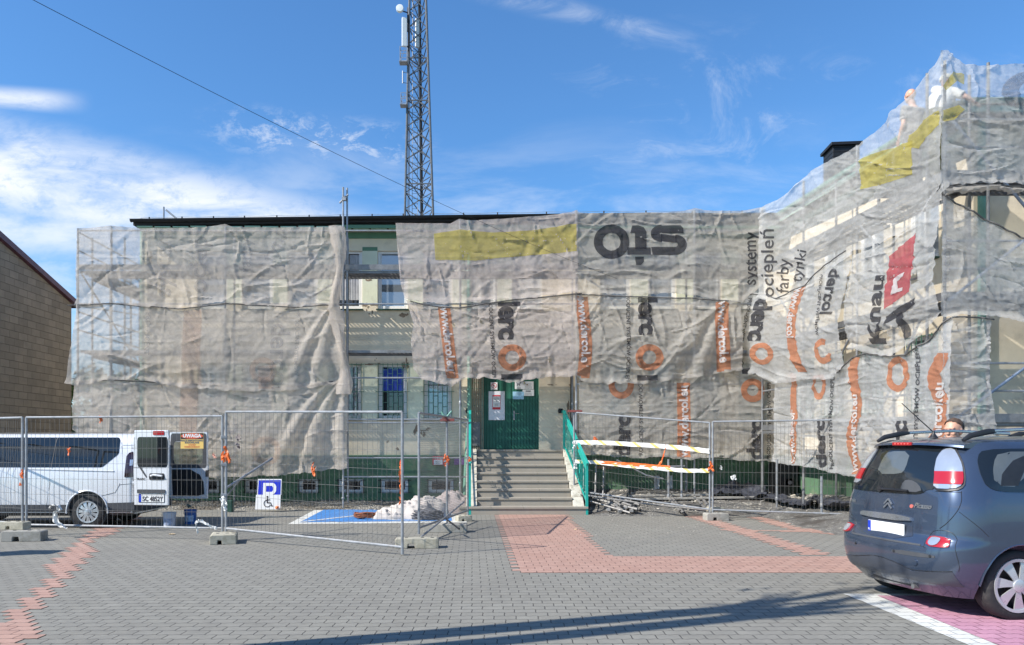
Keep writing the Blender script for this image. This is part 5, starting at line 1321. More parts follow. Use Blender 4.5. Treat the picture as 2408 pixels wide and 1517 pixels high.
def scrap(x, y, d, s, seed, mat, lab, group='bits of orange tape tied to the fence', name='tape_scrap', cat='tape scrap', az=1.4):
    rnd = random.Random(seed); m = MB(); c = P(x, y, d); s *= .72
    for k in range(5):
        p = c + Vector((rnd.gauss(0, s * .3), rnd.gauss(0, s * .2), rnd.gauss(0, s * .5 * az)))
        a = rnd.uniform(0, 3); rows = []
        for i in range(5):
            for j in (-1, 1): rows.append(p + Vector((math.cos(a + i * .5) * s * .5 + j * s * .25, rnd.gauss(0, s * .15), (i - 2) * s * .28 * az + j * s * .1)))
        m.add(rows, [(2 * i, 2 * i + 1, 2 * i + 3, 2 * i + 2) for i in range(4)])
    m.blob(c, (s * .28, s * .22, s * .4 * az), seed, 1, .3)
    o = m.build(name, mat); return tag(o, lab, cat, group)
scrap(238, 987, 13.0, .06, 1, ORNG, 'orange tape scrap on the top rail above the white van')
scrap(162, 1058, 13.05, .06, 2, ORNG, 'orange tape scrap on the wires before the side window of the van')
scrap(53, 1115, 13.15, .07, 3, ORNG, 'orange tape knot halfway up the left fence posts')
scrap(48, 1138, 13.2, .04, 4, ORNG, 'small orange scrap low on the left fence posts')
scrap(532, 1078, 12.55, .105, 5, ORNG, 'large orange tape knot on the middle fence posts', az=1.7)
scrap(505, 1071, 12.6, .05, 6, M('orange_white_tape', (.75, .35, .25), .5, var=.4, nscale=30), 'pale orange scrap just left of the middle posts')
scrap(738, 1106, 11.7, .07, 7, ORNG, 'orange scrap on the wires below the hem of the net', az=2)
scrap(1052, 1083, 14.1, .08, 8, ORNG, 'orange tape on the fine mesh panel beside the red mailbox')
scrap(1105, 1082, 13.9, .05, 9, ORNG, 'small orange scrap left of the handrail')
scrap(1673, 1098, 16.3, .11, 10, ORNG, 'orange tape knot where the two right panels meet')
scrap(1401, 1034, 17.9, .07, 11, ORNG, 'orange scrap beside the stairs above the striped tape')
scrap(1361, 1050, 18.1, .08, 12, ORNG, 'orange tape on the post nearest the right handrail')
m = MB()
rnd = random.Random(3)
ribbon([P(943, 1080, 10.9), P(941, 1120, 10.86), P(944, 1165, 10.88), P(940, 1186, 10.86)], .03, ORNG, 'tape_strip', 'long orange strip tied to the propped fence post', 'tape', up=(1, 0, 0))
RAGO = RAGW
def rag(pts, w, label, seed):
    rnd = random.Random(seed); rows = []
    n = 26
    for i in range(n + 1):
        f = i / n * (len(pts) - 1); k = min(int(f), len(pts) - 2); p = pts[k][0].lerp(pts[k + 1][0], f - k); ww = pts[k][1] + (pts[k + 1][1] - pts[k][1]) * (f - k)
        for e in range(7): rows.append(p + Vector(((e / 6 - .5) * ww + rnd.gauss(0, .003), .025 * math.sin(e * 1.8 + i * .4), .012 * math.sin(e * 1.1 + i)))) 
    o = grid_obj('rag', rows, n + 1, 7, RAGO); return tag(o, label, 'rag')
rag([(P(116, 1195, 12.95), .03), (P(121, 1188, 12.9), .03), (P(134, 1187, 12.9), .04), (P(141, 1198, 12.9), .09), (P(130, 1206, 12.9), .08), (P(131, 1228, 12.9), .14), (P(145, 1238, 12.9), .10), (P(156, 1242, 12.9), .03)], .1, 'white rag knotted on the fence before the van wheel', 2)
ribbon([P(465, 1259, 12.55), P(460, 1226, 12.5), P(474, 1225, 12.5), P(494, 1238, 12.5), P(512, 1243, 12.5)], .045, RAGW, 'tape_strip', 'white tape hanging on the fence beside the buckets', 'tape')
scrap(524, 1186, 12.5, .11, 21, RAGW, 'white plastic rag at the foot of the middle posts', None, 'rag', 'rag', 1.2)
scrap(561, 1046, 12.5, .07, 22, M('grey_rag', (.25, .20, .20), .8), 'dark grey rag on the wires beside the middle posts', None, 'rag', 'rag')
scrap(1726, 1124, 16.2, .09, 23, RAGW, 'white plastic scrap on the wires right of the middle of the right panels', None, 'rag', 'rag', 1.3)
scrap(1697, 1102, 16.35, .04, 24, RAGW, 'small white scrap by the orange knot on the right posts', None, 'rag', 'rag', 1.6)
# couplers on the middle posts
m = MB()
for z in (.75, 1.25, 1.7): m.box((*gd(527, 12.6), z), (.10, .06, .05), rz=.2)
tag(m.build('steel_clamp', GALV, bevel=.008), 'metal clamps joining the two middle fence posts', 'clamp')
# propping tube behind the middle posts
m = MB(); m.tube([P(533, 1147, 12.75), P(640, 1078, 14.0)], .02, 8); tag(m.build('prop_tube', GALV, smooth=True), 'short slanting tube clamped to the middle fence posts', 'tube')
# X-shaped green crossing tubes on the fine panel top
m = MB(); m.tube([P(1038, 968, 14.2), P(1050, 990, 14.2)], .018, 6); m.tube([P(1062, 967, 14.25), P(1046, 986, 14.2)], .018, 6); tag(m.build('green_tube_cross', MINTP, smooth=True), 'two crossed green tube ends above the fine mesh panel', 'tube')
m = MB(); m.box(P(1052, 988, 14.15), (.26, .08, .05)); m.box(P(1046, 986, 14.15), (.10, .10, .07)); tag(m.build('steel_clamp', M('rust_red', (.22, .06, .05), .6, var=.3), bevel=.006), 'rusty red clamp on top of the fine mesh panel', 'clamp')
# leaning brace tube from the fine panel: thin tubes
m = MB(); m.tube([P(989, 1264, 12.4), P(1047, 1217, 13.4), P(1092, 1180, 14.6)], .017, 7); tag(m.build('brace_tube', GALV, smooth=True), 'dark tube running up from the long pale foot along the fine mesh panel', 'tube')
m = MB(); m.tube([P(1047, 1219, 13.3), P(1080, 1244, 12.9)], .016, 7); tag(m.build('brace_tube', BLK, smooth=True), 'short black tube lying on the paving below the fine mesh panel', 'tube')

# ---- warning sign on the fence
t = empty('warning_sign', P(452, 1036, 12.58), 'yellow and orange site warning sign cable tied to the fence', 'sign')
a = P(426, 1055, 12.60); b = P(479.5, 1018, 12.60); SY = 12.58
SGY = M('sign_yellow', (.76, .50, .14), .5, var=.06)
m = MB(); m.bb(a.x, b.x, SY - .004, SY + .004, a.z, b.z); m.build('board', SGY, t)
Wd, Hh = b.x - a.x, b.z - a.z
m = MB(); m.bb(a.x + .004, b.x - .004, SY - .0055, SY - .004, b.z - Hh * .40, b.z - .004); m.build('header', M('sign_black', (.03, .02, .02), .5), t)
m = MB(); vs = [((a.x + b.x) / 2 + math.cos(q / 40 * 2 * PI) * Wd * .48, SY - .007, b.z - Hh * .20 + math.sin(q / 40 * 2 * PI) * Hh * .17) for q in range(40)]; m.add(vs, [tuple(range(40))]); m.build('oval', M('sign_red_orange', (.72, .12, .05), .5), t)
m = MB(); put_text(m, 'UWAGA', ((a.x + b.x) / 2, SY - .009, b.z - Hh * .285), (1, 0, 0), (0, 0, 1), .078, .0035, 'CENTER'); m.build('lettering', PAPER, t)
m = MB(); put_text(m, 'PRACE REMONTOWO-', ((a.x + b.x) / 2, SY - .006, b.z - Hh * .54), (1, 0, 0), (0, 0, 1), .037, .002, 'CENTER'); put_text(m, 'BUDOWLANE', ((a.x + b.x) / 2, SY - .006, b.z - Hh * .67), (1, 0, 0), (0, 0, 1), .037, .002, 'CENTER'); m.build('lettering', MATS.get('grey_ink'), t)
m = MB(); put_text(m, 'WSTĘP', ((a.x + b.x) / 2, SY - .006, b.z - Hh * .81), (1, 0, 0), (0, 0, 1), .037, .001, 'CENTER'); put_text(m, 'WZBRONIONY', ((a.x + b.x) / 2, SY - .006, b.z - Hh * .94), (1, 0, 0), (0, 0, 1), .037, .001, 'CENTER'); m.build('lettering', M('sign_text_red', (.62, .16, .06), .5), t)

# ---- parking sign with wheelchair plate leaning on the ground
BL = M('sign_blue', (.012, .03, .50), .4, var=.05); d0 = 18.15
t = empty('parking_sign', ((631 - CX) * d0 / F, d0, 0), 'blue parking sign above a white wheelchair plate, standing on the paving', 'sign')
def Q(x, y, dd=0): 
    v = P(x, y, d0); return Vector((v.x, d0 + dd + v.z * .12, v.z))
m = MB(); m.add([Q(603, 1164), Q(660, 1164), Q(660, 1127), Q(604, 1127), Q(603, 1164, .02), Q(660, 1164, .02), Q(660, 1127, .02), Q(604, 1127, .02)], [(0, 1, 2, 3), (7, 6, 5, 4), (0, 4, 5, 1), (1, 5, 6, 2), (2, 6, 7, 3), (3, 7, 4, 0)]); m.build('blue_plate', PAPER, t)
m = MB(); m.add([Q(605.5, 1163.5, -.004), Q(658, 1163.5, -.004), Q(658, 1129.5, -.004), Q(606, 1129.5, -.004)], [(0, 1, 2, 3)]); m.build('blue_field', BL, t)
m = MB()
def PP(pts, dd=-.009):
    m.add([Q(x, y, dd) for x, y in pts], [tuple(range(len(pts)))])
PP([(617, 1164), (624, 1164), (624, 1136), (617, 1136)]); PP([(624, 1143), (624, 1136), (640, 1136), (645, 1139), (638, 1143)]); PP([(638, 1143), (645, 1139), (648, 1144), (641, 1147)]); PP([(641, 1147), (648, 1144), (648, 1155), (641, 1153)]); PP([(641, 1153), (648, 1155), (645, 1160), (638, 1157)]); PP([(624, 1157), (638, 1157), (645, 1160), (640, 1163.8), (624, 1163.8)])
m.build('letter', PAPER, t)
m = MB(); m.add([Q(600, 1198, -.012), Q(659, 1198, -.012), Q(659, 1164, -.012), Q(601, 1164, -.012), Q(600, 1198, .01), Q(659, 1198, .01), Q(659, 1164, .01), Q(601, 1164, .01)], [(0, 1, 2, 3), (7, 6, 5, 4), (0, 4, 5, 1), (1, 5, 6, 2), (2, 6, 7, 3), (3, 7, 4, 0)]); pl = m.build('white_plate', PAPER, t)
m = MB(); dd = -.018
def seg(a, b, w):
    A_, B_ = Vector((a[0], a[1])), Vector((b[0], b[1])); n_ = (B_ - A_).normalized(); n_ = Vector((-n_.y, n_.x)) * w / 2
    PP([tuple(A_ + n_), tuple(B_ + n_), tuple(B_ - n_), tuple(A_ - n_)], dd)
PP([(628 + 2.2 * math.cos(k), 1168.5 + 2.2 * math.sin(k)) for k in [i * 2 * PI / 10 for i in range(10)]], dd)
seg((628, 1171), (628, 1182), 2.6); seg((628, 1175.5), (635, 1175.5), 1.6); seg((627, 1182.5), (636, 1182.5), 2.2); seg((636, 1182), (639, 1191), 2.0); seg((638.5, 1190.5), (642, 1189), 1.6)
for k in range(20):
    a0 = .15 * PI + k * 1.45 * PI / 20; a1 = a0 + 1.45 * PI / 20 * 1.05
    seg((628.5 + 8 * math.cos(a0), 1184 + 8 * math.sin(a0)), (628.5 + 8 * math.cos(a1), 1184 + 8 * math.sin(a1)), 1.7)
m.build('wheelchair_symbol', MATS['sign_black'], pl)
m = MB(); m.blob(Q(652, 1193, -.05), (.05, .03, .05), 3, 1, .4); tag(m.build('tape_scrap', ORNG), 'crumpled orange scrap at the lower corner of the wheelchair plate', 'tape scrap')

# ---- buckets
def bucket(x, y, r, h, mat, label, band=None, content=None):
    p = G(x, y); t = empty('bucket', p, label, 'bucket'); m = MB()
    m.lathe([(r * .84, 0), (r * .86, .01), (r * .97, h * .86), (r * 1.05, h * .865), (r * 1.05, h * .90), (r * 1.0, h * .905), (r * 1.03, h), (r * 1.06, h), (r * 1.06, h * 1.01), (r * .98, h * 1.01), (r * .96, h * .9), (r * .8, .03)], p, 28, cap=False)
    m.build('shell', mat, t, smooth=True)
    if band: 
        m = MB(); a0, a1 = -2.4, -.7; vs = []
        for i in range(13):
            a = a0 + (a1 - a0) * i / 12
            for zz in (h * .2, h * .62): 
                rr = r * (.86 + (.11) * zz / (h * .86)) + .002; vs.append(p + Vector((rr * math.cos(a), rr * math.sin(a), zz)))
        m.add(vs, [(2 * i, 2 * i + 2, 2 * i + 3, 2 * i + 1) for i in range(12)]); m.build('label_wrap', band, t, smooth=True)
    m = MB(); m.lathe([(.001, h * .78), (r * .95, h * .80)], p, 20, cap=False); m.build('contents', content or CONC, t)
    m = MB(); pts = [p + Vector((r * 1.07 * math.cos(q), -r * .25 - .0 * q, h * .86 - r * .85 * math.sin(q))) for q in [i * PI / 14 for i in range(15)]]; m.tube(pts, .004, 5); m.build('handle', GALV, t)
bucket(398.5, 1240, .122, .285, M('grey_white_plastic', (.45, .47, .53), .5, var=.05), 'pale grey bucket with a blue and red label, left of the blue one', M('bucket_label', (.25, .30, .42), .5, var=.5, nscale=22))
bucket(448, 1232, .122, .285, M('blue_plastic', (.02, .10, .33), .4, var=.08), 'blue bucket with a white label behind the fence', M('bucket_label_b', (.35, .45, .60), .5, var=.6, nscale=25), BLK)
scrap(447, 1190, 15.4, .09, 40, M('green_grey_rag', (.12, .17, .15), .8), 'green grey rag lying in the blue bucket', None, 'rag', 'rag', .8)
# green can behind the middle posts
p = G(541, 1204); t = empty('jerry_can', p, 'dark green canister standing behind the middle fence posts', 'canister'); m = MB(); m.box(p + Vector((0, 0, .14)), (.15, .2, .28)); m.build('body', M('dark_green_plastic', (.02, .07, .05), .5, var=.2), t, bevel=.02); m = MB(); m.tube([p + Vector((-.05, 0, .28)), p + Vector((-.04, 0, .32)), p + Vector((.04, 0, .32)), p + Vector((.05, 0, .28))], .012, 6); m.build('handle', BLK, t)

# ---- mailbox plate on the plinth
t = empty('mailbox_sign', P(1036, 1082, 19.9), 'red mailbox sign with white paper on the green plinth', 'sign')
a = P(1017.5, 1093.5, 19.9); b = P(1056, 1072.5, 19.9); m = MB(); m.bb(a.x, b.x, 19.86, 19.92, a.z, b.z); m.build('box', REDP, t, bevel=.005)
m = MB(); put_text(m, 'POCZTA', ((a.x + b.x) / 2, 19.857, b.z - .075), (1, 0, 0), (0, 0, 1), .075, .003, 'CENTER'); m.build('lettering', PAPER, t)
m = MB(); m.bb(a.x + .03, a.x + .26, 19.85, 19.859, a.z + .01, a.z + .135); s = m.build('paper', PAPER, t); lines(s, a.x + .05, a.x + .24, a.z + .02, a.z + .125, 19.85, 4, seed=5)
m = MB(); m.bb(a.x + .29, b.x - .02, 19.852, 19.859, a.z + .08, a.z + .135); m.build('small_label', PAPER, t)
a = P(1068, 1093, 19.9); m = MB(); m.bb(a.x, a.x + .25, 19.9, 19.93, a.z, a.z + .16); tag(m.build('purple_sign', M('purple_print', (.16, .06, .25), .5, var=.3, nscale=20)), 'small purple sign on the plinth beside the drainpipe', 'sign')

# ---- heap of folded nets by the blue bay
def cloth_heap(name, c, r, mat, label, seed, fold=9, amp=.12, sub=5, flat=1.0, group=None):
    bm = bmesh.new(); bmesh.ops.create_icosphere(bm, subdivisions=sub, radius=1); ph = random.Random(seed).uniform(0, 9)
    co_ = np.array([v.co[:] for v in bm.verts]); d = co_
    n = 1 + .16 * (fbm(d[:, 0] * 1.6 + ph, d[:, 2] * 1.6 + d[:, 1] + ph, seed, 3) - .5) * 2
    q = np.abs(np.sin(fold * (d[:, 2] + .35 * d[:, 0] + .4 * fbm(d[:, 0] * 2 + ph, d[:, 1] * 2, seed + 4, 3)))) ** .6
    cr1 = 1 - np.abs(2 * fbm(d[:, 0] * 3.2 + ph, d[:, 2] * 3.2 + d[:, 1] * 2.4, seed + 31, 3) - 1)
    n = n + amp * (q - .5) - .16 * cr1 ** 6 + .05 * (fbm(d[:, 0] * 8, d[:, 2] * 8 + d[:, 1] * 4, seed + 8, 3) - .5)
    V = d * n[:, None] * np.array(r); V[:, 2] = np.where(V[:, 2] < 0, V[:, 2] * .35, V[:, 2]); V = V + np.array(c)
    m = MB(); m.v = [tuple(v) for v in V]; m.f = [tuple(v.index for v in f.verts) for f in bm.faces]; m.mi = [0] * len(m.f); bm.free()
    return tag(m.build(name, mat, smooth=True), label, 'folded net', group)
CL = M('heap_cloth_white', (.48, .435, .395), .95, var=.12, nscale=5, bump=.8, bscale=26, dirt=(.46, .40, .37), dscale=3)
CL2 = M('heap_cloth_grey', (.38, .32, .30), .95, var=.16, nscale=5, bump=.8, bscale=26, dirt=(.28, .24, .22), dscale=4)
def mound(name, cx, cy, rx, ry, h, mat, label, seed, px_=0.0, rot=0.0):
    """draped cloth: a polar height field with an uneven rim, broad folds and sharp creases"""
    na, nr = 120, 46; A_, R_ = np.meshgrid(np.linspace(0, 2 * PI, na), np.linspace(0, 1, nr), indexing='ij')
    rim = 1 + .30 * (vnoise((np.cos(A_) + 2) * 1.7, (np.sin(A_) + 2) * 1.7, seed) - .5) * 2
    x = R_ * np.cos(A_) * rx * rim; y = R_ * np.sin(A_) * ry * rim; ca, sa = math.cos(rot), math.sin(rot)
    n1_ = fbm(x * 2.6 + 9, y * 2.6 + 5, seed, 3); f1 = 1 - np.abs(2 * fbm(x * 3.6 + y * 1.5 + 3, y * 4.2 + 7, seed + 3, 2) - 1); f2 = 1 - np.abs(2 * fbm(x * 9 + 4, y * 8 + x * 4, seed + 9, 3) - 1)
    z = h * np.clip(1 - R_ ** 2.6, 0, 1) ** .62 * (.62 + .7 * n1_ + px_ * x) + (.085 * f1 ** 3 - .05 + .028 * f2 ** 3) * np.clip((1 - R_) * 5, 0, 1) + .015
    z = np.round(z / .075) * .075 * .35 + z * .65
    V = np.stack([cx + x * ca - y * sa, cy + x * sa + y * ca, np.maximum(z, .012)], -1)
    return tag(grid_obj(name, V.reshape(-1, 3), na, nr, mat), label, 'folded net')
c = G(962, 1222); mound('net_bundle', c.x + .02, c.y + .42, .70, .42, .34, CL, 'white folded net heaped in front on the blue bay', 11, .25)
c = G(1003, 1220); mound('net_bundle', c.x - .03, c.y + .70, .48, .38, .50, CL, 'tall white folded net behind the front heap', 12)
c = G(912, 1222); mound('net_bundle', c.x + .08, c.y + .18, .42, .24, .17, CL, 'low white fold of net at the left end of the heap', 18)
c = G(1005, 1223); cloth_heap('net_bundle', (c.x, c.y + .12, .04), (.36, .22, .20), M('heap_cloth_dark', (.10, .10, .11), .9, var=.4, nscale=6), 'dark grey rolled net under the white heap', 13, 12, .2)
c = G(1050, 1212); mound('net_bundle', c.x + .05, c.y + .95, .80, .50, .42, CL2, 'pinkish grey net draped over rubble beside the steps', 14, .12)
t = empty('rope_coil', G(858, 1222), 'flat coil of rust brown rope beside the net heap', 'rope')
c = G(862, 1222) + Vector((0, .12, .0)); m = MB(); pts = []
for i in range(220):
    a = i * .32; rr = .22 + .03 * math.sin(i * .7); pts.append(c + Vector((rr * 1.15 * math.cos(a), rr * .55 * math.sin(a), .03 + .11 * ((i * .013) % 1) + .01 * math.sin(i * 1.3))))
m.tube(pts, .013, 5); m.build('rope', M('rust_rope', (.20, .065, .03), .9, var=.4, nscale=30), t)
# small printed marks on the heap
c = G(962, 1214); m = MB()
for k, (xx, zz, mt) in enumerate(((0, .12, 0), (.2, .1, 0), (.36, .3, 0))): m.blob((c.x - .12 + xx, c.y + .04, zz), (.07, .03, .05), k, 2, .3)
tag(m.build('dark_scrap', MATS['sign_black']), 'dark printed scraps on the front of the net heap', 'net scrap')
# stones
STN = M('rubble_stone', (.44, .40, .34), .93, var=.25, nscale=9, bump=.6, bscale=40)
m = MB(); rnd = random.Random(77)
for k in range(130):
    x = rnd.gauss(1062, 22); y = rnd.uniform(1186, 1206); p = G(x, y); s = rnd.uniform(.02, .075); m.blob(p + Vector((0, 0, s * .5)), (s, s * .8, s * .6), k, 1, .35)
tag(m.build('stone_rubble', STN), kind='stuff', label='heap of broken stones beside the net heap', cat='rubble')
m = MB()
for k in range(620):
    side = rnd.random()
    if side < .45: x, y = rnd.uniform(1370, 2000), rnd.uniform(1170, 1250); 
    elif side < .7: x, y = rnd.uniform(300, 1100), rnd.uniform(1180, 1200)
    else: x, y = rnd.gauss(1530, 150), rnd.gauss(1238, 22)
    if y < 1165 or y > 1330: continue
    p = RG(x, y) if x > 1365 and y < 1215 else G(x, y); s = rnd.uniform(.005, .016) * (1.6 if y < 1200 else 1); m.blob(p + Vector((0, 0, s * .3)), (s, s * .8, s * .4), k, 1, .3)
tag(m.build('plaster_chips', M('plaster_chip', (.38, .355, .31), .9, var=.2)), kind='stuff', label='small chips of plaster scattered over the paving', cat='debris')
for (x, y, s, lab) in ((405, 1257, .05, 'single tan scrap on the paving in front of the fence'), (1355, 1246, .03, 'small pale scrap on the red path')):
    p = G(x, y); m = MB(); m.blob(p + Vector((0, 0, .01)), (s, s * .5, .012), int(x), 2, .4); tag(m.build('litter', M('tan_scrap', (.5, .38, .24), .9)), lab, 'litter')

m = MB(); rnd = random.Random(91)
for k in range(420):
    x = rnd.uniform(1368, 2010); y = rnd.gauss(1168, 9) if rnd.random() < .6 else rnd.uniform(1160, 1205)
    if y < 1152: continue
    s = rnd.uniform(.012, .05) * (1.3 if y < 1175 else .8); m.blob(RG(x, y, s * .3), (s, s * .8, s * .55), k, 1, .35)
tag(m.build('ground_stones', STN), kind='stuff', label='stones and clods on the dug ground right of the steps', cat='rubble')
m = MB()
for k in range(70):
    x = rnd.uniform(1375, 1960); y = rnd.uniform(1163, 1208); a = rnd.uniform(0, 3.1); L = rnd.uniform(.06, .32); p = RG(x, y, .03); q = Vector((math.cos(a) * L, math.sin(a) * L, rnd.uniform(-.01, .05))); m.bar(p, p + q, rnd.uniform(.01, .04), rnd.uniform(.004, .012))
tag(m.build('offcuts', M('grey_offcut', (.33, .31, .27), .8, var=.5, nscale=3)), kind='stuff', label='splinters and offcuts strewn right of the steps', cat='debris')

# ---- bicycle racks
def rack(x, y, n, label):
    p = G(x, y); t = empty('bicycle_rack', p, label, 'bicycle rack', 'bicycle racks before the plinth')
    for k in range(n):
        m = MB(); o = p + Vector((k * .17, .35 * (k % 2) * 0, 0)); pts = [o + Vector((-.06, 0, 0)), o + Vector((.0, .03, .30)), o + Vector((.05, .05, .52)), o + Vector((.09, .05, .55)), o + Vector((.12, .05, .50)), o + Vector((.10, .25, .25)), o + Vector((.10, .38, 0))]
        m.tube(pts, .012, 7); m.build('hoop', M('bright_zinc', (.55, .56, .58), .35, metal=.8), t, smooth=True)
    m = MB(); m.tube([p + Vector((-.08, 0, .02)), p + Vector((n * .17, 0, .02))], .012, 6); m.build('base_bar', GALV, t)
rack(890, 1188, 2, 'left pair of zinc bicycle hoops beyond the blue bay')
rack(944, 1187, 3, 'right set of zinc bicycle hoops behind the net heap')

# ---- pile of scaffold tubes right of the steps
TUBE = M('dirty_tube', (.27, .26, .25), .55, metal=.5, var=.35, nscale=12, dirt=(.40, .37, .32), dscale=9)
def hollow(m, a, b, r):
    m.tube([a, b], r, 10, cap=False); a = Vector(a); b = Vector(b); d = (b - a).normalized()
    m.tube([a, b], r * .78, 10, cap=False); m.tube([a + d * .001, a + d * .001 + d * .15], r * .5, 8, cap=True)
rnd = random.Random(6)
for k in range(16):
    xe = rnd.uniform(1438, 1512); ye = rnd.uniform(1196, 1212); a = RG(xe, ye, .04 + .16 * rnd.random()); L = rnd.uniform(.9, 1.4); an = rnd.gauss(1.95, .12)
    b = a + Vector((math.cos(an) * L, math.sin(an) * L, .12 * L + rnd.uniform(0, .08))); m = MB(); hollow(m, a, b, rnd.choice([.024, .026, .03]))
    o = m.build('steel_tube', TUBE, smooth=True); tag(o, 'short steel tube in the pile right of the entrance steps', 'tube', 'steel tubes piled right of the steps')
m = MB()
for k in range(22):
    p = RG(rnd.uniform(1425, 1500), rnd.uniform(1188, 1210), .05 + .1 * rnd.random()); m.box(p, (.09, .05, .06), rz=rnd.uniform(0, 3)); m.tube([p, p + Vector((.03, -.05, .06))], .009, 5)
tag(m.build('scaffold_couplers', TUBE, bevel=.006), kind='stuff', label='loose couplers lying among the steel tubes', cat='couplers')
for (xa, ya, xb, yb, lab) in ((1608, 1213, 1575, 1168, 'lower hollow pipe of the pair between the two tube piles'), (1600, 1208, 1568, 1171, 'upper hollow pipe of the pair between the two tube piles'), (1668, 1211, 1630, 1170, 'hollow pipe lying behind the dark fence foot'), (1671, 1203, 1645, 1168, 'thin hollow pipe behind the right fence posts')):
    m = MB(); hollow(m, RG(xa, ya, .05), RG(xb, yb, .06), .034); tag(m.build('steel_pipe', TUBE, smooth=True), lab, 'pipe')
for k, (xa, xb, y, h, lab) in enumerate(((1455, 1776, 1179, .05, 'front grey plank lying along the rubble'), (1480, 1770, 1172, .06, 'rear grey plank lying along the rubble'))):
    a = RG(xa, y); b = RG(xb, y - 3); m = MB(); m.bar(a + Vector((0, 0, h)), b + Vector((0, 0, h + .02)), .16, .045); tag(m.build('plank', M('grey_plank', (.36, .34, .30), .8, var=.2, nscale=9), bevel=.004), lab, 'plank')
for (x, yt, yb, r, lab) in ((1371, 1085, 1178, .02, 'first thin tube standing by the right handrail'), (1380, 1090, 1172, .018, 'second thin tube standing by the right handrail'), (1400, 1080, 1165, .022, 'rusty tube standing left of the tube pile'), (1418, 1098, 1172, .02, 'fourth tube standing before the plinth')):
    d = 17.9; m = MB(); m.tube([P(x, yb, d), P(x + 2, yt, d + .2)], r, 7); m.lathe([(.05, -.01), (.05, .01)], P(x, yb - 30, d), 8); tag(m.build('upright_tube', TUBE, smooth=True), lab, 'tube')
m = MB(); m.tube([P(1365, 1163, 17.8), P(1520, 1185, 17.3), P(1668, 1200, 16.6)], .021, 8); tag(m.build('long_tube', TUBE, smooth=True), 'long steel tube lying across the front of the tube pile', 'tube')
for (pts, lab) in (([(1450, 1082), (1520, 1118), (1560, 1126)], 'slanting tube under the lowest net'), ([(1490, 1100), (1610, 1096)], 'level tube under the lowest net')):
    m = MB(); m.tube([P(x, y, 18.6) for x, y in pts], .02, 7); tag(m.build('cross_tube', GALV, smooth=True), lab, 'tube')
for x, lab in ((1572, 'adjustable post beside the slanting tube'), (1603, 'adjustable post carrying the middle of the lowest net'), (1827, 'adjustable post at the inner corner'), (1932, 'adjustable post under the side wing net, nearest the car')):
    d = 18.6 if x < 1800 else (17.6 if x < 1900 else 15.6)
    top = P(x, 1080 if x < 1900 else 1120, d); m = MB(); m.tube([(top.x, d, .05), top], .026, 8); m.lathe([(.03, .3), (.037, .31), (.037, .38), (.03, .39)], (top.x, d, 0), 8); m.lathe([(.08, .0), (.08, .012)], (top.x, d, .06), 10); tag(m.build('scaffold_post', GALV, smooth=True), lab, 'post')
# dark tarpaulins and pipe
TARP = M('black_tarpaulin', (.035, .038, .05), .45, var=.35, nscale=3, bump=.4, bscale=9, spec=.6)
def tarp(corners, seed, label, h=.12):
    n = 60; U, V = np.meshgrid(np.linspace(0, 1, n), np.linspace(0, 1, n), indexing='ij'); c = [np.array(RG(*q)) for q in corners]
    Pn = (c[0][None, None] * ((1 - U) * (1 - V))[..., None] + c[1][None, None] * (U * (1 - V))[..., None] + c[2][None, None] * (U * V)[..., None] + c[3][None, None] * ((1 - U) * V)[..., None])
    z = Pn[..., 2] + .05 + h * fbm(U * 4, V * 4, seed, 3) ** 1.5 + .07 * np.abs(fbm(U * 9 + V * 3, V * 9, seed + 3, 3) - .5) * 2
    Pn[..., 2] = z; Pn[..., 0] += .12 * (fbm(U * 5, V * 5, seed + 6) - .5); Pn[..., 1] += .12 * (fbm(U * 5, V * 5, seed + 7) - .5)
    return tag(grid_obj('tarpaulin', Pn.reshape(-1, 3), n, n, TARP), label, 'tarpaulin')
tarp([(1665, 1174), (1800, 1180), (1800, 1160), (1690, 1156)], 3, 'crumpled black sheeting behind the right fence panel', .3)
tarp([(1790, 1178), (1890, 1203), (1925, 1192), (1815, 1168)], 4, 'flat black sheeting beside the inner corner', .08)
tarp([(1885, 1200), (2000, 1214), (2010, 1196), (1925, 1182)], 5, 'crumpled black sheeting near the blue car', .28)
m = MB(); hollow(m, RG(1804, 1172, .10), RG(1765, 1166, .12), .065); tag(m.build('drain_pipe', TARP, smooth=True), 'wide grey pipe end on the black sheeting', 'pipe')
m = MB(); hollow(m, P(1858, 1135, 18.4), P(1858, 1135, 19.6), .10); tag(m.build('wall_duct', BLK, smooth=True), 'round black duct at the inner corner of the building', 'duct')
m = MB(); m.bb(P(1822, 1100, 19.2).x, P(1876, 1100, 19.2).x, 19.2, 19.6, .05, 1.15); tag(m.build('equipment_box', BLK, bevel=.02), 'dark box in the inner corner under the netting', 'box')
# ---- striped tapes on the right fence panel
STR = NT('striped_tape'); co = STR.coord(kind='World'); sp_ = STR.new('ShaderNodeSeparateXYZ'); STR.link(co, sp_.inputs[0])
ph = STR.math('FRACT', STR.math('ADD', STR.math('MULTIPLY', sp_.outputs[0], 3.1), STR.math('MULTIPLY', sp_.outputs[2], 3.5)))
STR.col(STR.ramp(ph, .20, .25, (.62, .50, .16, 1), (.70, .70, .68, 1))); STR.b.inputs['Roughness'].default_value = .5
def fl(x): f = (x - 1349) / (1669 - 1349); return 18.2 + (16.4 - 18.2) * f - .05
def tapel(pts, w, mat, lab, seed): return ribbon([P(x, y, fl(x)) for x, y in pts], w, mat, 'barrier_tape', lab, 'barrier tape', seed=seed, wob=.006)
tapel([(1349, 1041), (1380, 1040), (1440, 1042), (1520, 1047), (1600, 1053), (1668, 1061)], .10, STR.m, 'upper white and yellow striped tape on the right fence', 1)
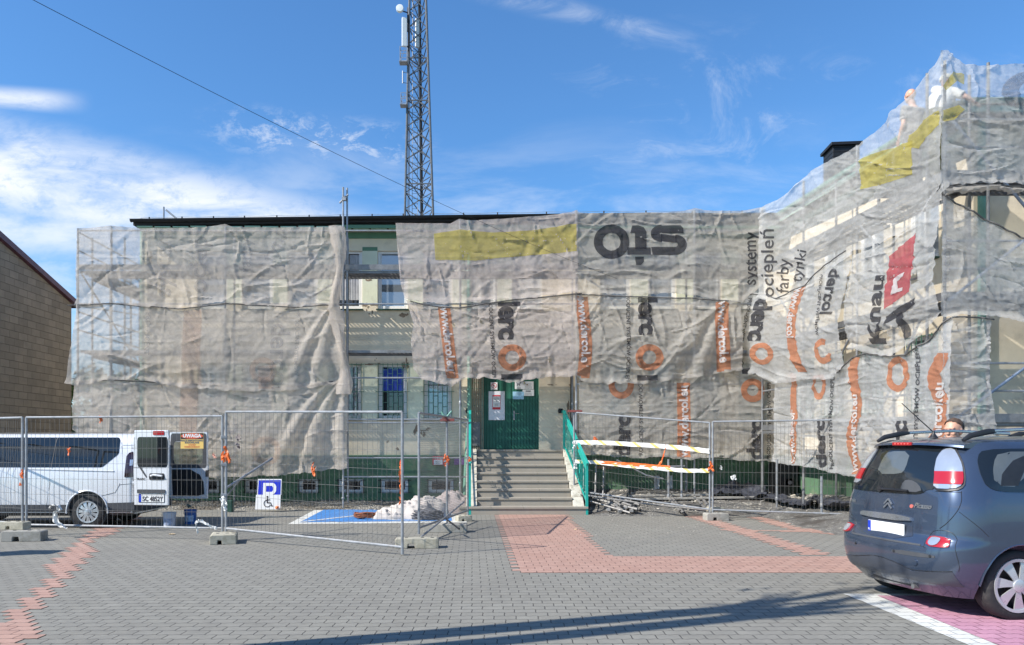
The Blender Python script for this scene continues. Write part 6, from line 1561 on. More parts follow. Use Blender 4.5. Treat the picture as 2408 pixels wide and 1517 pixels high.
tapel([(1352, 1085), (1400, 1087), (1480, 1096), (1560, 1103), (1620, 1107), (1668, 1107)], .085, STR.m, 'lower white and yellow striped tape on the right fence', 2)
tapel([(1411, 1087), (1500, 1093), (1576, 1099)], .07, ORNG, 'orange strip lying along the lower striped tape', 3)
tapel([(1543, 1102), (1556, 1085), (1563, 1062), (1566, 1046)], .08, ORNG, 'orange strip crossing between the two striped tapes', 4).data
scrap(1350, 1048, 18.1, .09, 51, RAGW, 'white tape knot on the post by the handrail, upper', 'white tape knots', 'tape_knot', 'tape knot')
scrap(1353, 1096, 18.1, .09, 52, RAGW, 'white tape knot on the post by the handrail, lower', 'white tape knots', 'tape_knot', 'tape knot')
m = MB(); m.box(P(1352, 967, 18.2), (.34, .1, .05)); tag(m.build('steel_clamp', MATS['rust_red'], bevel=.006), 'red clamp where the right fence panel meets the scaffold post', 'clamp')

# ============================================================ VEHICLES
TYRE = M('tyre_rubber', (.025, .025, .026), .85, var=.2, nscale=12, bump=.3, bscale=50, dirt=(.07, .065, .06), dscale=9)
DGL = NT('vehicle_glass'); DGL.col((0.010, 0.013, 0.016)); DGL.b.inputs['Roughness'].default_value = .03; DGL.b.inputs['Specular IOR Level'].default_value = .8; DGL = DGL.m
CLAD = M('grey_plastic_cladding', (.055, .058, .065), .7, var=.12, nscale=9)
LAMPR = NT('red_lamp'); LAMPR.col((.36, .01, .015)); LAMPR.b.inputs['Roughness'].default_value = .12; LAMPR.b.inputs['Coat Weight'].default_value = 1; LAMPR = LAMPR.m
LAMPD = NT('dark_red_lamp'); LAMPD.col((.022, .004, .006)); LAMPD.b.inputs['Roughness'].default_value = .12; LAMPD.b.inputs['Coat Weight'].default_value = 1; LAMPD = LAMPD.m
LAMPC = M('clear_lamp', (.52, .55, .60), .10, metal=.6, var=.10, nscale=5, coat=1)
CHROME = M('chrome', (.62, .64, .67), .14, metal=.85, var=.03)
RIMM = M('silver_wheel_trim', (.58, .59, .60), .3, metal=.55, var=.06)
PLATEW = M('number_plate', (.72, .72, .70), .45, var=.03)
PLBLUE = M('plate_blue', (.01, .04, .42), .4)
def finish(bm, name, mat, parent, smooth=True, offset=0.0):
    me = bpy.data.meshes.new(name); bm.to_mesh(me); bm.free()
    for m_ in (mat if isinstance(mat, (list, tuple)) else [mat]): me.materials.append(m_)
    if smooth:
        me.polygons.foreach_set('use_smooth', [True] * len(me.polygons))
        try: me.set_sharp_from_angle(angle=R(35))
        except Exception: pass
    o = bpy.data.objects.new(name, me); COL.objects.link(o)
    if parent is not None: o.parent = parent; ORG[o.name] = ORG[parent.name]
    return o
def boolcut(o, cutters):
    for c in cutters:
        md = o.modifiers.new('b', 'BOOLEAN'); md.operation = 'DIFFERENCE'; md.solver = 'EXACT'; md.object = c
    dg = bpy.context.evaluated_depsgraph_get(); me = bpy.data.meshes.new_from_object(o.evaluated_get(dg))
    o.modifiers.clear(); old = o.data; o.data = me; bpy.data.meshes.remove(old)
    for c in cutters:
        d = c.data; bpy.data.objects.remove(c); bpy.data.meshes.remove(d)
def wheel(parent, c, r, w, side, rimr, spokes, style='van'):
    """c = hub centre in parent's local frame, axis along local y, side=-1: outer face towards -y"""
    c = Vector(c); t = MB(); s = side
    prof = [(rimr, -w * .42), (rimr + .015, -w * .5), (r * .90, -w * .5), (r * .97, -w * .44), (r, -w * .34), (r, -w * .06), (r * .985, -w * .05), (r * .985, -w * .03), (r, -w * .02), (r, w * .34), (r * .97, w * .45), (r * .88, w * .5), (rimr, w * .42)]
    t.lathe(prof, c, 48, 'Y', cap=False); wh = t.build('wheel', TYRE, parent, local=True, smooth=True)
    t = MB(); t.lathe([(rimr + .004, -w * .40), (rimr - .012, -w * .46), (rimr - .022, -w * .42), (rimr - .03, -w * .15), (.02, -w * .12)], (0, 0, 0), 48, 'Y', cap=False)
    vs = t.v; t.v = [(c.x + v[0], c.y + (v[1] if s < 0 else -v[1]), c.z + v[2]) for v in vs]; t.build('rim_barrel', BLK, wh, local=True, smooth=True)
    t = MB(); yo = lambda q: c.y + (-w * q if s < 0 else w * q)
    t.lathe([(rimr + .006, 0), (rimr + .004, .012), (rimr - .022, .010), (rimr - .024, 0)], (0, 0, 0), 48, 'Y', cap=False)
    t.v = [(c.x + v[0], yo(.46) + (-v[1] if s < 0 else v[1]), c.z + v[2]) for v in t.v]
    for k in range(spokes):
        a = 2 * PI * k / spokes + .2
        for (r0, r1, w0, w1, tw) in ([(.05, rimr - .005, .020, .040, 0)] if style == 'van' else [(.045, rimr - .005, .024, .056, .12)]):
            n = 6; L_ = []
            for i in range(n + 1):
                f = i / n; rr = r0 + (r1 - r0) * f; ww = w0 + (w1 - w0) * f ** 1.4; aa = a + tw * f
                for e in (-1, 1):
                    ca, sa = math.cos(aa), math.sin(aa)
                    L_.append((c.x + rr * ca - e * ww * sa, yo(.44 + .07 * math.sin(PI * (1 - f) * .5)) , c.z + rr * sa + e * ww * ca))
            b0 = len(L_); L_ += [(x, y + (.012 if s < 0 else -.012), z) for x, y, z in L_]
            fs = []
            for i in range(n):
                fs += [(2 * i, 2 * i + 1, 2 * i + 3, 2 * i + 2), (b0 + 2 * i, b0 + 2 * i + 2, b0 + 2 * i + 3, b0 + 2 * i + 1), (2 * i, 2 * i + 2, b0 + 2 * i + 2, b0 + 2 * i), (2 * i + 1, b0 + 2 * i + 1, b0 + 2 * i + 3, 2 * i + 3)]
            t.add(L_, fs)
    hb = MB(); hb.lathe([(.058, 0), (.055, .012), (.03, .018), (.001, .018)], (0, 0, 0), 24, 'Y', cap=False)
    t.add([(c.x + v[0], yo(.50) + (-v[1] if s < 0 else v[1]), c.z + v[2]) for v in hb.v], hb.f)
    t.build('wheel_trim', RIMM, wh, local=True, smooth=True)
    t = MB()
    for k in range(5):
        a = 2 * PI * k / 5; t.lathe([(.009, -.006), (.009, .0)], (c.x + .036 * math.cos(a), yo(.53), c.z + .036 * math.sin(a)), 8, 'Y')
    t.build('wheel_bolts', BLK, wh, local=True)
    return wh

# ------------------------------------------------------------ white van, local frame: x to the rear (+X world), y away, z up
VAN = M('white_silver_paint', (.72, .73, .75), .28, metal=.15, var=.03, nscale=2, coat=1.0, dirt=(.50, .50, .50), dscale=2, damt=(.55, .9))
VD = 14.44
van = empty('delivery_van', ((-905) / 124.5, VD, 0), 'silver white van with both rear doors swung open behind the fence', 'van')
vx = lambda px_: (px_ - 205) / 124.5
vz = lambda py_: (1243 - py_) / 124.5
RXb = vx(306)
prof = [(.12, .27), (.03, .30), (.012, .36), (.004, .50), (.0, .70), (.004, .90), (.012, 1.05), (.03, 1.14), (.075, 1.35), (.125, 1.58), (.16, 1.68), (.22, 1.755), (.32, 1.79), (.55, 1.805), (.90, 1.81)]
st_ = [(RXb, 1.0, 0, 0), (RXb - .03, 1.0, 0, 0), (RXb - .5, 1, 0, 0), (RXb - 1.2, 1, 0, 0), (RXb - 2.0, 1, 0, 0), (RXb - 2.9, 1, 0, 0), (RXb - 3.2, .985, .01, 0), (RXb - 3.55, .80, .03, 0), (RXb - 3.95, .60, .06, 0), (RXb - 4.35, .50, .12, 0), (RXb - 4.62, .36, .24, 0)]
rows = []; full = prof + [(1.80 - y, z) for y, z in reversed(prof[:-1])]
# finer stations toward the rear edge for a rounded corner
st2 = [(RXb + .055, .985, .075, 0), (RXb + .045, .992, .04, 0), (RXb + .02, .998, .014, 0)] + st_
for (sx__, hs, ins, _) in st2:
    for y, z in full:
        yy = min(max(y, ins), 1.8 - ins); zz = .27 + (z - .27) * hs if sx__ > RXb - 3.0 else (z if z < .9 else .9 + (z - .9) * max((hs - .50) / .5, .02))
        rows.append((sx__, yy, zz))
n = len(full); m = MB(); k = len(st2)
m.add(rows, [(i * n + j, (i + 1) * n + j, (i + 1) * n + (j + 1) % n, i * n + (j + 1) % n) for i in range(k - 1) for j in range(n)] + [tuple(range(n)), tuple((k - 1) * n + j for j in reversed(range(n)))])
body = m.build('body', VAN, van, local=True, smooth=True)
cs = []
def cyl(x, y, z, r, L):
    c = MB(); c.lathe([(r, -L / 2), (r, L / 2)], (x, y, z), 40, 'Y'); return c.build('cut', VAN, van, local=True)
WR = .315
for y in (.0, 1.8): cs += [cyl(vx(206), y, WR + .01, .385, .56), cyl(vx(206) - 2.75, y, WR + .01, .385, .56)]
c = MB(); c.bb(RXb - 2.3, RXb + .3, .16, 1.64, .52, 1.66); cs.append(c.build('cut', VAN, van, local=True))
boolcut(body, cs)
try: body.data.polygons.foreach_set('use_smooth', [True] * len(body.data.polygons)); body.data.set_sharp_from_angle(angle=R(35))
except Exception: pass
def vy(z):
    return float(np.interp(z, [p[1] for p in prof], [p[0] for p in prof]))
def side_patch(pts, name, mat, lift=.004, parent=None, cut=.04, skirt=True):
    """pts in photo px on the near side; lies on the van's side profile"""
    bm = bmesh.new(); V = [bm.verts.new((vx(x), vz(y), 0)) for x, y in pts]; bm.faces.new(V)
    zs = [v.co.y for v in V]; q = min(zs) + cut
    while q < max(zs): bmesh.ops.bisect_plane(bm, geom=bm.verts[:] + bm.edges[:] + bm.faces[:], plane_co=(0, q, 0), plane_no=(0, 1, 0)); q += cut
    for v in bm.verts: v.co = (v.co.x, vy(v.co.y) - lift, v.co.y)
    ret = bmesh.ops.extrude_edge_only(bm, edges=[e for e in bm.edges if e.is_boundary])
    for v in ret['geom']:
        if isinstance(v, bmesh.types.BMVert): v.co.y += lift + .004
    bmesh.ops.recalc_face_normals(bm, faces=bm.faces)
    return finish(bm, name, mat, parent or van, smooth=False)
def rr(x0, y0, x1, y1, r, n=5, bl=None):
    """rounded rectangle in px; bl = chamfer at bottom right"""
    o = []
    for cx, cy, a0 in ((x1 - r, y0 + r, -PI / 2), (x1 - r, y1 - r, 0), (x0 + r, y1 - r, PI / 2), (x0 + r, y0 + r, PI)):
        if bl and a0 == 0: o += [(x1, y1 - bl[1]), (x1 - 3, y1 - bl[1] + 5), (x1 - bl[0], y1 - 2), (x1 - bl[0] - 6, y1)]; continue
        for i in range(n + 1): a = a0 + PI / 2 * i / n; o.append((cx + r * math.cos(a), cy + r * math.sin(a)))
    return o
g1 = side_patch(rr(-150, 1028.5, 275.5, 1099, 9, bl=(34, 34)), 'side_window', DGL, .006)
side_patch([(124, 1029), (126, 1029), (121, 1098), (119, 1098)], 'window_divider', CLAD, .010, g1)
# seats and far windows seen through the glass: pale reflections are left to the glass; head rests behind
side_patch([(-250, 1187), (160, 1187), (164, 1196), (163, 1212), (-250, 1212)], 'side_cladding', CLAD, .012)
side_patch([(249, 1183), (317, 1181), (317, 1199), (300, 1207), (262, 1213), (252, 1211), (247, 1196)], 'bumper_cladding', CLAD, .014)
side_patch([(294.5, 1073), (300, 1065), (308, 1062), (312.5, 1070), (313, 1121), (309, 1122.5), (293.5, 1122)], 'tail_lamp', LAMPD, .012)
side_patch([(304, 1081), (311, 1081), (311, 1095), (304, 1095)], 'tail_lamp', LAMPC, .016)
m = MB()
def vline(pts, r=.004):
    m.tube([(vx(x), vy(vz(y)) - .001, vz(y)) for x, y in pts], r, 4)
vline([(109, 1022), (122, 1100), (118, 1140), (110, 1188), (109, 1212)]); vline([(278, 1040), (283, 1060), (282, 1140), (272, 1158), (240, 1166)]); vline([(283, 1047), (312, 1047)]); vline([(281, 1140), (316, 1137)])
m.build('panel_gap', BLK, van, local=True)
m = MB(); m.tube([(vx(60), vy(vz(1103)) - .002, vz(1103)), (vx(180), vy(vz(1106)) - .006, vz(1106)), (vx(268), vy(vz(1108)) - .004, vz(1108))], .012, 6); m.build('swage_line', VAN, van, local=True, smooth=True)
# arch lips
m = MB(); pts = []
for i in range(25):
    a = -.10 + (PI + .2) * i / 24; pts.append((vx(206) + .39 * math.cos(a), .0 - .004, WR + .01 + .39 * math.sin(a)))
m.tube(pts, .013, 6); m.build('arch_lip', VAN, van, local=True, smooth=True)
m = MB(); m.lathe([(.37, -.25), (.37, .25)], (vx(206), .30, WR + .02), 24, 'Y'); m.build('wheel_housing', BLK, van, local=True)
m = MB(); m.bb(RXb - 4.3, RXb - .1, .25, 1.55, .22, .33); m.build('underbody', BLK, van, local=True)
m = MB(); m.bb(RXb - .0, RXb + .10, .03, 1.77, .30, .46); m.build('rear_bumper', CLAD, van, local=True, bevel=.02)
wheel(van, (vx(206), .115, WR), WR, .20, -1, .205, 11, 'van'); wheel(van, (vx(206), 1.685, WR), WR, .20, 1, .205, 11, 'van')
wheel(van, (vx(206) - 2.75, .115, WR), WR, .20, -1, .205, 11, 'van'); wheel(van, (vx(206) - 2.75, 1.685, WR), WR, .20, 1, .205, 11, 'van')
m = MB()
for xx_ in (-2.9, -1.9, -1.0):
    for yy_ in (.5, 1.3):
        m.blob((RXb + xx_, yy_, 1.38), (.07, .13, .11), 1, 2, .05); m.blob((RXb + xx_ + .02, yy_, 1.0), (.09, .24, .32), 2, 2, .05)
m.build('seats', BLK, van, local=True, smooth=True)
# rear doors
def rdoor(x0, y0, x1, y1, inner, w, z0, z1):
    """door slab from hinge (x0,y0) to free edge (x1,y1); outside faces the camera unless inner"""
    A = Vector((x0, y0, 0)); B = Vector((x1, y1, 0)); d = (B - A).normalized(); nrm = Vector((d.y, -d.x, 0))
    if nrm.y > 0: nrm = -nrm
    L = (B - A).length
    def Qd(f, z, o=0): return A + d * (L * f) + nrm * o + Vector((0, 0, z))
    H = z1 - z0; hole = (.12, .93, .50, .90) if not inner else (.08, .90, .50, .86)
    f0, f1, h0, h1 = hole[0], hole[1], z0 + H * hole[2], z0 + H * hole[3]
    m = MB()
    def plate_(a, b, c, e, o0, o1):
        p = [Qd(a, c, o0), Qd(b, c, o0), Qd(b, e, o0), Qd(a, e, o0), Qd(a, c, o1), Qd(b, c, o1), Qd(b, e, o1), Qd(a, e, o1)]
        m.add(p, [(0, 1, 2, 3), (7, 6, 5, 4), (0, 4, 5, 1), (1, 5, 6, 2), (2, 6, 7, 3), (3, 7, 4, 0)])
    plate_(0, 1, z0, h0, 0, .05); plate_(0, 1, h1, z1, 0, .05); plate_(0, f0, h0, h1, 0, .05); plate_(f1, 1, h0, h1, 0, .05)
    dr = m.build('rear_door', VAN, van, local=True, bevel=.012)
    return dr, Qd, (f0, f1, h0, h1)
dx0 = vx(318); dz0, dz1 = vz(1187.5), vz(1012)
dr_, Qd, (f0, f1, h0, h1) = rdoor(dx0, .04, vx(402), -.05, False, 0, dz0, dz1)
def dp(fx, fy): return fx, dz1 - (dz1 - dz0) * fy
def dpatch(pts, name, mat, o, parent=None, th=.006):
    m = MB(); P0 = [Qd(f, dz1 - (dz1 - dz0) * v, o) for f, v in pts]; nv = (Qd(0, 0, 1) - Qd(0, 0, 0)) * -th
    m.prism(P0, nv); return m.build(name, mat, parent or dr_, local=True)
def rq(x0, y0, x1, y1, r=.04, n=4):
    o = []
    for cx, cy, a0 in ((x1 - r, y0 + r, -PI / 2), (x1 - r, y1 - r, 0), (x0 + r, y1 - r, PI / 2), (x0 + r, y0 + r, PI)):
        for i in range(n + 1): a = a0 + PI / 2 * i / n; o.append((cx + r * math.cos(a), cy + r * math.sin(a)))
    return o
dw = dpatch(rq(.09, .09, .99, .49, .06), 'door_window', DGL, .054)
dpatch([(.14, .49), (.20, .49), (.38, .62), (.36, .635), (.30, .60)], 'trim_strip', CLAD, .056)
h = dpatch(rq(.44, .575, .90, .665, .04), 'handle_recess', BLK, .056); 
m = MB(); m.tube([Qd(.5, dz1 - (dz1 - dz0) * .61, .07), Qd(.6, dz1 - (dz1 - dz0) * .595, .085), Qd(.85, dz1 - (dz1 - dz0) * .61, .075)], .02, 8); m.build('handle', VAN, h, local=True, smooth=True)
dpatch(rq(.56, .01, .89, .065, .02), 'brake_lamp', LAMPR, .060)
dpatch(rq(.10, .79, .92, .84, .015), 'plate_shade', CLAD, .066, th=.02)
pl = dpatch(rq(.13, .85, .90, .965, .01), 'number_plate', BLK, .056)
dpatch(rq(.145, .857, .885, .958, .008), 'plate_face', PLATEW, .058, pl)
dpatch(rq(.145, .857, .215, .958, .008), 'plate_band', PLBLUE, .060, pl)
m = MB(); put_text(m, 'SC 4852Y', Qd(.555, dz1 - (dz1 - dz0) * .945, .0625), (vx(402) - dx0, -.09, 0), (0, 0, 1), .125, .003, 'CENTER', 1.0, .80); m.build('plate_lettering', MATS['sign_black'], pl, local=True)
m = MB(); put_text(m, 'TRAFIC', Qd(.06, dz1 - (dz1 - dz0) * .665, .0565), (vx(402) - dx0, -.09, 0), (0, 0, 1), .056, .002); m.build('badge_lettering', CLAD, dr_, local=True)
m = MB(); 
for z in (vz(1052), vz(1136)): m.box((dx0 - .03, .05, z), (.10, .06, .06))
m.build('hinge', VAN, dr_, local=True, bevel=.01)
# far door, inside face towards the camera
iz0, iz1 = vz(1187), vz(1012)
dr2, Qd, (f0, f1, h0, h1) = rdoor(dx0, 1.74, dx0 + .80, 1.70, True, 0, iz0, iz1)
dz0, dz1 = iz0, iz1; dr_ = dr2
def frame_patch(o, pts_out, pts_in, name, mat, off):
    m = MB(); A_ = [Qd(f, dz1 - (dz1 - dz0) * v, off) for f, v in pts_out]; B_ = [Qd(f, dz1 - (dz1 - dz0) * v, off) for f, v in pts_in]; n = len(A_)
    m.add(A_ + B_, [(i, (i + 1) % n, n + (i + 1) % n, n + i) for i in range(n)]); return m.build(name, mat, o, local=True)
frame_patch(dr2, rq(.02, .02, .98, .54, .05), rq(.10, .14, .88, .48, .07), 'window_seal', CLAD, .052)
dpatch([(.04, .56), (.55, .56), (.80, .64), (.90, .75), (.92, .93), (.70, .96), (.08, .96)], 'door_lining', BLK, .056)
m = MB(); m.add([Qd(.09, dz1 - (dz1 - dz0) * .49, .02), Qd(.9, dz1 - (dz1 - dz0) * .49, .02), Qd(.9, dz1 - (dz1 - dz0) * .13, .02), Qd(.09, dz1 - (dz1 - dz0) * .13, .02)], [(0, 1, 2, 3)])
TG = NT('tinted_clear_glass'); TG.col((.02, .03, .03)); TG.b.inputs['Roughness'].default_value = .03; tp = TG.new('ShaderNodeBsdfTransparent'); tp.inputs[0].default_value = (.55, .62, .60, 1); mxs = TG.new('ShaderNodeMixShader'); mxs.inputs[0].default_value = .18
TG.link(tp.outputs[0], mxs.inputs[1]); TG.link(TG.b.outputs[0], mxs.inputs[2]); TG.link(mxs.outputs[0], TG.out.inputs['Surface']); TG = TG.m
m.build('door_window', TG, dr2, local=True)
m = MB(); m.box(Qd(.985, dz1 - (dz1 - dz0) * .62, .03), (.05, .08, .14)); m.build('lock', BLK, dr2, local=True, bevel=.01)

# ------------------------------------------------------------ dark blue small people carrier, local frame: x forward, y left (away), z up
CARP = NT('blue_grey_metallic'); co = CARP.coord(); fl_ = CARP.noise(900, 2, .5, co)
CARP.col(CARP.ramp(fl_, .3, .7, (.052, .074, .120, 1), (.072, .098, .150, 1))); CARP.b.inputs['Metallic'].default_value = .55; CARP.b.inputs['Roughness'].default_value = .24
CARP.b.inputs['Coat Weight'].default_value = 1.0; CARP.b.inputs['Coat Roughness'].default_value = .03
CARP.link(CARP.bump(CARP.noise(2.5, 3, .5, co), .03, .05), CARP.b.inputs['Normal']); CARP = CARP.m
HD = math.atan2(.136, .991)
car = empty('family_car', (4.74, 7.62, 0), 'dark blue grey compact people carrier parked at the right edge, seen from behind', 'car', rz=HD)
_zd = lambda z: z if z < .7 else .7 + (z - .7) / 1.05
I = lambda z, xs, ys: float(np.interp(_zd(z), xs, ys))
ZX = [.18, .25, .33, .42, .50, .58, .64, .68, .72, .80, .95, 1.0, 1.1, 1.2, 1.3, 1.4, 1.48, 1.53, 1.56, 1.58, 1.595, 1.605]
RX = [-.55, -.62, -.695, -.730, -.742, -.742, -.730, -.705, -.668, -.655, -.645, -.638, -.622, -.600, -.570, -.525, -.475, -.44, -.38, -.26, -.05, .25]
def xr(z): return I(z, ZX, RX)
def xf(z): return I(z, [.18, .3, .5, .7, .82, .9, .97, 1.03, 1.2, 1.4, 1.5, 1.56, 1.59, 1.605], [3.15, 3.28, 3.36, 3.34, 3.26, 3.10, 2.75, 2.30, 1.98, 1.60, 1.38, 1.15, .9, .65])
def hw(z): return I(z, [.18, .25, .35, .5, .65, .85, .95, 1.05, 1.2, 1.35, 1.45, 1.52, 1.56, 1.58, 1.595, 1.605], [.76, .79, .83, .862, .868, .864, .858, .848, .822, .778, .738, .690, .63, .56, .44, .26])
def rc(z): return I(z, [.2, .6, .75, 1.0, 1.3, 1.5, 1.605], [.30, .30, .27, .26, .30, .34, .2])
def bulge(z): return I(z, [.2, .6, .8, 1.5], [.10, .11, .09, .12])
def S(s, z, side=-1):
    """point on the body: s = arc distance from the rear centre line towards one side"""
    w = hw(z); r = min(rc(z), w * .8); x0_ = xr(z); L1 = w - r; b = bulge(z); La = r * PI / 2
    if s <= L1:
        f = s / max(L1, 1e-4); return Vector((x0_ + b * (f * .72) ** 2 * .75, side * s, z))
    xe = x0_ + b * .72 ** 2 * .75; xs_ = s - L1
    if xs_ <= La:
        a = xs_ / r; k = 1.25
        return Vector((xe + (r * k) * (1 - math.cos(a)) + 0 * a, side * (L1 + r * math.sin(a)), z))
    t_ = xs_ - La; x = xe + r * 1.25 + t_
    bow = .012 * math.sin(min(max((x + .4) / 3.4, 0), 1) * PI)
    return Vector((x, side * (w + bow), z))
def Nrm(s, z, side=-1):
    e = .01; a = S(s + e, z, side) - S(max(s - e, 0), z, side); b = S(s, min(z + e, 1.648), side) - S(s, z - e, side); n = a.cross(b)
    n.normalize()
    return n if n.dot(Vector((-1, side * .8, .2))) > 0 else -n
def outline(z):
    w = hw(z); r = min(rc(z), w * .8); L1 = w - r; La = r * PI / 2; xe = xr(z) + bulge(z) * .72 ** 2 * .75 + r * 1.25
    xfr = xf(z); rf_ = min(.42, w * .8); Ls = max(xfr - rf_ - xe, .02)
    half = [S(L1 * i / 6, z) for i in range(6)] + [S(L1 + La * i / 8, z) for i in range(8)] + [S(L1 + La + Ls * (i / 22.0), z) for i in range(22)]
    for i in range(9):
        a = PI / 2 * i / 8; half.append(Vector((xfr - rf_ + rf_ * math.sin(a), -(w - rf_ + rf_ * math.cos(a)) - .0, z)))
    half.append(Vector((xfr + .02, -(w - rf_) * .5, z))); half.append(Vector((xfr + .03, 0, z)))
    half = [Vector((p.x, p.y, p.z)) for p in half]
    other = [Vector((p.x, -p.y, p.z)) for p in half[1:-1]]
    return half + other[::-1]
zl = sorted(set(q if q < .7 else .7 + (q - .7) * 1.05 for q in ZX + [.38, .46, .54, .61, .66, .70, .76, .85, .90, 1.05, 1.15, 1.25, 1.35, 1.44, 1.505]))
rows = []; 
for z in zl: rows += outline(z)
n = len(outline(.5)); k = len(zl); m = MB()
m.add(rows, [(i * n + j, i * n + (j + 1) % n, (i + 1) * n + (j + 1) % n, (i + 1) * n + j) for i in range(k - 1) for j in range(n)] + [tuple(reversed(range(n))), tuple((k - 1) * n + j for j in range(n))])
cb = m.build('body', CARP, car, local=True, smooth=True)
cs = []
for x in (0.0, 2.54):
    for s in (-1, 1):
        c = MB(); c.lathe([(.365, -.17), (.365, .2)], (x, s * .80, .315), 48, 'Y'); cs.append(c.build('cut', BLK, car, local=True))
boolcut(cb, cs)
cb.data.polygons.foreach_set('use_smooth', [True] * len(cb.data.polygons)); cb.data.set_sharp_from_angle(angle=R(40))
def cpatch(pts, name, mat, lift=.004, side=-1, parent=None, cut=.03, skirt=.008, mirror=False):
    """pts = (s, z) outline on the body surface"""
    bm = bmesh.new(); V = [bm.verts.new((s, z, 0)) for s, z in pts]; bm.faces.new(V)
    for ax in (0, 1):
        c_ = [v.co[ax] for v in bm.verts]; q = math.ceil(min(c_) / cut) * cut; no = (1, 0, 0) if ax == 0 else (0, 1, 0); hi = max(c_)
        while q < hi:
            bmesh.ops.bisect_plane(bm, geom=bm.verts[:] + bm.edges[:] + bm.faces[:], plane_co=Vector(no) * q, plane_no=no); q += cut
    bed = set(v for e in bm.edges if e.is_boundary for v in e.verts)
    info = {}
    for v in bm.verts:
        s, z = v.co.x, v.co.y; sd = side
        if s < 0: s, sd = -s, -side
        p = S(s, z, sd); nn = Nrm(s, z, sd); info[v] = nn; v.co = p + nn * lift
    ret = bmesh.ops.extrude_edge_only(bm, edges=[e for e in bm.edges if e.is_boundary])
    olds = [v for v in info if v in bed]
    for g_ in ret['geom']:
        if isinstance(g_, bmesh.types.BMVert):
            o_ = min(olds, key=lambda q: (q.co - g_.co).length_squared); g_.co = g_.co - info[o_] * (lift + skirt)
    bmesh.ops.recalc_face_normals(bm, faces=bm.faces)
    return finish(bm, name, mat, parent or cb, smooth=True)
def smoothpoly(pts, it=2):
    for _ in range(it):
        q = []
        for i in range(len(pts)):
            a, b = pts[i], pts[(i + 1) % len(pts)]; q += [(a[0] * .75 + b[0] * .25, a[1] * .75 + b[1] * .25), (a[0] * .25 + b[0] * .75, a[1] * .25 + b[1] * .75)]
        pts = q
    return pts
def sline(pts, r=.004, mat=None, name='panel_gap', lift=0.0, side=-1, parent=None):
    m = MB(); P_ = []; r *= .6
    if len(pts) > 2:
        for _ in range(2):
            q_ = [pts[0]]
            for a, b in zip(pts, pts[1:]): q_ += [(a[0] * .75 + b[0] * .25, a[1] * .75 + b[1] * .25), (a[0] * .25 + b[0] * .75, a[1] * .25 + b[1] * .75)]
            pts = q_ + [pts[-1]]
    for (a, b) in zip(pts, pts[1:]):
        for i in range(6):
            s, z = a[0] + (b[0] - a[0]) * i / 6, a[1] + (b[1] - a[1]) * i / 6; sd = side if s >= 0 else -side; P_.append(S(abs(s), z, sd) + Nrm(abs(s), z, sd) * lift)
    s, z = pts[-1]; sd = side if s >= 0 else -side; P_.append(S(abs(s), z, sd) + Nrm(abs(s), z, sd) * lift)
    m.tube(P_, r, 6); return m.build(name, mat or BLK, parent or cb, local=True, smooth=True)
# rear window, wrapping to the lamps
RWIN = [(-.80, 1.14), (-.72, 1.10), (-.40, 1.09), (.30, 1.095), (.41, 1.11), (.45, 1.15), (.53, 1.152), (.50, 1.25), (.455, 1.36), (.43, 1.46), (.44, 1.53), (.40, 1.555), (-.40, 1.555), (-.56, 1.53), (-.66, 1.42), (-.74, 1.28)]
rw = cpatch(smoothpoly(RWIN, 1), 'rear_window', DGL, .005)
cpatch(smoothpoly([(-.27, 1.27), (.09, 1.28), (.14, 1.33), (.11, 1.50), (-.22, 1.50), (-.26, 1.45)], 1), 'painted_daylight', M('cabin_daylight_tone', (.09, .10, .10), .10, var=.2, nscale=3, coat=1), .0065, parent=rw)  # paler patch on opaque glass, imitates daylight seen through the cabin
cpatch(smoothpoly([(.13, 1.12), (.40, 1.12), (.36, 1.19), (.24, 1.235), (.15, 1.22)], 1), 'headrest', CLAD, .006, parent=rw)
LAMPS = [(.52, 1.145), (.72, 1.145), (.775, 1.19), (.755, 1.27), (.70, 1.38), (.62, 1.47), (.53, 1.545), (.45, 1.535), (.435, 1.47), (.46, 1.36), (.505, 1.25)]
def inset(pts, k, c=None):
    cx_ = sum(p[0] for p in pts) / len(pts); cz_ = sum(p[1] for p in pts) / len(pts); return [(cx_ + (x - cx_) * k, cz_ + (z - cz_) * k) for x, z in pts]
def clipz(pts, lo, hi):
    from bisect import bisect
    out = []
    n = len(pts)
    for i in range(n):
        a, b = pts[i], pts[(i + 1) % n]
        if lo <= a[1] <= hi: out.append(a)
        for q in sorted((lo, hi), key=lambda w: abs(w - a[1])):
            if (a[1] - q) * (b[1] - q) < 0: f = (q - a[1]) / (b[1] - a[1]); out.append((a[0] + (b[0] - a[0]) * f, q))
    return out
LI = inset(smoothpoly(LAMPS, 1), .90)
for sd in (-1, 1):
    tlp = cpatch(smoothpoly(LAMPS, 1), 'tail_lamp', BLK, .010, side=sd)
    cpatch(clipz(LI, 1.318, 1.6), 'clear_lens', LAMPC, .020, side=sd, parent=tlp, cut=.02)
    cpatch(clipz(LI, 1.205, 1.318), 'red_lens', LAMPR, .022, side=sd, parent=tlp, cut=.02)
    cpatch(clipz(LI, 1.1, 1.205), 'clear_lens', LAMPC, .019, side=sd, parent=tlp, cut=.02)
    lw = cpatch(smoothpoly([(.565, .645), (.75, .645), (.76, .67), (.73, .74), (.56, .74), (.545, .70)], 1), 'lower_lamp', LAMPR, .014, side=sd, cut=.02)
    cpatch([(.627 + .05 * math.cos(a), .692 + .042 * math.sin(a)) for a in [i * 2 * PI / 20 for i in range(20)]], 'reversing_lens', LAMPC, .024, side=sd, parent=lw, cut=.02)
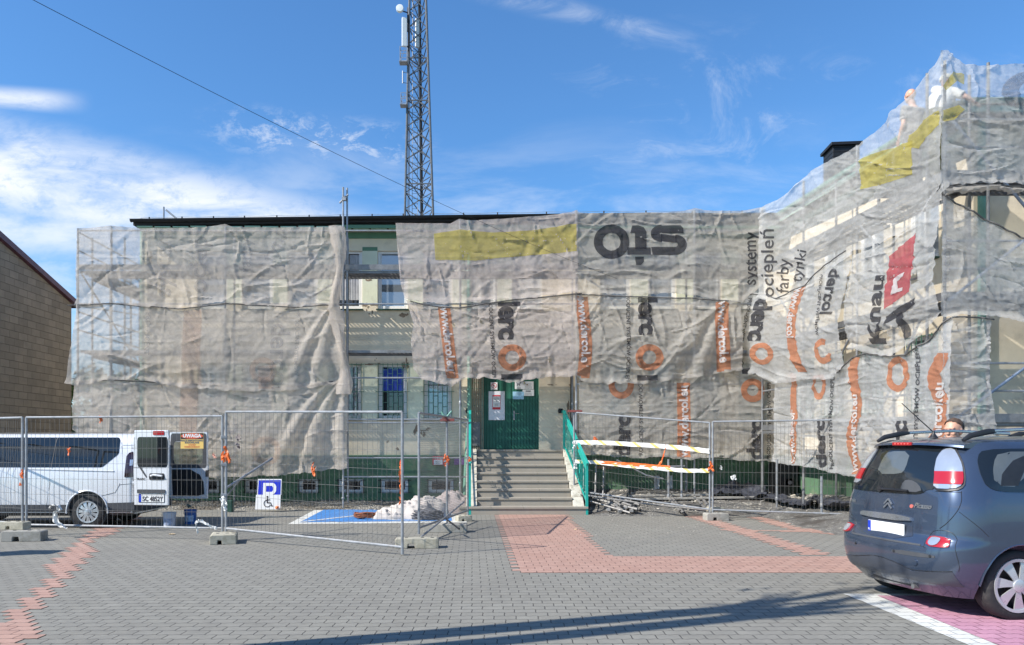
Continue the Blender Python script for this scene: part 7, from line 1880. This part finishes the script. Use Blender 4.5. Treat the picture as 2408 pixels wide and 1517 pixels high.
# bumper detail
sline([(-.80, .80), (-.60, .80), (-.52, .72), (-.50, .645), (0, .635), (.50, .64), (.56, .63)], .005)
sline([(.54, .63), (.53, .72), (.58, .79), (.70, .80), (.77, .77), (.80, .66), (.84, .50), (.82, .44)], .004)
cpatch([(-.50, .637), (.50, .637), (.50, .652), (-.50, .652)], 'bumper_step', CLAD, .004)
sline([(-.60, .40), (-.41, .42), (-.11, .47), (.05, .47), (.29, .43), (.39, .395), (.78, .44)], .006)
cpatch([(-.75, .30), (.80, .30), (.78, .435), (.39, .39), (.29, .425), (.05, .465), (-.11, .465), (-.41, .415), (-.75, .40)], 'lower_bumper', M('bumper_grey', (.045, .052, .07), .4, var=.1, coat=.4), .006)
cpatch(smoothpoly([(.16, .53), (.66, .54), (.66, .575), (.18, .572)], 1), 'bumper_groove', CLAD, .003)
for q in ((-.40, .55), (.20, .552), (.62, .56)):
    cpatch([(q[0] + .012 * math.cos(a), q[1] + .012 * math.sin(a)) for a in [i * 2 * PI / 12 for i in range(12)]], 'parking_sensor', BLK, .008, cut=.02)
cpatch([(.45 + .028 * math.cos(a), .48 + .028 * math.sin(a)) for a in [i * 2 * PI / 16 for i in range(16)]], 'tow_eye_cover', CARP, .009, cut=.02)
sline([(-.50, .65), (-.52, .78), (-.70, .86), (-.76, 1.10)], .004); sline([(.76, 1.15), (.785, 1.06), (.77, .97), (.70, .86), (.64, .81)], .005)
sline([(.54, 1.14), (.76, 1.14)], .004); sline([(.78, .97), (.90, .86), (.99, .76)], .004)
sline([(1.40, .35), (1.42, .50), (1.46, .75), (1.56, .97), (1.56, 1.15), (1.52, 1.50)], .005)
sline([(2.60, .30), (2.62, 1.05), (2.56, 1.48)], .004); sline([(3.35, .35), (3.3, 1.05)], .004)
for sd in (-1, 1):
    q = cpatch(smoothpoly([(.84, 1.30), (.92, 1.19), (1.02, 1.15), (1.34, 1.14), (1.40, 1.18), (1.38, 1.52), (1.0, 1.53), (.74, 1.52), (.74, 1.46)], 1), 'quarter_window', DGL, .006, side=sd)
    cpatch(smoothpoly([(.97, 1.20), (1.22, 1.19), (1.22, 1.50), (.86, 1.50), (.88, 1.40)], 1), 'painted_daylight', MATS['cabin_daylight_tone'], .0068, parent=q, side=sd)  # same painted daylight tone laid on the quarter window
    cpatch([(1.02, 1.20), (1.19, 1.20), (1.20, 1.38), (1.12, 1.47), (1.03, 1.42), (.99, 1.30)], 'seat_back', BLK, .0076, parent=q, side=sd)
    cpatch(smoothpoly([(1.60, 1.12), (2.52, 1.10), (2.48, 1.50), (1.58, 1.51)], 1), 'side_window', DGL, .006, side=sd)
    cpatch(smoothpoly([(2.64, 1.10), (3.45, 1.10), (3.25, 1.32), (3.0, 1.47), (2.62, 1.49)], 1), 'side_window', DGL, .006, side=sd)
# spoiler with third brake light
m = MB(); rowsS = []
for i in range(21):
    y = -.62 + 1.24 * i / 20; e = 1 - abs(y / .66) ** 4
    for (dx_, z_) in ((.24, 1.628), (.02, 1.618), (-.075, 1.585), (-.082, 1.566), (-.02, 1.560), (.10, 1.560)):
        rowsS.append((-.42 + dx_ + (1 - e) * .12 + abs(y) ** 2 * .12, y, z_ - abs(y) ** 3 * .12))
m.add(rowsS, [(i * 6 + j, i * 6 + j + 1, (i + 1) * 6 + j + 1, (i + 1) * 6 + j) for i in range(20) for j in range(5)] + [(0, 1, 2, 3, 4, 5), tuple(120 + j for j in range(5, -1, -1))])
sp = m.build('roof_spoiler', CARP, cb, local=True, smooth=True)
m = MB(); m.box((-.500, .0, 1.576), (.02, .27, .032)); m.build('brake_lamp', LAMPR, sp, local=True, bevel=.006)
m = MB()
for i in range(5): m.blob((-.510, -.09 + i * .045, 1.576), (.006, .012, .009), i, 1, 0)
m.build('lamp_leds', M('bright_red_led', (.9, .12, .10), .3), sp, local=True)
# badge chevrons, lettering, chrome strip, plate
m = MB()
for z0_ in (.945, .985):
    for sg in (-1, 1):
        a = S(.0, z0_ + .05) + Vector((-.012, 0, 0)); b = S(.055, z0_, sg) + Vector((-.012, 0, 0)); m.bar(a, b, .014, .012, up=(1, 0, 0))
m.build('chevron_badge', CHROME, cb, local=True)
def rtext(txt, s0, z0, size, mat, off=.001, name='badge_lettering', sx_=1, shear=0.0):
    vs, fs = text_mesh(txt, 1, off / size, 0, 3, shear=shear); m = MB(); P_ = []
    for v in vs:
        s = s0 + v.x * size * sx_; z = z0 + v.y * size; sd = -1 if s >= 0 else 1; P_.append(S(abs(s), z, sd) + Nrm(abs(s), z, sd) * .007)
    m.add(P_, fs); return m.build(name, mat, cb, local=True)
rtext('Picasso', .335, .975, .068, CHROME, .0012, shear=.4); rtext('citroën', -.70, .965, .05, CHROME, .001)
cpatch([(.305 + .022 * math.cos(a), .985 + .018 * math.sin(a)) for a in [i * 2 * PI / 12 for i in range(12)]], 'round_badge', M('badge_red', (.45, .12, .10), .3), .006, cut=.02)
cpatch(smoothpoly([(-.42, .835), (.32, .835), (.31, .893), (-.36, .893), (-.43, .875)], 1), 'chrome_strip', CHROME, .022, skirt=.03)
cpatch(smoothpoly([(-.43, .665), (.36, .665), (.33, .835), (-.42, .835)], 1), 'plate_recess', M('recess_paint', (.04, .05, .075), .4, metal=.3, coat=.5), .003)
pz0, pz1 = .598, .712; t_ = .018
np_ = MB(); np_.box((xr(.75) - .012, 0.0, .75), (.014, .52, .116)); pl = np_.build('number_plate', PLATEW, cb, local=True, bevel=.003)
m = MB(); m.box((xr(.75) - .0205, .238, .75), (.002, .042, .110)); m.build('plate_band', PLBLUE, pl, local=True)
m = MB(); put_text(m, 'PL', (xr(.75) - .0220, .255, .71), (0, -1, 0), (0, 0, 1), .026, .001); m.build('plate_lettering', PAPER, pl, local=True)
m = MB(); m.box((xr(.75) - .0205, -.02, .697), (.0015, .44, .010)); m.build('plate_frame_text', CLAD, pl, local=True)
# wiper
a = S(.0, .965); m = MB(); m.tube([S(.15, 1.125, 1) + Vector((-.02, 0, 0)), S(.06, 1.13) + Vector((-.03, 0, 0)), S(.25, 1.128) + Vector((-.022, 0, 0))], .011, 6); m.lathe([(.03, -.01), (.03, .02)], S(.15, 1.125, 1) + Vector((-.015, 0, 0)), 12, 'X'); m.build('wiper', BLK, cb, local=True, smooth=True)
# roof rails and aerial
for sd in (-1, 1):
    m = MB(); y = sd * .57
    m.tube([(-.10, y + sd * .01, 1.690), (.5, y, 1.718), (1.2, y - sd * .01, 1.69)], .016, 8); rl = m.build('roof_rail', M('brushed_rail', (.50, .52, .55), .25, metal=.9), cb, local=True, smooth=True)
    for (x0_, x1_) in ((-.34, -.02), (1.15, 1.4)):
        m = MB(); m.tube([(x0_, y + sd * .02, 1.605), (x0_ + .08, y + sd * .015, 1.65), (x1_ - .05, y + sd * .01, 1.688), (x1_ + .03, y, 1.694)], [.016, .026, .028, .018], 8); m.build('rail_foot', BLK, rl, local=True, smooth=True)
m = MB(); m.lathe([(.045, 0), (.03, .02), (.014, .045), (.010, .07)], (-.16, .0, 1.635), 12); ae = m.build('aerial', BLK, cb, local=True, smooth=True)
m = MB(); m.tube([(-.16, .0, 1.69), (-.46, .06, 1.98)], .006, 6, r2=.004); m.build('aerial_rod', BLK, ae, local=True)
# wheels and underside
for x in (0, 2.54):
    wheel(car, (x, -.735, .312), .312, .195, -1, .236, 7, 'car'); wheel(car, (x, .735, .312), .312, .195, 1, .236, 7, 'car')
m = MB(); m.bb(-.45, 3.0, -.62, .62, .19, .24); m.bb(-.60, -.30, -.3, .3, .22, .34); m.build('underbody', BLK, car, local=True)
m = MB()
for x in (0, 2.54):
    for s in (-1, 1):
        pts = [(x + .368 * math.cos(a), s * (hw(.315 + .36 * abs(math.sin(a))) + .0), .315 + .368 * math.sin(a)) for a in [PI * (i / 24) for i in range(25)]]
        m.tube(pts, .009, 6)
m.build('arch_lip', CARP, cb, local=True, smooth=True)
m = MB(); m.tube([(-.45, -.3, .22), (-.62, -.3, .23)], .025, 8); m.build('exhaust', STEELD, car, local=True)

# ============================================================ PEOPLE
SKIN = NT('skin'); co = SKIN.coord(); SKIN.col(SKIN.ramp(SKIN.noise(14, 4, .6, co), .3, .7, (.50, .27, .18, 1), (.60, .34, .24, 1))); SKIN.b.inputs['Roughness'].default_value = .5; SKIN.b.inputs['Subsurface Weight'].default_value = .08; SKIN.b.inputs['Subsurface Radius'].default_value = (.02, .008, .004); SKIN = SKIN.m
SHIRT = M('white_shirt', (.70, .69, .64), .9, var=.05, nscale=8, bump=.5, bscale=18)
def fuse(m, name, mat, parent, vox=.008, smooth=6):
    o = m.build(name, mat, parent); md = o.modifiers.new('r', 'REMESH'); md.mode = 'VOXEL'; md.voxel_size = vox
    ms = o.modifiers.new('s', 'SMOOTH'); ms.factor = .5; ms.iterations = smooth
    dg = bpy.context.evaluated_depsgraph_get(); me = bpy.data.meshes.new_from_object(o.evaluated_get(dg)); o.modifiers.clear(); old = o.data; o.data = me; bpy.data.meshes.remove(old)
    me.polygons.foreach_set('use_smooth', [True] * len(me.polygons)); return o
def limb(m, pts, rs, sq=1.0): m.tube(pts, rs, 12)
def head(m, c, fwd, up, s=1.0):
    """head centre c (mid skull); adds skull, jaw, nose, ears, lips, brow into m"""
    f = Vector(fwd).normalized(); u = Vector(up).normalized(); u = (u - f * u.dot(f)).normalized(); r = f.cross(u)
    def E(off, rad, seed=0):
        o = Vector(c) + (f * off[0] + r * off[1] + u * off[2]) * s; bm = bmesh.new(); bmesh.ops.create_icosphere(bm, subdivisions=3, radius=1)
        vs = [o + (f * v.co.x * rad[0] + r * v.co.y * rad[1] + u * v.co.z * rad[2]) * s for v in bm.verts]; fs = [tuple(v.index for v in q.verts) for q in bm.faces]; bm.free(); m.add(vs, fs)
    E((-.012, 0, .02), (.098, .077, .098)); E((.018, 0, -.045), (.070, .060, .072)); E((.052, 0, -.088), (.034, .036, .026))
    E((.092, 0, -.020), (.020, .013, .026)); E((.100, 0, -.034), (.014, .017, .011)); E((.076, 0, .022), (.020, .056, .013))
    E((.080, 0, -.066), (.014, .024, .007)); E((.079, 0, -.076), (.013, .021, .007))
    for q in (-1, 1): E((-.005, q * .078, -.012), (.018, .010, .031)); E((.060, q * .036, -.028), (.020, .022, .018)); E((.075, q * .032, .002), (.010, .014, .008))
    return f, r, u
def hand(m, w, d, up, curl=.3, s=1.0, thumb=1):
    """wrist w, pointing direction d, back-of-hand normal up"""
    d = Vector(d).normalized(); n = Vector(up); n = (n - d * n.dot(d)).normalized(); r = d.cross(n); w = Vector(w)
    for k in range(5): m.tube([w, w + d * .05 + r * (k - 2) * .012, w + d * .088 + r * (k - 2) * .017], [.020, .016, .012], 8)
    for k, L in enumerate((.060, .072, .077, .068)):
        a = w + d * .085 + r * (k - 1.5) * .021; c = curl * (1 + .15 * k)
        p1 = a + (d * math.cos(c * .5) - n * math.sin(c * .5)) * L * .45; p2 = p1 + (d * math.cos(c * 1.2) - n * math.sin(c * 1.2)) * L * .32; p3 = p2 + (d * math.cos(c * 2) - n * math.sin(c * 2)) * L * .24
        m.tube([a - d * .01, p1, p2, p3], [.0105, .0098, .009, .0075], 8)
    a = w + d * .03 + r * thumb * .028; p1 = a + (d * .7 + r * thumb * .6 - n * .2).normalized() * .035; p2 = p1 + (d * .9 + r * thumb * .3 - n * .3).normalized() * .030
    m.tube([w + d * .012 + r * thumb * .012, a, p1, p2], [.014, .013, .0115, .009], 8)
def eyes(head_c, f, r, u, s, parent):
    m = MB()
    for q in (-1, 1): m.blob(Vector(head_c) + (f * .082 + r * q * .032 + u * -.004) * s, (.011 * s,) * 3, 1, 2, 0)
    o = m.build('eyes', M('eye_white', (.7, .68, .66), .2), parent, smooth=True); m = MB()
    for q in (-1, 1): m.blob(Vector(head_c) + (f * .0905 + r * q * .032 + u * -.004) * s, (.0045 * s,) * 3, 1, 1, 0)
    m.build('pupils', BLK, o)

def figure(name, base, label, lean, fwd, joints, legs, hair, trouser, shirt=SHIRT, s=1.0, cap=None, glasses=False, look=None, baseonly=False):
    """joints: pelvis, chest, neck, head, shoulders L/R, elbows, wrists, hand dirs (world points)"""
    t = empty(name, base, label, 'person'); J = joints; m = MB()
    f0 = Vector(fwd).normalized(); side = f0.cross(Vector((0, 0, 1))).normalized()
    m.tube([J['pelvis'] - Vector((0, 0, .06)), J['pelvis'], J['waist'], J['chest'], J['neck0'], J['neck0'] + (J['head'] - J['neck0']) * .2], [.12, .145, .125, .15, .075, .055], 14)
    for q in (-1, 1): m.tube([J['pelvis'] + side * q * .03, J['waist'] + side * q * .05, J['chest'] + side * q * .085, J['chest'].lerp(J['neck0'], .5) + side * q * .08], [.12, .10, .115, .07], 12)
    m.tube([J['neck0'], J['head'] - (J['head'] - J['neck0']).normalized() * .06], [.062, .055], 12)
    for k, q in (('L', 1), ('R', -1)):
        m.tube([J['chest'].lerp(J['neck0'], .55), J['sh' + k], J['el' + k], J['wr' + k]], [.07, .058, .043, .026], 12)
        m.tube([J['el' + k], J['el' + k].lerp(J['wr' + k], .3), J['wr' + k]], [.040, .041, .025], 12)
        hand(m, J['wr' + k], J['hd' + k], J['hn' + k], J.get('curl' + k, .35), s, thumb=q)
        m.tube([J['pelvis'] + side * -q * .09, J['kn' + k], J['kn' + k].lerp(J['an' + k], .35), J['an' + k]], [.092, .060, .056, .040], 12)
        a = J['an' + k]; m.tube([a - Vector((0, 0, .04)) - f0 * .05, a - Vector((0, 0, .045)) + f0 * .08, a - Vector((0, 0, .055)) + f0 * .19], [.042, .045, .032], 10)
    F_, R_, U_ = head(m, J['head'], look or fwd, J['headup'], s)
    b = fuse(m, 'body', SKIN, t)
    eyes(J['head'], F_, R_, U_, s, b)
    m = MB()
    m.tube([J['pelvis'] + Vector((0, 0, .01)), J['waist'], J['chest'], J['neck0'] - Vector((0, 0, .03))], [.158, .142, .168, .09], 16)
    for q in (-1, 1): m.tube([J['pelvis'] + side * q * .035, J['waist'] + side * q * .06, J['chest'] + side * q * .10, J['chest'].lerp(J['neck0'], .5) + side * q * .09], [.138, .118, .13, .085], 14)
    for k in 'LR': e = J['sh' + k].lerp(J['el' + k], .72); m.tube([J['chest'].lerp(J['neck0'], .55), J['sh' + k], e], [.085, .078, .072], 12)
    fuse(m, 'shirt', shirt, b, .011, 4)
    m = MB()
    m.tube([J['pelvis'] + Vector((0, 0, .09)), J['pelvis'] - Vector((0, 0, .06))], [.15, .155], 14)
    for q in (-1, 1): m.tube([J['pelvis'] + side * q * .04 + Vector((0, 0, .08)), J['pelvis'] + side * q * .06], [.125, .135], 14)
    for k, q in (('L', 1), ('R', -1)): m.tube([J['pelvis'] + side * -q * .09 + Vector((0, 0, .02)), J['kn' + k], J['an' + k]], [.115, .082, .068], 12)
    fuse(m, 'trousers', trouser, b, .012, 4)
    m = MB()
    for k in 'LR':
        a = J['an' + k]; m.tube([a - Vector((0, 0, .03)) - f0 * .06, a - Vector((0, 0, .035)) + f0 * .08, a - Vector((0, 0, .05)) + f0 * .21], [.055, .056, .042], 10); m.tube([a + Vector((0, 0, .06)), a - Vector((0, 0, .04))], .055, 10)
    fuse(m, 'shoes', BLK, b, .012, 3)
    if hair is not None:
        bm = bmesh.new(); bmesh.ops.create_icosphere(bm, subdivisions=4, radius=1); vs = []; keep = []
        for v in bm.verts:
            d = v.co; p = J['head'] + (F_ * (d.x * .106 - .014) + R_ * d.y * .085 + U_ * (d.z * .106 + .022)) * s
            p += (F_ * d.x + R_ * d.y + U_ * d.z) * .004 * math.sin(d.y * 40 + d.z * 23) * math.sin(d.x * 31) * s; vs.append(p)
            keep.append(d.z > (-.25 if d.x < -.1 else (.12 + max(0, d.x) * .62)))
        fs = [tuple(v.index for v in q.verts) for q in bm.faces if all(keep[v.index] for v in q.verts)]; bm.free()
        h = MB(); h.add(vs, fs); h.build('hair', hair, b, smooth=True)
    if cap is not None:
        h = MB(); c = J['head'] + U_ * .05 * s; n_ = 24; vs = []; fs = []
        for i, (rr_, zz) in enumerate(((.108, .0), (.112, .018), (.108, .05), (.09, .078), (.05, .092), (.001, .096))):
            for k in range(n_): a = 2 * PI * k / n_; vs.append(c + (F_ * math.cos(a) * rr_ * 1.08 + R_ * math.sin(a) * rr_ * .92 + U_ * zz) * s)
        fs = [(i * n_ + k, i * n_ + (k + 1) % n_, (i + 1) * n_ + (k + 1) % n_, (i + 1) * n_ + k) for i in range(5) for k in range(n_)]; h.add(vs, fs)
        pts = [c + (F_ * .07 + R_ * .085) * s, c + (F_ * .15 + R_ * .06 - U_ * .01) * s, c + (F_ * .18 - U_ * .015) * s, c + (F_ * .15 - R_ * .06 - U_ * .01) * s, c + (F_ * .07 - R_ * .085) * s]; h.prism(pts, U_ * .008)
        h.build('cap', cap, b, smooth=True)
    if glasses:
        h = MB()
        for q in (-1, 1):
            ctr = J['head'] + (F_ * .105 + R_ * q * .034 - U_ * .006) * s; h.tube([ctr + (R_ * math.cos(a) * .024 + U_ * math.sin(a) * .016) * s for a in [i * 2 * PI / 14 for i in range(15)]], .0022, 5)
            h.tube([J['head'] + (F_ * .104 + R_ * q * .058) * s, J['head'] + (F_ * .0 + R_ * q * .086 + U_ * .005) * s], .002, 4)
        h.tube([J['head'] + (F_ * .106 - R_ * .012) * s, J['head'] + (F_ * .106 + R_ * .012) * s], .002, 4); h.build('glasses', BLK, b)
    return t
V3 = Vector
# man standing behind the car, only the top of his head shows above the roof
c = V3(((2245 - CX) * 9.35 / F, 9.35, 0)); hz = 1.745
fw = V3((-.86, -.50, 0)); sd_ = fw.cross(V3((0, 0, 1))).normalized()
def standJ(c, fw, H, headz, lean=0.0):
    fw = V3(fw).normalized(); sd = fw.cross(V3((0, 0, 1))).normalized(); k = headz / 1.66
    J = dict(pelvis=c + V3((0, 0, .93 * k)), waist=c + V3((0, 0, 1.10 * k)), chest=c + V3((0, 0, 1.29 * k)) + fw * lean * .3, neck0=c + V3((0, 0, 1.46 * k)) + fw * lean * .6, head=c + V3((0, 0, headz)) + fw * (.03 + lean), headup=V3((0, 0, 1)))
    for q, n in ((-1, 'L'), (1, 'R')):
        J['sh' + n] = c + V3((0, 0, 1.41 * k)) + sd * q * .175 + fw * lean * .5; J['el' + n] = c + V3((0, 0, 1.13 * k)) + sd * q * .22 - fw * .02; J['wr' + n] = c + V3((0, 0, .90 * k)) + sd * q * .21 + fw * .10
        J['hd' + n] = V3((0, 0, -1)) + fw * .25; J['hn' + n] = sd * q; J['kn' + n] = c + V3((0, 0, .50 * k)) + sd * q * .10 + fw * .02; J['an' + n] = c + V3((0, 0, .085)) + sd * q * .11 - fw * .02
    return J
J = standJ(c, fw, 1.9, hz)
figure('person', c, 'man with short brown hair and glasses standing behind the blue car roof', 0, fw, J, None, M('short_brown_hair', (.07, .042, .028), .8, var=.4, nscale=40), M('dark_trousers', (.03, .035, .05), .85), s=1.22, glasses=True, shirt=M('grey_jumper', (.20, .21, .24), .9, bump=.4))
# worker in a white T-shirt bending over the roof edge on the top deck of the side wing
d = 13.05; b0 = V3(((2212 - CX) * d / F, d, 6.0))
fw = V3((.80, .55, 0)).normalized(); sdv = fw.cross(V3((0, 0, 1))).normalized()
pel = P(2200, 272, 13.05); che = P(2218, 226, 13.15); hd = P(2226, 196, 13.28)
J = dict(pelvis=pel, waist=P(2204, 252, 13.05), chest=che, neck0=P(2224, 208, 13.2), head=hd, headup=V3((.25, .25, .95)))
J.update(shR=P(2243, 216, 12.98), elR=P(2272, 228, 12.86), wrR=P(2292, 241, 12.86), hdR=P(2300, 246, 12.9) - P(2292, 241, 12.86), hnR=V3((0, -.3, 1)),
         shL=P(2200, 212, 13.38), elL=P(2222, 236, 13.62), wrL=P(2250, 250, 13.60), hdL=V3((1, .2, -.2)), hnL=V3((0, 0, 1)))
J.update(knR=P(2206, 345, 13.0), anR=P(2210, 425, 13.0), knL=P(2190, 345, 13.3), anL=P(2186, 418, 13.3))
figure('person', (pel.x, pel.y, J['anR'].z - .08), 'worker in a white T-shirt and pale cap reaching over the roof edge behind the net', 0, fw, J, None, None, M('olive_trousers', (.16, .15, .07), .9), cap=M('pale_cap', (.55, .50, .38), .9, bump=.3))
# second worker, bald, further along the deck; only the crown of the head rises over the net
d = 13.72; hd = P(2140, 226, d); c = V3((hd.x + .05, d, hd.z - 1.66)); fw = V3((-.25, .97, 0)).normalized()
J = standJ(c, fw, 1.8, 1.66); 
for k in list(J):
    if k not in ('headup',) and not k.startswith('h') : J[k] = J[k]
J['head'] = hd
figure('person', c, 'bald worker whose head shows just above the sloping net edge', 0, fw, J, None, None, M('grey_trousers', (.10, .10, .11), .9), shirt=M('grey_work_shirt', (.22, .21, .20), .9))
m = MB(); m.bb(J['anL'].x - .4, J['anL'].x + .4, d - .35, d + .35, c.z - .06, c.z - .005); m.bb(J['anL'].x - .38, J['anL'].x - .34, d - .3, d - .26, 5.9, c.z - .06); m.bb(J['anL'].x + .34, J['anL'].x + .38, d - .3, d - .26, 5.9, c.z - .06); m.bb(J['anL'].x - .38, J['anL'].x - .34, d + .26, d + .3, 5.9, c.z - .06); m.bb(J['anL'].x + .34, J['anL'].x + .38, d + .26, d + .3, 5.9, c.z - .06)
tag(m.build('work_trestle', STEELD), 'low work trestle on the top deck under the bald worker', 'trestle')
